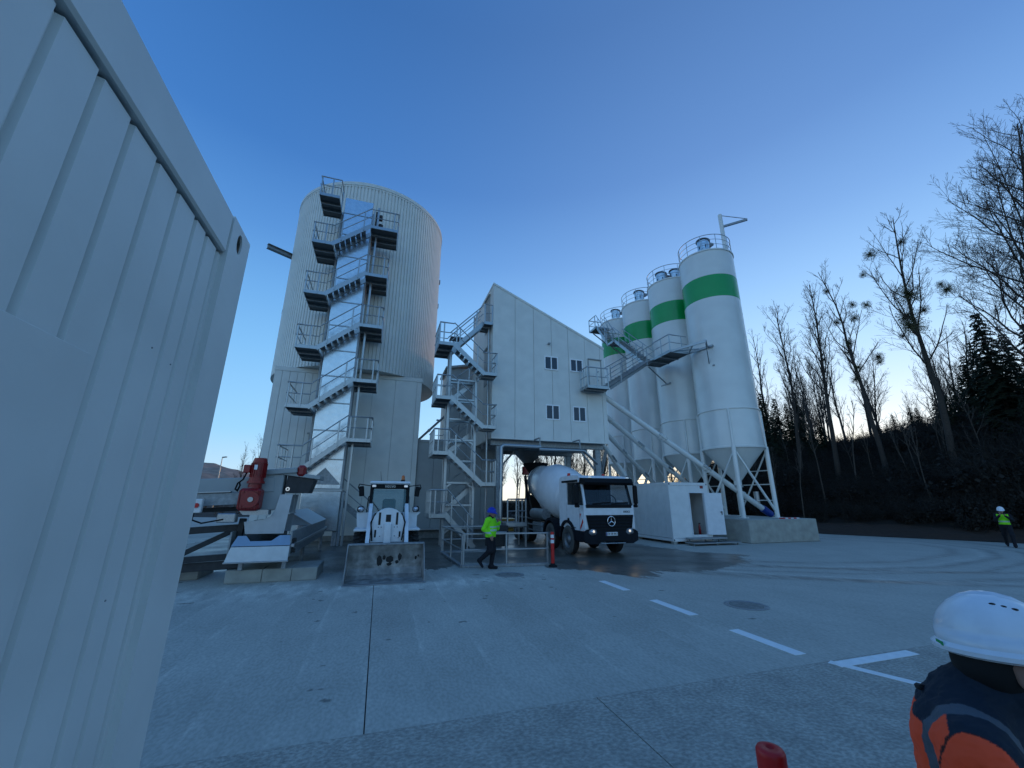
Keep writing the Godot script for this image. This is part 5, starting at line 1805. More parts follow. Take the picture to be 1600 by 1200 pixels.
	var dm := part(t, "drum", b, M.mixer_white)
	for q in [[1.04, 0.42], [1.172, 1.35], [1.182, 2.25], [0.932, 3.5]]:
		b = B.new()
		b.lathe([Vector2(q[0] - 0.002, q[1] - 0.02), Vector2(q[0] + 0.007, q[1]), Vector2(q[0] - 0.002, q[1] + 0.02)], 56, ax)
		part(dm, "weld_ring", b, M.mixer_white)
	b = B.new()
	b.lathe([Vector2(0.8, 4.05), Vector2(0.88, 4.06), Vector2(0.88, 4.22), Vector2(0.78, 4.23)], 48, ax, true)
	part(dm, "roller_ring", b, M.galv_dull)
	b = B.new()
	b.lathe([Vector2(0.68, 4.8), Vector2(0.5, 4.79), Vector2(0.4, 4.4)], 32, ax, true)
	part(dm, "drum_mouth", b, M.mixer_white)
	# rear stand, hopper, chute
	for s in [-1.0, 1.0]:
		b = B.new()
		b.beam(Vector3(s * 0.72, 1.0, -5.4), Vector3(s * 0.86, 3.2, -5.75), 0.12, 0.2, Vector3.BACK, 0.02)
		b.beam(Vector3(s * 0.72, 1.0, -6.4), Vector3(s * 0.8, 2.4, -5.65), 0.1, 0.14, Vector3.BACK, 0.02)
		part(t, "drum_stand", b, M.black_plastic)
	b = B.new()
	b.lathe([Vector2(0.3, 3.25), Vector2(0.78, 3.85), Vector2(0.8, 3.9)], 20, Transform3D(Basis(), Vector3(0, 0, -6.15)), true)
	part(t, "feed_hopper", b, M.black_plastic)
	b = B.new()
	b.slab(PackedVector2Array([Vector2(-0.36, 0.16), Vector2(-0.24, 0), Vector2(0.24, 0), Vector2(0.36, 0.16), Vector2(0.33, 0.18), Vector2(0.22, 0.04), Vector2(-0.22, 0.04), Vector2(-0.33, 0.18)]), 2.1, Transform3D(Basis(Vector3.UP, 2.6) * Basis(Vector3.RIGHT, 0.55), Vector3(-0.1, 2.2, -6.3)))
	part(t, "chute", b, M.grime)
	b = B.new()
	b.tube(Vector3(-1.0, 1.35, -2.6), Vector3(-1.0, 1.35, -4.2), 0.24, -1, 18)
	part(t, "water_tank", b, M.galv_dull)
	b = B.new()
	for s in [-0.18, 0.18]: b.tube(Vector3(-1.16, 0.7, -6.6 + s), Vector3(-1.05, 3.1, -6.2 + s), 0.025, -1, 8)
	for k in 8: b.tube(Vector3(-1.15 + 0.012 * k, 0.85 + k * 0.28, -6.76 + 0.045 * k), Vector3(-1.15 + 0.012 * k, 0.85 + k * 0.28, -6.4 + 0.045 * k), 0.016, -1, 6)
	part(t, "ladder", b, M.galv_dull)

	# the cab sits low: bring its heights to those of the real one
	for o in t.get_children():
		if str(o.name).begins_with("cab") or str(o.name).begins_with("grille") or str(o.name).begins_with("corner_panel") or str(o.name).begins_with("bumper") or str(o.name).begins_with("mirror"):
			lower_cab(o)
			for c in o.get_children(): lower_cab(c)

func cab_height(y: float) -> float:
	var k := [[0.0, 0.0], [0.5, 0.48], [0.9, 0.8], [1.28, 0.99], [1.7, 1.41], [1.83, 1.70], [1.97, 1.80], [2.62, 2.54], [2.74, 2.64], [2.82, 2.75], [3.2, 3.08]]
	for i in k.size() - 1:
		if y <= k[i + 1][0]: return lerpf(k[i][1], k[i + 1][1], (y - k[i][0]) / (k[i + 1][0] - k[i][0]))
	return y

func lower_cab(o: Node) -> void:
	if not o is MeshInstance3D: return
	if not o.mesh is ArrayMesh:
		o.position.y = cab_height(o.position.y)
		return
	var ad: Array = o.mesh.surface_get_arrays(0)
	var vv: PackedVector3Array = ad[Mesh.ARRAY_VERTEX]
	for i in vv.size(): vv[i].y = cab_height(vv[i].y)
	ad[Mesh.ARRAY_VERTEX] = vv
	var m := ArrayMesh.new()
	m.add_surface_from_arrays(Mesh.PRIMITIVE_TRIANGLES, ad)
	o.mesh = m

# ---------- wheel loader ----------
func make_loader() -> void:
	var t := thing("wheel_loader", "white compact wheel loader with a large worn bucket lowered to the ground", "wheel loader", Vector3(0.3, 0, -14.0))
	var b := B.new()
	for z in [0.75, -1.25]:
		for s in [-1.0, 1.0]:
			wheel(t, Vector3(s * 0.72, 0.53, z), 0.53, 0.38, s, M.rubber)
			b = B.new()
			for k in 22:
				var a := TAU * k / 22.0
				for h in [-1.0, 1.0]:
					b.box(Vector3(s * 0.72 + h * 0.1, 0.53 + sin(a + h * 0.07) * 0.54, z + cos(a + h * 0.07) * 0.54), Vector3(0.2, 0.05, 0.05), 0.01, Basis(Vector3.RIGHT, -a) * Basis(Vector3(0, 1, 0), h * 0.5))
			part(t, "tread_blocks", b, M.rubber).set_meta("kind", "stuff")
	# mudguards and lamps
	for s in [-1.0, 1.0]:
		b = B.new()
		b.span(Vector3(s * 0.7 - 0.22, 1.1, 0.3), Vector3(s * 0.7 + 0.22, 1.17, 1.2), 0.02)
		part(t, "mudguard", b, M.loader_white)
		b = B.new()
		b.slab(PackedVector2Array([Vector2(-0.2, 1.17), Vector2(0.2, 1.17), Vector2(0.2, 1.5), Vector2(0.3, 1.6), Vector2(-0.25, 1.6)]), 0.1, Transform3D(Basis(), Vector3(s * 0.66, 0, 0.55)))
		var br := part(t, "lamp_bracket", b, M.loader_white)
		b = B.new()
		b.box(Vector3(s * 0.8, 1.7, 0.72), Vector3(0.2, 0.17, 0.12), 0.04)
		var hl := part(t, "headlight", b, M.black_plastic)
		b = B.new()
		b.ball(Vector3(s * 0.79, 1.7, 0.78), Vector3(0.085, 0.07, 0.025), 12)
		part(hl, "lens", b, M.lens)
	# rear body
	b = B.new()
	b.span(Vector3(-0.62, 0.75, -2.3), Vector3(0.62, 1.55, -0.55), 0.12)
	part(t, "engine_hood", b, M.loader_white)
	b = B.new()
	b.span(Vector3(-0.42, 0.4, -2.2), Vector3(0.42, 0.75, 1.1), 0.05)
	part(t, "chassis", b, M.black_plastic)
	# front frame: rounded cover with slots
	b = B.new()
	var arch := PackedVector2Array()
	arch.append(Vector2(-0.44, 0.82)); arch.append(Vector2(0.44, 0.82))
	for k in 13:
		var a := PI * k / 12.0
		arch.append(Vector2(cos(a) * 0.44, 1.32 + sin(a) * 0.42))
	b.slab(arch, 0.5, Transform3D(Basis(), Vector3(0, 0, 0.85)))
	var ff := part(t, "front_frame", b, M.loader_white)
	for q in [[-0.24, 1.28, 1.62, 0.03], [0.24, 1.28, 1.62, 0.03], [0.0, 1.36, 1.56, 0.07], [-0.33, 0.95, 1.15, 0.025], [0.34, 0.95, 1.1, 0.025]]:
		b = B.new()
		b.span(Vector3(q[0] - q[3], q[1], 1.345), Vector3(q[0] + q[3], q[2], 1.356), 0.003)
		part(ff, "slot", b, M.bare_dark)
	for q in [[-0.26, 1.22], [-0.18, 1.22], [0.18, 1.22], [0.26, 1.22], [-0.2, 0.98], [0.2, 0.98], [0.31, 0.93]]:
		b = B.new()
		b.tube(Vector3(q[0], q[1], 1.345), Vector3(q[0], q[1], 1.362), 0.014, -1, 6)
		part(ff, "bolt", b, M.bare_dark)
	b = B.new()
	b.span(Vector3(-0.1, 0.7, 1.36), Vector3(0.1, 1.32, 1.44), 0.02)
	part(t, "tilt_cylinder", b, M.loader_white)
	for s in [-1.0, 1.0]:
		b = B.new()
		b.slab(PackedVector2Array([Vector2(0.55, 1.78), Vector2(0.72, 1.86), Vector2(0.95, 1.72), Vector2(1.95, 0.62), Vector2(1.98, 0.35), Vector2(1.8, 0.3), Vector2(0.7, 1.5)]), 0.1, Transform3D(Basis(Vector3(0, 0, 1), Vector3(0, 1, 0), Vector3(-1, 0, 0)), Vector3(s * 0.52 + 0.05, 0, 0)))
		var am := part(t, "lift_arm", b, M.loader_white)
		b = B.new()
		b.tube(Vector3(s * 0.52 - 0.07, 1.72, 0.72), Vector3(s * 0.52 + 0.07, 1.72, 0.72), 0.06, -1, 12)
		part(am, "pivot_pin", b, M.galv_dull)
		b = B.new()
		b.rod([Vector3(s * 0.36, 1.6, 1.3), Vector3(s * 0.47, 1.35, 1.38), Vector3(s * 0.43, 1.1, 1.42), Vector3(s * 0.4, 0.86, 1.4)], 0.02, 6)
		part(t, "hydraulic_hose", b, M.black_plastic)
	# cab
	for s in [-1.0, 1.0]:
		for z in [0.32, -0.85]:
			b = B.new()
			b.beam(Vector3(s * 0.56, 1.25, z + 0.12), Vector3(s * 0.54, 2.42, z), 0.1, 0.1, Vector3.BACK, 0.02)
			part(t, "cab_pillar", b, M.black_plastic)
		b = B.new()
		b.quad(Vector3(s * 0.57, 1.3, -0.8), Vector3(s * 0.57, 1.3, 0.38), Vector3(s * 0.55, 2.32, 0.28), Vector3(s * 0.55, 2.32, -0.82))
		part(t, "side_window", b, M.glass_teal)
		b = B.new()
		b.box(Vector3(s * 0.84, 2.22, 0.42), Vector3(0.15, 0.3, 0.05), 0.02, Basis(Vector3(0, 0, 1), -s * 0.12))
		var mi := part(t, "mirror", b, M.black_plastic)
		b = B.new()
		b.rod([Vector3(s * 0.55, 2.38, 0.34), Vector3(s * 0.92, 2.43, 0.4), Vector3(s * 0.95, 2.34, 0.4), Vector3(s * 0.88, 2.2, 0.4)], 0.015, 6)
		part(mi, "mirror_arm", b, M.black_plastic)
		b = B.new()
		b.rod([Vector3(s * 0.66, 1.3, 0.3), Vector3(s * 0.62, 2.05, 0.28), Vector3(s * 0.57, 2.1, 0.26)], 0.016, 6)
		part(t, "grab_rail", b, M.black_plastic if s < 0 else M.galv)
		b = B.new()
		b.box(Vector3(s * 0.48, 2.38, 0.45), Vector3(0.12, 0.09, 0.07), 0.02)
		part(t, "work_lamp", b, M.lens)
	b = B.new()
	b.quad(Vector3(-0.52, 1.32, 0.46), Vector3(0.52, 1.32, 0.46), Vector3(0.5, 2.3, 0.36), Vector3(-0.5, 2.3, 0.36))
	part(t, "windscreen", b, M.glass_teal)
	b = B.new()
	b.quad(Vector3(0.52, 1.32, -0.8), Vector3(-0.52, 1.32, -0.8), Vector3(-0.5, 2.3, -0.85), Vector3(0.5, 2.3, -0.85))
	part(t, "rear_window", b, M.glass_teal)
	b = B.new()
	b.span(Vector3(-0.55, 2.3, 0.3), Vector3(0.55, 2.44, 0.42), 0.02)
	var hd := part(t, "header_panel", b, M.black_plastic)
	letters(hd, "maker_lettering", "VOLVO", 0.075, M.galv, Vector3(0, 2.37, 0.422))
	b = B.new()
	b.span(Vector3(-0.62, 2.44, -0.95), Vector3(0.62, 2.53, 0.5), 0.035)
	part(t, "cab_roof", b, M.loader_white)
	b = B.new()
	b.span(Vector3(-0.56, 0.95, -0.85), Vector3(0.56, 1.3, 0.42), 0.03)
	part(t, "cab_base", b, M.black_plastic)
	b = B.new()
	b.span(Vector3(-0.2, 1.3, -0.5), Vector3(0.2, 1.5, -0.05), 0.06)
	b.box(Vector3(0.02, 1.72, -0.45), Vector3(0.42, 0.55, 0.12), 0.05)
	part(t, "seat", b, M.seat)
	b = B.new()
	b.beam(Vector3(-0.48, 1.9, 0.42), Vector3(-0.1, 1.4, 0.48), 0.02, 0.03, Vector3.BACK)
	part(t, "wiper", b, M.black_plastic)
	b = B.new()
	b.lathe([Vector2(0.07, 2.53), Vector2(0.07, 2.58), Vector2(0.055, 2.59)], 14, Transform3D(Basis(), Vector3(0.38, 0, 0.2)), true)
	var bc := part(t, "beacon", b, M.black_plastic)
	b = B.new()
	b.lathe([Vector2(0.055, 2.59), Vector2(0.052, 2.68), Vector2(0.03, 2.73), Vector2(0.002, 2.735)], 14, Transform3D(Basis(), Vector3(0.38, 0, 0.2)))
	part(bc, "beacon_dome", b, M.orange_lamp)
	b = B.new()
	b.tube(Vector3(-0.28, 2.5, 0.1), Vector3(-0.33, 2.85, 0.05), 0.008, 0.004, 6)
	part(t, "antenna", b, M.black_plastic)
	# bucket
	var pts := [Vector2(2.82, 0.012), Vector2(2.2, 0.03), Vector2(2.06, 0.1), Vector2(1.99, 0.25), Vector2(2.0, 0.45), Vector2(2.07, 0.66), Vector2(2.16, 0.84)]
	b = B.new()
	var hw := 0.955
	for k in pts.size() - 1:
		var p: Vector2 = pts[k]; var q: Vector2 = pts[k + 1]
		var nn := Vector2(-(q - p).y, (q - p).x).normalized() * 0.025
		for o in [[0.0, 1.0], [1.0, -1.0]]:
			var a: Vector2 = p + nn * o[0]; var c: Vector2 = q + nn * o[0]
			var q0 := Vector3(-hw, a.y, a.x); var q1 := Vector3(hw, a.y, a.x); var q2 := Vector3(hw, c.y, c.x); var q3 := Vector3(-hw, c.y, c.x)
			if o[1] > 0: b.quad(q0, q1, q2, q3)
			else: b.quad(q3, q2, q1, q0)
	var bk := part(t, "bucket", b, M.bucket)
	for s in [-1.0, 1.0]:
		b = B.new()
		b.slab(PackedVector2Array([Vector2(2.84, 0.012), Vector2(2.2, 0.03), Vector2(2.06, 0.1), Vector2(1.97, 0.25), Vector2(1.98, 0.45), Vector2(2.05, 0.66), Vector2(2.14, 0.86), Vector2(2.26, 0.86), Vector2(2.5, 0.5)]), 0.025, Transform3D(Basis(Vector3(0, 0, 1), Vector3(0, 1, 0), Vector3(-1, 0, 0)), Vector3(s * hw + 0.0125, 0, 0)))
		part(bk, "side_plate", b, M.bucket)
	b = B.new()
	b.span(Vector3(-hw - 0.012, 0.83, 2.08), Vector3(hw + 0.012, 0.875, 2.24), 0.008)
	part(bk, "top_lip", b, M.galv_dull)
	b = B.new()
	b.span(Vector3(-hw - 0.015, 0.003, 2.78), Vector3(hw + 0.015, 0.024, 2.95), 0.004)
	part(bk, "cutting_edge", b, M.galv)
	rng.seed = 55
	for q in [[-0.16, 0.42, 0.075, 0.13], [0.1, 0.45, 0.1, 0.09], [0.1, 0.33, 0.07, 0.04], [0.36, 0.5, 0.05, 0.1], [0.29, 0.38, 0.045, 0.05], [-0.04, 0.5, 0.04, 0.06], [0.78, 0.47, 0.03, 0.05], [0.84, 0.52, 0.02, 0.03]]:
		b = B.new()
		var pg := PackedVector2Array()
		for k in 14:
			var a := TAU * k / 14.0
			pg.append(Vector2(q[0] + cos(a) * q[2] * rng.randf_range(0.8, 1.15), q[1] + sin(a) * q[3] * rng.randf_range(0.8, 1.15)))
		# the back plate leans with its height
		b.slab(pg, 0.004, Transform3D(Basis(), Vector3.ZERO))
		var o := part(bk, "bare_patch", b, M.bare_dark)
		for ar in 1:
			var me: ArrayMesh = o.mesh
			var ad := me.surface_get_arrays(0)
			var vv: PackedVector3Array = ad[Mesh.ARRAY_VERTEX]
			for k in vv.size():
				var y := vv[k].y
				var zz := 0.0
				for j in pts.size() - 1:
					if y >= pts[j].y and y <= pts[j + 1].y: zz = lerpf(pts[j].x, pts[j + 1].x, (y - pts[j].y) / (pts[j + 1].y - pts[j].y))
				vv[k].z = vv[k].z + zz + 0.004
			ad[Mesh.ARRAY_VERTEX] = vv
			var m2 := ArrayMesh.new()
			m2.add_surface_from_arrays(Mesh.PRIMITIVE_TRIANGLES, ad)
			o.mesh = m2

# ---------- feeder with the red gear motor ----------
func make_feeder() -> void:
	var t := thing("feeder_machine", "galvanised feeder trough with a red gear motor on concrete blocks", "feeder", Vector3(-2.7, 0, -12.0))
	var b := B.new()
	# trough: front apron and sides running back to the elevator
	b.slab(PackedVector2Array([Vector2(-0.7, 0.52), Vector2(0.66, 0.52), Vector2(0.66, 0.86), Vector2(-0.62, 0.86)]), 0.02, Transform3D(Basis(Vector3.RIGHT, -0.12), Vector3(0, 0, 0.12)))
	b.slab(PackedVector2Array([Vector2(-0.62, 0.86), Vector2(0.66, 0.86), Vector2(0.66, 1.12), Vector2(0.38, 1.12), Vector2(0.22, 0.98), Vector2(-0.24, 0.98), Vector2(-0.36, 1.12), Vector2(-0.54, 1.12)]), 0.02, Transform3D(Basis(Vector3.RIGHT, -0.5), Vector3(0, 0.11, 0.44)))
	part(t, "front_apron", b, M.galv_tray)
	b = B.new()
	b.span(Vector3(-0.72, 0.49, 0.03), Vector3(0.68, 0.525, 0.09), 0.006)
	part(t, "apron_rail", b, M.galv)
	b = B.new()
	b.span(Vector3(0.64, 0.6, -6.9), Vector3(0.68, 1.2, -0.0), 0.006)
	part(t, "side_plate", b, M.galv_dull)
	b = B.new()
	b.span(Vector3(0.68, 0.82, -6.9), Vector3(0.76, 0.9, 0.02), 0.01)
	part(t, "side_rib", b, M.galv)
	b = B.new()
	b.span(Vector3(-0.72, 0.6, -6.9), Vector3(-0.68, 1.2, -0.1), 0.006)
	part(t, "side_plate", b, M.galv_dull)
	b = B.new()
	b.span(Vector3(-0.66, 0.56, -6.9), Vector3(0.62, 0.62, -0.15), 0.01)
	part(t, "trough_floor", b, M.rubber)
	b = B.new()
	for q in [[0.3, 0.72], [0.34, 0.86], [0.3, 0.98]]: b.tube(Vector3(0.69, q[1], -0.12 - q[0] * 0.2), Vector3(0.76, q[1], -0.12 - q[0] * 0.2), 0.05, -1, 10)
	b.span(Vector3(0.681, 0.66, -0.3), Vector3(0.7, 1.02, -0.04), 0.01)
	part(t, "bearing_block", b, M.grime)
	# cover over the rear of the trough
	b = B.new()
	b.slab(PackedVector2Array([Vector2(-0.75, 1.2), Vector2(0.72, 1.2), Vector2(-0.02, 1.62)]), 4.0, Transform3D(Basis(), Vector3(0, 0, -6.6)))
	part(t, "trough_cover", b, M.galv_tray)
	b = B.new()
	for s in [-1.0, 1.0]: b.beam(Vector3(-0.02, 1.64, -2.58), Vector3(-0.02 + s * 0.76, 1.2, -2.58), 0.05, 0.06, Vector3.BACK, 0.005)
	part(t, "cover_edge", b, M.galv)
	# receiving chute with its curved cheek
	b = B.new()
	var ck := PackedVector2Array([Vector2(-0.45, 1.13), Vector2(0.42, 1.13), Vector2(0.5, 2.1), Vector2(0.2, 2.1), Vector2(0.14, 1.72), Vector2(0.06, 1.56), Vector2(-0.1, 1.47), Vector2(-0.52, 1.42)])
	b.slab(ck, 0.015, Transform3D(Basis(), Vector3(0, 0, -0.3)))
	part(t, "chute_cheek", b, M.galv_tray)
	b = B.new()
	b.slab(ck, 0.015, Transform3D(Basis(), Vector3(0, 0, -1.15)))
	part(t, "chute_cheek", b, M.galv_tray)
	b = B.new()
	b.span(Vector3(0.43, 1.62, -1.13), Vector3(0.47, 2.1, -0.3), 0.004)
	part(t, "chute_end", b, M.galv_dull)
	b = B.new()
	b.span(Vector3(0.44, 1.6, -1.14), Vector3(0.5, 1.64, -0.29), 0.005)
	b.span(Vector3(0.471, 1.64, -0.72), Vector3(0.49, 2.1, -0.69), 0.003)
	part(t, "chute_rib", b, M.galv)
	# drum head of the conveyor
	b = B.new()
	b.span(Vector3(-0.36, 1.7, -0.75), Vector3(0.22, 2.62, -0.32), 0.02)
	part(t, "head_housing", b, M.panel_dark)
	b = B.new()
	b.slab(PackedVector2Array([Vector2(0.26, 2.14), Vector2(0.85, 2.14), Vector2(0.95, 2.5), Vector2(0.3, 2.62)]), 0.7, Transform3D(Basis(), Vector3(0, 0, -1.1)))
	part(t, "discharge_hood", b, M.steel_dark)
	b = B.new()
	b.box(Vector3(0.66, 2.6, -0.75), Vector3(0.9, 0.1, 0.85), 0.01, Basis(Vector3(0, 0, 1), -0.12))
	part(t, "hood_cover", b, M.panel_dark)
	b = B.new()
	b.box(Vector3(0.0, 2.68, -0.5), Vector3(1.05, 0.14, 0.5), 0.02, Basis(Vector3(0, 0, 1), 0.1))
	part(t, "head_cover", b, M.panel_dark)
	b = B.new()
	b.lathe([Vector2(0.05, 0.0), Vector2(0.05, 0.03), Vector2(0.025, 0.03)], 16, Transform3D(Basis(Vector3.RIGHT, PI / 2), Vector3(0.34, 2.24, -0.4)), true)
	part(t, "shaft_ring", b, M.chrome)
	# gear motor
	b = B.new()
	b.box(Vector3(-0.4, 1.97, -0.05), Vector3(0.48, 0.54, 0.42), 0.06)
	b.tube(Vector3(-0.36, 1.97, 0.12), Vector3(-0.36, 1.97, 0.2), 0.215, 0.2, 24)
	for k in 6: b.span(Vector3(-0.6 + k * 0.075, 1.74, 0.15), Vector3(-0.585 + k * 0.075, 2.2, 0.175), 0.004)
	var gm := part(t, "gear_motor", b, M.red_paint)
	b = B.new()
	b.tube(Vector3(-0.34, 1.97, 0.2), Vector3(-0.34, 1.97, 0.225), 0.06, -1, 18)
	part(gm, "output_shaft", b, M.galv)
	b = B.new()
	b.tube(Vector3(-0.36, 2.25, -0.05), Vector3(-0.35, 2.36, -0.05), 0.16, 0.15, 20)
	b.tube(Vector3(-0.35, 2.36, -0.05), Vector3(-0.35, 2.42, -0.05), 0.2, -1, 20)
	b.tube(Vector3(-0.35, 2.42, -0.05), Vector3(-0.35, 2.5, -0.05), 0.17, -1, 20)
	part(gm, "coupling", b, M.red_paint)
	b = B.new()
	b.tube(Vector3(-0.34, 2.5, -0.05), Vector3(-0.33, 2.88, -0.05), 0.165, 0.165, 24)
	b.tube(Vector3(-0.33, 2.88, -0.05), Vector3(-0.33, 3.0, -0.05), 0.175, 0.14, 24)
	for k in 20:
		var a := TAU * k / 20.0
		b.box(Vector3(-0.335 + cos(a) * 0.172, 2.69, -0.05 + sin(a) * 0.172), Vector3(0.03, 0.36, 0.008), 0.0, Basis(Vector3.UP, -a))
	part(gm, "motor", b, M.red_paint)
	b = B.new()
	b.box(Vector3(-0.57, 2.72, 0.0), Vector3(0.16, 0.2, 0.18), 0.02)
	part(gm, "terminal_box", b, M.red_paint)
	b = B.new()
	b.box(Vector3(-0.36, 2.76, 0.135), Vector3(0.07, 0.12, 0.01), 0.002)
	part(gm, "rating_plate", b, M.white_paint)
	b = B.new()
	b.rod([Vector3(-0.58, 2.62, 0.0), Vector3(-0.62, 2.45, 0.05), Vector3(-0.72, 2.36, 0.05), Vector3(-0.75, 2.22, 0.05), Vector3(-0.7, 2.18, 0.05), Vector3(-0.66, 2.3, 0.06), Vector3(-0.68, 2.38, 0.06)], 0.02, 8)
	part(gm, "cable", b, M.black_plastic)
	b = B.new()
	b.slab(PackedVector2Array([Vector2(-0.5, 1.6), Vector2(0.05, 1.6), Vector2(0.05, 1.72), Vector2(-0.62, 1.72)]), 0.3, Transform3D(Basis(), Vector3(0, 0, -0.3)))
	part(t, "motor_bracket", b, M.galv)
	b = B.new()
	b.box(Vector3(0.62, 2.72, -0.4), Vector3(0.22, 0.3, 0.26), 0.06)
	part(t, "vibrator_motor", b, M.red_paint)
	for q in [[-0.4, 0.0], [0.55, 0.0], [0.55, -2.6], [0.6, -6.5]]:
		b = B.new()
		b.span(Vector3(q[0] - 0.05, 0.3 if q[1] > -1.0 else 0.0, q[1] - 0.25), Vector3(q[0] + 0.05, 0.6, q[1] - 0.15), 0.008)
		part(t, "leg", b, M.galv_dull)
	# concrete blocks
	var xs := [-3.42, -2.62, -1.96, -1.36]
	for k in 3:
		var c := thing("concrete_block", ["pale concrete block under the feeder next to the loose block", "middle pale concrete block under the feeder trough", "pale concrete block under the feeder next to the loader bucket"][k], "concrete block", Vector3(xs[k], 0, -13.5), 0.0, "concrete blocks under the feeder")
		b = B.new()
		b.span(Vector3(0.004, 0, 0.0), Vector3(xs[k + 1] - xs[k] - 0.004, 0.3, 1.25), 0.012)
		part(c, "block", b, M.concrete)
	var lb := thing("concrete_block", "single loose concrete block on the ground beside the site container", "concrete block", Vector3(-5.2, 0, -14.2))
	b = B.new()
	b.span(Vector3(0, 0, 0), Vector3(0.95, 0.3, 1.1), 0.012)
	part(lb, "block", b, M.concrete)
	# belt conveyor coming in from the left
	var cv := thing("belt_conveyor", "grey belt conveyor on a dark steel frame running into the red gear motor", "conveyor", Vector3(-3.0, 0, -12.6))
	b = B.new()
	b.beam(Vector3(-6.0, 1.98, 0.35), Vector3(0.3, 2.36, -0.15), 0.9, 0.4, Vector3.UP, 0.02)
	part(cv, "belt_cover", b, M.panel_dark)
	b = B.new()
	b.beam(Vector3(-6.0, 1.72, 0.85), Vector3(0.1, 2.02, 0.3), 0.08, 0.3, Vector3.UP, 0.01)
	part(cv, "side_beam", b, M.galv_dull)
	b = B.new()
	b.beam(Vector3(-6.0, 1.89, 0.88), Vector3(-0.6, 2.16, 0.4), 0.12, 0.03, Vector3.UP, 0.004)
	part(cv, "beam_flange", b, M.galv)
	b = B.new()
	b.beam(Vector3(-6.0, 1.5, 0.4), Vector3(-0.2, 1.75, 0.0), 0.5, 0.1, Vector3.UP, 0.01)
	part(cv, "return_belt", b, M.rubber)
	b = B.new()
	b.box(Vector3(-1.15, 1.82, 0.72), Vector3(0.2, 0.32, 0.12), 0.015)
	var sw := part(cv, "switch_box", b, M.container_white)
	b = B.new()
	b.tube(Vector3(-1.15, 1.83, 0.78), Vector3(-1.15, 1.83, 0.82), 0.055, -1, 14)
	part(sw, "stop_button", b, M.red_plastic)
	b = B.new()
	b.rod([Vector3(-1.2, 1.66, 0.72), Vector3(-1.2, 1.5, 0.74), Vector3(-1.0, 1.42, 0.72), Vector3(-0.6, 1.5, 0.6)], 0.018, 6)
	part(sw, "cable", b, M.black_plastic)
	b = B.new()
	b.span(Vector3(-0.75, 1.42, 0.35), Vector3(-0.35, 1.64, 0.6), 0.02)
	part(cv, "tensioner", b, M.galv)
	for s in [[Vector3(-6.0, 0.95, 0.5), Vector3(0.0, 1.3, 0.0), 0.16], [Vector3(-6.0, 0.36, 0.75), Vector3(-0.1, 0.62, 0.15), 0.14], [Vector3(-6.0, 0.2, 0.2), Vector3(-0.2, 0.42, 0.1), 0.2], [Vector3(-1.5, 0.65, 0.35), Vector3(-0.5, 1.2, 0.05), 0.12], [Vector3(-0.4, 0.0, 0.1), Vector3(-0.3, 1.5, 0.1), 0.14], [Vector3(-3.4, 0.0, 0.3), Vector3(-3.3, 1.5, 0.3), 0.14]]:
		b = B.new()
		b.beam(s[0], s[1], s[2], s[2], Vector3.UP if absf(s[1].x - s[0].x) > 0.3 else Vector3.BACK, 0.01)
		part(cv, "frame_beam", b, M.steel_dark)

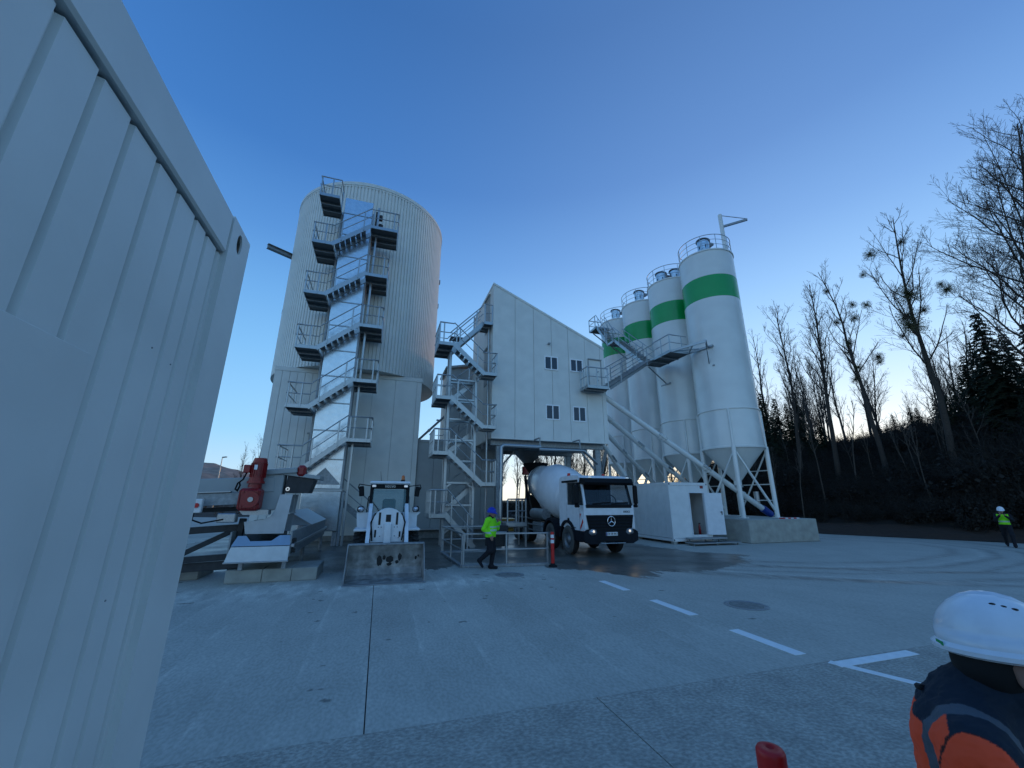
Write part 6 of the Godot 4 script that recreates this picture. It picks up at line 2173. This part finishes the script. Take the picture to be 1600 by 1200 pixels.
# ---------- railings, bollards and small things ----------
func make_yard_things() -> void:
	var t := thing("guard_railing", "low galvanised railing with bottom rail around the foot of the stairs", "railing", Vector3(2.5, 0, -13.0))
	var A := Vector3(0.05, 0, 0); var Bp := Vector3(2.78, 0, 0.27); var C := Vector3(-0.05, 0, -3.6); var D := Vector3(1.9, 0, -3.4)
	for s in [[A, Bp, 3], [C, A, 3], [C, D, 3]]:
		var p: Vector3 = s[0]; var q: Vector3 = s[1]
		for y in [[0.96, 0.03], [0.5, 0.025]]:
			var b := B.new()
			b.beam(p + Vector3(0, y[0], 0), q + Vector3(0, y[0], 0), y[1] * 1.6, y[1] * 1.6, Vector3.UP, 0.006)
			part(t, "rail", b, M.galv)
		for k in s[2]:
			var b := B.new()
			var o := p.lerp(q, k / (s[2] - 1.0)) + (q - p).normalized() * (0.04 if k == 0 else -0.04 if k == s[2] - 1 else 0.0)
			b.span(o + Vector3(-0.028, 0, -0.028), o + Vector3(0.028, 0.93, 0.028), 0.006)
			part(t, "post", b, M.galv)
		var kb := B.new()
		kb.beam(p + Vector3(0, 0.04, 0), q + Vector3(0, 0.04, 0), 0.12, 0.08, Vector3.UP, 0.01)
		part(t, "kerb_rail", kb, M.galv_dull)
	# platform with railings at the lane mouth
	t = thing("lane_platform", "small galvanised platform with barred railing beside the truck lane", "platform", Vector3(5.35, 0, -17.6))
	var d := landing(t, 0.0, 0.95, -1.1, 0.0, 0.95)
	railing(d, [Vector3(0.9, 0.95, -1.05), Vector3(0.9, 0.95, 0.0), Vector3(0.05, 0.95, 0.0)], [Vector3(0.9, 0.95, -1.0), Vector3(0.9, 0.95, -0.5), Vector3(0.9, 0.95, 0.0), Vector3(0.45, 0.95, 0.0), Vector3(0.05, 0.95, 0.0)], M.galv)
	for q in [[0.05, -0.05], [0.9, -0.05], [0.9, -1.0]]:
		var b := B.new()
		b.span(Vector3(q[0] - 0.04, 0, q[1] - 0.04), Vector3(q[0] + 0.04, 0.82, q[1] + 0.04), 0.008)
		part(t, "leg", b, M.galv)
	t = thing("pump_cabinet", "dark control cabinet with pipes beside the truck lane platform", "cabinet", Vector3(4.3, 0, -16.8))
	var cb := B.new()
	cb.span(Vector3(0.0, 0.15, -0.4), Vector3(0.9, 0.95, 0.0), 0.02)
	part(t, "cabinet", cb, M.grime)
	cb = B.new()
	cb.rod([Vector3(0.1, 0.0, 0.12), Vector3(0.1, 0.7, 0.12), Vector3(0.75, 0.7, 0.12), Vector3(0.75, 0.0, 0.12)], 0.04, 10)
	part(t, "pipe", cb, M.galv_dull)
	t = thing("timber_stack", "stack of yellow boards lying behind the mixer truck", "boards", Vector3(7.2, 0, -27.0))
	for k in 5:
		cb = B.new()
		cb.span(Vector3(0.0, k * 0.16, -1.0), Vector3(1.6 - 0.1 * (k % 2), k * 0.16 + 0.12, 0.6), 0.01)
		part(t, "board", cb, M.yellow_paint)
	# bollards
	for q in [[Vector3(5.3, 0, -12.45), "red bollard with two white bands at the end of the railing"], [Vector3(1.64, 0, -1.6), "red bollard close beside the man in the orange jacket"]]:
		t = thing("bollard", q[1], "bollard", q[0], 0.0, "red bollards")
		var b := B.new()
		b.lathe([Vector2(0.14, 0.0), Vector2(0.13, 0.03), Vector2(0.075, 0.06), Vector2(0.065, 0.1)], 28)
		part(t, "foot", b, M.black_plastic)
		b = B.new()
		b.lathe([Vector2(0.055, 0.1), Vector2(0.055, 0.985), Vector2(0.054, 0.998), Vector2(0.048, 1.008), Vector2(0.017, 1.012), Vector2(0.015, 0.995), Vector2(0.001, 0.992)], 32)
		part(t, "tube", b, M.red_plastic)
		for y in [0.68, 0.83]:
			b = B.new()
			b.lathe([Vector2(0.0552, y), Vector2(0.0562, y + 0.001), Vector2(0.0562, y + 0.099), Vector2(0.0552, y + 0.1)], 32, Transform3D(), true)
			part(t, "reflective_band", b, M.white_paint)

# ---------- people: one skin over a skeleton of tapered bones ----------
func nets(b: B, bones: Array, cell: float, k: float, paint: Callable, fold := 0.0) -> void:
	# bones: [from, to, radius from, radius to, tag]; their distances are joined smoothly and meshed as surface nets
	var lo := Vector3(1e9, 1e9, 1e9); var hi := -lo
	for q in bones:
		var r := maxf(q[2], q[3]) + 2.0 * cell + k
		for e in [q[0], q[1]]:
			lo = lo.min(e - Vector3.ONE * r); hi = hi.max(e + Vector3.ONE * r)
	var nx := int((hi.x - lo.x) / cell) + 2; var ny := int((hi.y - lo.y) / cell) + 2; var nz := int((hi.z - lo.z) / cell) + 2
	var f := PackedFloat32Array()
	f.resize(nx * ny * nz)
	for q in bones:
		var a: Vector3 = q[0]; var c: Vector3 = q[1]
		var ra: float = q[2]; var rc: float = q[3]
		var pad := maxf(ra, rc) + 3.2 * k + cell
		var m0 := a.min(c) - Vector3.ONE * pad; var m1 := a.max(c) + Vector3.ONE * pad
		var i0 := maxi(0, int((m0.x - lo.x) / cell)); var i1 := mini(nx - 1, int((m1.x - lo.x) / cell) + 1)
		var j0 := maxi(0, int((m0.y - lo.y) / cell)); var j1 := mini(ny - 1, int((m1.y - lo.y) / cell) + 1)
		var k0 := maxi(0, int((m0.z - lo.z) / cell)); var k1 := mini(nz - 1, int((m1.z - lo.z) / cell) + 1)
		var ac := c - a
		var l2 := maxf(ac.length_squared(), 1e-8)
		for kk in range(k0, k1 + 1):
			for jj in range(j0, j1 + 1):
				var row := (kk * ny + jj) * nx
				for ii in range(i0, i1 + 1):
					var p := lo + Vector3(ii, jj, kk) * cell
					var t := clampf((p - a).dot(ac) / l2, 0.0, 1.0)
					var d := p.distance_to(a + ac * t) - lerpf(ra, rc, t)
					if d < 3.0 * k: f[row + ii] += exp(-d / k)
	# inside where the sum is above 1
	var id := PackedInt32Array()
	id.resize(nx * ny * nz)
	id.fill(-1)
	var base := b.v.size()
	var sx := 1; var sy := nx; var sz := nx * ny
	var off := [0, sx, sy, sx + sy, sz, sz + sx, sz + sy, sz + sx + sy]
	for kk in nz - 1:
		for jj in ny - 1:
			for ii in nx - 1:
				var o := ii + jj * sy + kk * sz
				var m := 0
				for q in 8:
					if f[o + off[q]] > 1.0: m |= 1 << q
				if m == 0 or m == 255: continue
				var s := Vector3.ZERO
				var n := 0
				for e in [[0, 1], [2, 3], [4, 5], [6, 7], [0, 2], [1, 3], [4, 6], [5, 7], [0, 4], [1, 5], [2, 6], [3, 7]]:
					var u: int = e[0]; var w: int = e[1]
					if ((m >> u) & 1) == ((m >> w) & 1): continue
					var fu := -log(maxf(f[o + off[u]], 1e-6)); var fw := -log(maxf(f[o + off[w]], 1e-6))
					var t := clampf(fu / (fu - fw), 0.0, 1.0)
					var pu := Vector3(u & 1, (u >> 1) & 1, u >> 2); var pw := Vector3(w & 1, (w >> 1) & 1, w >> 2)
					s += pu.lerp(pw, t)
					n += 1
				var p := lo + (Vector3(ii, jj, kk) + s / n) * cell
				b.col = paint.call(p)
				id[o] = b._p(p, Vector3.ZERO)
	var start := b.ix.size()
	for kk in range(1, nz - 1):
		for jj in range(1, ny - 1):
			for ii in range(1, nx - 1):
				var o := ii + jj * sy + kk * sz
				var ins := f[o] > 1.0
				for ax in 3:
					var st: int = [sx, sy, sz][ax]
					if (f[o + st] > 1.0) == ins: continue
					var u: int = [sy, sz, sx][ax]; var w: int = [sz, sx, sy][ax]
					var a := id[o - u - w]; var c := id[o - w]; var d := id[o]; var e := id[o - u]
					if a < 0 or c < 0 or d < 0 or e < 0: continue
					if ins: b.ix.append_array(PackedInt32Array([a, d, c, a, e, d]))
					else: b.ix.append_array(PackedInt32Array([a, c, d, a, d, e]))
	for q in range(start, b.ix.size(), 3):
		var i := b.ix[q]; var j := b.ix[q + 1]; var l := b.ix[q + 2]
		var m := (b.v[l] - b.v[i]).cross(b.v[j] - b.v[i])
		b.n[i] += m; b.n[j] += m; b.n[l] += m
	for q in range(base, b.v.size()): b.n[q] = b.n[q].normalized()
	if fold > 0.0:
		# creases in the cloth
		for q in range(base, b.v.size()):
			var p := b.v[q]
			b.v[q] = p + b.n[q] * fold * (hn.get_noise_3d(p.x * 170.0, p.y * 320.0, p.z * 170.0) + 0.6 * hn.get_noise_3d(p.x * 420.0 + 90.0, p.y * 500.0, p.z * 420.0))
		for q in range(base, b.v.size()): b.n[q] = Vector3.ZERO
		for q in range(start, b.ix.size(), 3):
			var i := b.ix[q]; var j := b.ix[q + 1]; var l := b.ix[q + 2]
			var m := (b.v[l] - b.v[i]).cross(b.v[j] - b.v[i])
			b.n[i] += m; b.n[j] += m; b.n[l] += m
		for q in range(base, b.v.size()): b.n[q] = b.n[q].normalized()
	b.col = Color(-1, 0, 0)

func helmet(parent: Node3D, at: Vector3, tilt: Basis, m: Material, s := 1.0) -> MeshInstance3D:
	var b := B.new()
	var sc := Basis.from_scale(Vector3(0.118, 0.125, 0.145) * s)
	var xf := Transform3D(tilt * sc, at)
	var pr := [Vector2(0.985, -0.36), Vector2(1.0, -0.1), Vector2(0.985, 0.1)]
	for k in 11: pr.append(Vector2(maxf(cos(0.1 + k * 0.147) * 0.985, 0.002), 0.1 + 0.9 * sin(k * 0.157)))
	b.lathe(pr, 40, xf)
	var h := part(parent, "helmet", b, m)
	# brim: slopes out, longer over the brow
	b = B.new()
	var rim := []
	for k in 49:
		var a := TAU * k / 48.0
		var peak := pow(maxf(0.0, sin(a)), 3.0)
		var r := 1.0 + 0.1 + 0.3 * peak
		rim.append([xf * Vector3(cos(a) * 0.985, -0.1, sin(a) * 0.985), xf * Vector3(cos(a) * r, -0.2 - 0.16 * peak, sin(a) * r), xf * Vector3(cos(a) * r * 0.995, -0.3 - 0.16 * peak, sin(a) * r * 0.995), xf * Vector3(cos(a) * 0.97, -0.36, sin(a) * 0.97)])
	for k in 48:
		for j in 3:
			b.quad(rim[k][j], rim[k][j + 1], rim[k + 1][j + 1], rim[k + 1][j])
	part(h, "brim", b, m)
	b = B.new()
	b.lathe([Vector2(0.97, -0.2), Vector2(1.0, 0.0), Vector2(0.97, 0.25), Vector2(0.86, 0.5), Vector2(0.7, 0.72), Vector2(0.45, 0.9), Vector2(0.2, 0.98), Vector2(0.002, 1.0)], 28, Transform3D(xf.basis * Basis.from_scale(Vector3(0.36, 0.98, 0.9)), xf * Vector3(0, 0.075, 0.0)))
	part(h, "ridge", b, m)
	return h

func head(b: B, c: Vector3, tilt: Basis, skin: Color, cell := 0.007) -> void:
	# c = middle of the head; z forward
	var bn := []
	for q in [[0, 0.035, -0.018, 0, 0.03, 0.02, 0.084, 0.08], [0, -0.03, 0.03, 0, -0.05, 0.05, 0.058, 0.05], [0, -0.075, 0.055, 0, -0.085, 0.06, 0.028, 0.024], [0, 0.0, 0.094, 0, -0.028, 0.112, 0.011, 0.016], [-0.035, 0.012, 0.086, 0.035, 0.012, 0.086, 0.012, 0.012], [-0.02, -0.056, 0.092, 0.02, -0.056, 0.092, 0.009, 0.009], [0.083, 0.005, -0.005, 0.09, -0.035, 0.0, 0.017, 0.01], [-0.083, 0.005, -0.005, -0.09, -0.035, 0.0, 0.017, 0.01], [0, -0.05, -0.02, 0, -0.15, -0.015, 0.056, 0.06]]:
		bn.append([c + tilt * Vector3(q[0], q[1], q[2]), c + tilt * Vector3(q[3], q[4], q[5]), q[6], q[7]])
	nets(b, bn, cell, 0.012, func(p: Vector3) -> Color:
		var q: Vector3 = tilt.inverse() * (p - c)
		if absf(absf(q.x) - 0.032) < 0.012 and absf(q.y - 0.004) < 0.006 and q.z > 0.07: return Color(0.02, 0.015, 0.012)
		if absf(q.x) < 0.022 and absf(q.y + 0.056) < 0.004 and q.z > 0.08: return Color(0.2, 0.07, 0.06)
		return skin)

func hand(b: B, wrist: Vector3, fwd: Vector3, side: Vector3, skin: Color, thumb_side: float, curl: float) -> void:
	# palm and five fingers; side points across the knuckles
	var up := fwd.cross(side).normalized()
	var bn := [[wrist, wrist + fwd * 0.03, 0.028, 0.03], [wrist + fwd * 0.03 - side * 0.024, wrist + fwd * 0.085 - side * 0.028, 0.017, 0.014], [wrist + fwd * 0.03 + side * 0.02, wrist + fwd * 0.085 + side * 0.026, 0.017, 0.014], [wrist + fwd * 0.04, wrist + fwd * 0.09, 0.019, 0.015]]
	var ln := [0.062, 0.075, 0.07, 0.055]
	for k in 4:
		var r0 := wrist + fwd * 0.088 + side * (-0.03 + 0.02 * k)
		var m: Vector3 = r0 + (fwd * cos(curl) - up * sin(curl)) * ln[k] * 0.55
		var e: Vector3 = m + (fwd * cos(curl * 2.1) - up * sin(curl * 2.1)) * ln[k] * 0.5
		bn.append([r0, m, 0.0095, 0.009]); bn.append([m, e, 0.009, 0.0075])
	var t0 := wrist + fwd * 0.03 + side * thumb_side * 0.03
	var t1 := t0 + (fwd * 0.7 + side * thumb_side * 0.7).normalized() * 0.04
	bn.append([t0, t1, 0.014, 0.011]); bn.append([t1, t1 + fwd * 0.03, 0.011, 0.009])
	nets(b, bn, 0.0048, 0.0035, func(_p: Vector3) -> Color: return skin)

func make_people() -> void:
	var skin := Color(0.3, 0.17, 0.12)
	var lime := Color(0.24, 0.78, 0.012)
	var black := Color(0.006, 0.007, 0.009)
	var silver := Color(0.4, 0.52, 0.45)
	# the walking man with the blue helmet
	var t := thing("person", "person in a lime jacket and blue helmet walking past the railing, hand at chin", "person", Vector3(3.3, 0, -12.5), 52.0, "people in the yard")
	var b := B.new()
	var W := Vector3(-0.215, 0.96, 0.1); var W2 := Vector3(0.1, 1.33, 0.25)
	nets(b, [[Vector3(0, 0.95, 0), Vector3(0, 1.08, 0), 0.155, 0.165], [Vector3(-0.05, 1.1, 0.01), Vector3(-0.07, 1.33, 0.0), 0.15, 0.135], [Vector3(0.05, 1.1, 0.01), Vector3(0.07, 1.33, 0.0), 0.15, 0.135], [Vector3(-0.17, 1.39, -0.01), Vector3(0.17, 1.39, -0.01), 0.075, 0.075], [Vector3(0, 1.4, 0), Vector3(0, 1.5, 0.005), 0.075, 0.068],
		[Vector3(-0.2, 1.38, -0.01), Vector3(-0.3, 1.14, -0.09), 0.078, 0.062], [Vector3(-0.3, 1.14, -0.09), W, 0.062, 0.045],
		[Vector3(0.2, 1.38, -0.01), Vector3(0.29, 1.14, 0.1), 0.078, 0.062], [Vector3(0.29, 1.14, 0.1), W2, 0.062, 0.045],
		[Vector3(0.09, 0.92, 0), Vector3(0.1, 0.52, 0.05), 0.115, 0.085], [Vector3(0.1, 0.52, 0.05), Vector3(0.09, 0.1, 0.0), 0.08, 0.062], [Vector3(0.09, 0.055, -0.05), Vector3(0.11, 0.045, 0.17), 0.052, 0.04],
		[Vector3(-0.09, 0.92, 0), Vector3(-0.09, 0.52, 0.03), 0.115, 0.085], [Vector3(-0.09, 0.52, 0.03), Vector3(-0.09, 0.26, -0.28), 0.08, 0.06], [Vector3(-0.09, 0.24, -0.33), Vector3(-0.1, 0.08, -0.2), 0.05, 0.04]], 0.017, 0.022,
		func(p: Vector3) -> Color:
			if p.y > 1.43 and absf(p.x) < 0.1: return black
			if p.y < 0.9: return black
			var arm := absf(p.x) > 0.19
			if not arm and p.y > 1.07 and p.y < 1.12: return silver
			if not arm and p.y > 1.17 and p.y < 1.22: return silver
			if arm and p.x < 0 and p.y > 1.0 and p.y < 1.06: return silver
			if p.y < 0.905: return black
			return lime)
	head(b, Vector3(0.0, 1.585, 0.04), Basis(Vector3.RIGHT, 0.12), skin, 0.009)
	hand(b, W2, Vector3(-0.42, 0.72, -0.2).normalized(), Vector3(0.2, 0.3, 0.8).normalized(), skin, 1.0, 0.7)
	hand(b, W + Vector3(0.0, 0.0, 0.0), Vector3(0.1, -0.9, 0.3).normalized(), Vector3(0.2, 0.3, 0.85).normalized(), skin, 1.0, 0.3)
	part(t, "body", b, M.cloth)
	helmet(t, Vector3(0, 1.64, 0.03), Basis(Vector3.RIGHT, 0.12), M.helmet_blue)
	# the man by the wood
	t = thing("person", "person in a lime vest and white helmet striding along the wood edge", "person", Vector3(27.3, 0, -11.6), -65.0, "people in the yard")
	b = B.new()
	nets(b, [[Vector3(0, 0.95, 0), Vector3(0, 1.1, 0.02), 0.145, 0.15], [Vector3(0, 1.1, 0.02), Vector3(0, 1.33, 0.05), 0.16, 0.15], [Vector3(-0.16, 1.39, 0.05), Vector3(0.16, 1.39, 0.05), 0.075, 0.075], [Vector3(0, 1.4, 0.05), Vector3(0, 1.5, 0.08), 0.07, 0.06],
		[Vector3(-0.19, 1.38, 0.05), Vector3(-0.25, 1.17, 0.24), 0.07, 0.058], [Vector3(-0.25, 1.17, 0.24), Vector3(-0.1, 1.36, 0.4), 0.056, 0.042],
		[Vector3(0.19, 1.38, 0.05), Vector3(0.25, 1.17, 0.24), 0.07, 0.058], [Vector3(0.25, 1.17, 0.24), Vector3(0.08, 1.34, 0.4), 0.056, 0.042],
		[Vector3(0.09, 0.92, 0), Vector3(0.1, 0.53, 0.22), 0.11, 0.08], [Vector3(0.1, 0.53, 0.22), Vector3(0.1, 0.1, 0.3), 0.075, 0.058], [Vector3(0.1, 0.055, 0.25), Vector3(0.1, 0.045, 0.45), 0.05, 0.04],
		[Vector3(-0.09, 0.92, 0), Vector3(-0.1, 0.52, -0.16), 0.11, 0.08], [Vector3(-0.1, 0.52, -0.16), Vector3(-0.1, 0.14, -0.42), 0.075, 0.058], [Vector3(-0.1, 0.1, -0.46), Vector3(-0.1, 0.045, -0.27), 0.05, 0.04]], 0.02, 0.022,
		func(p: Vector3) -> Color:
			if p.y < 0.98 or absf(p.x) > 0.185 or p.z > 0.24: return black
			if p.y > 1.42: return black
			if (p.y > 1.08 and p.y < 1.13): return silver
			return lime)
	head(b, Vector3(0.0, 1.58, 0.12), Basis(Vector3.RIGHT, 0.15), skin, 0.01)
	for s in [-1.0, 1.0]: hand(b, Vector3(-0.1 if s < 0 else 0.08, 1.36 if s < 0 else 1.34, 0.4), Vector3(-0.4 * s, 0.8, 0.1).normalized(), Vector3(0.3 * s, 0.1, 0.9).normalized(), skin, 1.0, 0.6)
	part(t, "body", b, M.cloth)
	helmet(t, Vector3(0, 1.635, 0.11), Basis(Vector3.RIGHT, 0.15), M.helmet_white)
	# the man close to the viewer
	var navy := Color(0.006, 0.012, 0.026)
	var orange := Color(1.0, 0.09, 0.025)
	var grey := Color(0.085, 0.098, 0.11)
	t = thing("person", "person in an orange and navy jacket and white helmet, seen from behind", "person", Vector3(1.912, 0, -0.902), 27.0, "people in the yard")
	b = B.new()
	var O := Vector3(0, -0.045, -0.1)
	var paint := func(pp: Vector3) -> Color:
		var p := pp - O
		var u := -p.x
		if p.y < 0.86: return navy
		if p.y > 1.425 and absf(p.x) < 0.13: return navy
		if absf(u) > 0.168 and absf(u) < 0.226 and p.y > 1.12: return grey
		if p.y > 1.02 and p.y < 1.07: return grey
		if absf(u) <= 0.168: return navy if p.y > (1.385 if p.z < -0.09 else 1.3) else orange
		# shoulder cap and sleeve
		if absf(u) < 0.29 and p.y > 1.36 and p.z > -0.062: return navy
		var seam := absf(absf(u) - (0.288 - 0.35 * maxf(0.0, 1.38 - p.y)))
		if seam < 0.004 and p.y > 1.2: return Color(0.05, 0.008, 0.006)
		return orange
	var tb := [[Vector3(0, 0.98, 0), Vector3(0, 1.1, 0), 0.16, 0.165], [Vector3(-0.06, 1.12, -0.02), Vector3(-0.08, 1.32, -0.03), 0.15, 0.135], [Vector3(0.06, 1.12, -0.02), Vector3(0.08, 1.32, -0.03), 0.15, 0.135], [Vector3(-0.19, 1.37, -0.015), Vector3(0.19, 1.37, -0.015), 0.078, 0.078], [Vector3(-0.1, 1.4, -0.015), Vector3(0.1, 1.4, -0.015), 0.072, 0.072], [Vector3(0, 1.42, 0.02), Vector3(0, 1.46, 0.045), 0.088, 0.08],
		[Vector3(-0.235, 1.36, -0.01), Vector3(-0.31, 1.1, -0.03), 0.088, 0.07], [Vector3(-0.31, 1.1, -0.03), Vector3(-0.26, 0.87, 0.1), 0.067, 0.045],
		[Vector3(0.235, 1.36, -0.01), Vector3(0.31, 1.1, -0.03), 0.088, 0.07], [Vector3(0.31, 1.1, -0.03), Vector3(0.26, 0.87, 0.1), 0.067, 0.045]]
	for q in tb:
		q[0] += O; q[1] += O
	tb.append([Vector3(0, 1.4, -0.1), Vector3(0, 1.45, -0.03), 0.085, 0.07])
	nets(b, tb, 0.0052, 0.018, paint, 0.008)
	nets(b, [[Vector3(-0.06, 0.92, -0.100), Vector3(0.06, 0.92, -0.100), 0.13, 0.13], [Vector3(0.09, 0.9, -0.100), Vector3(0.1, 0.5, -0.080), 0.11, 0.08], [Vector3(0.1, 0.5, -0.080), Vector3(0.1, 0.1, -0.100), 0.075, 0.06], [Vector3(0.1, 0.055, -0.130), Vector3(0.11, 0.045, 0.090), 0.052, 0.042], [Vector3(-0.09, 0.9, -0.100), Vector3(-0.1, 0.5, -0.080), 0.11, 0.08], [Vector3(-0.1, 0.5, -0.080), Vector3(-0.1, 0.1, -0.100), 0.075, 0.06], [Vector3(-0.1, 0.055, -0.130), Vector3(-0.11, 0.045, 0.090), 0.052, 0.042]], 0.025, 0.02, func(_p: Vector3) -> Color: return black)
	head(b, Vector3(0, 1.517, 0.02), Basis(Vector3.RIGHT, 0.05), Color(0.27, 0.15, 0.11), 0.0055)
	for s in [-1.0, 1.0]: hand(b, Vector3(0.26 * s, 0.825, 0.0), Vector3(-0.05 * s, -0.9, 0.35).normalized(), Vector3(0, 0.3, 0.9).normalized(), skin, 1.0, 0.35)
	part(t, "body", b, M.cloth)
	# hair at the back of the head
	b = B.new()
	nets(b, [[Vector3(0, 1.552, -0.012), Vector3(0, 1.507, -0.03), 0.1, 0.09], [Vector3(-0.03, 1.512, -0.045), Vector3(0.03, 1.512, -0.045), 0.075, 0.075], [Vector3(0, 1.492, -0.05), Vector3(0, 1.447, -0.045), 0.066, 0.052]], 0.0065, 0.01, func(_p: Vector3) -> Color: return Color(0.007, 0.006, 0.006))
	part(t, "hair", b, M.cloth)
	var h := helmet(t, Vector3(0, 1.584, -0.005), Basis(Vector3.RIGHT, -0.06), M.helmet_white, 1.02)
	b = B.new()
	for k in 3: b.ball(Vector3(-0.064, 1.69 - 0.004 * k, 0.0 + 0.022 * k), Vector3(0.004, 0.004, 0.008), 8)
	part(h, "vent_slots", b, M.bare_dark)
	b = B.new()
	b.box(Vector3(-0.064, 1.555, -0.142), Vector3(0.034, 0.012, 0.002), 0.0, Basis(Vector3.UP, 0.45))
	part(h, "green_sticker", b, M.green)
	b = B.new()
	b.rod([Vector3(-0.02, 1.4, -0.19), Vector3(-0.03, 1.4, -0.225), Vector3(-0.045, 1.405, -0.215)], 0.006, 6)
	part(t, "hanger_loop", b, M.hair)

func _ready() -> void:
	make_view()
	make_materials()
	make_ground()
	print("ground ", Time.get_ticks_msec())
	make_site_container()
	make_tower()
	make_elevator()
	make_tower_stair()
	make_mixer_stair()
	make_mixing_house()
	make_low_annex()
	make_silos()
	make_walkway()
	make_white_container()
	print("built ", Time.get_ticks_msec())
	make_trees()
	print("trees ", Time.get_ticks_msec())
	make_mixer_truck()
	make_loader()
	make_feeder()
	make_yard_things()
	print("vehicles ", Time.get_ticks_msec())
	make_people()
	print("people ", Time.get_ticks_msec())
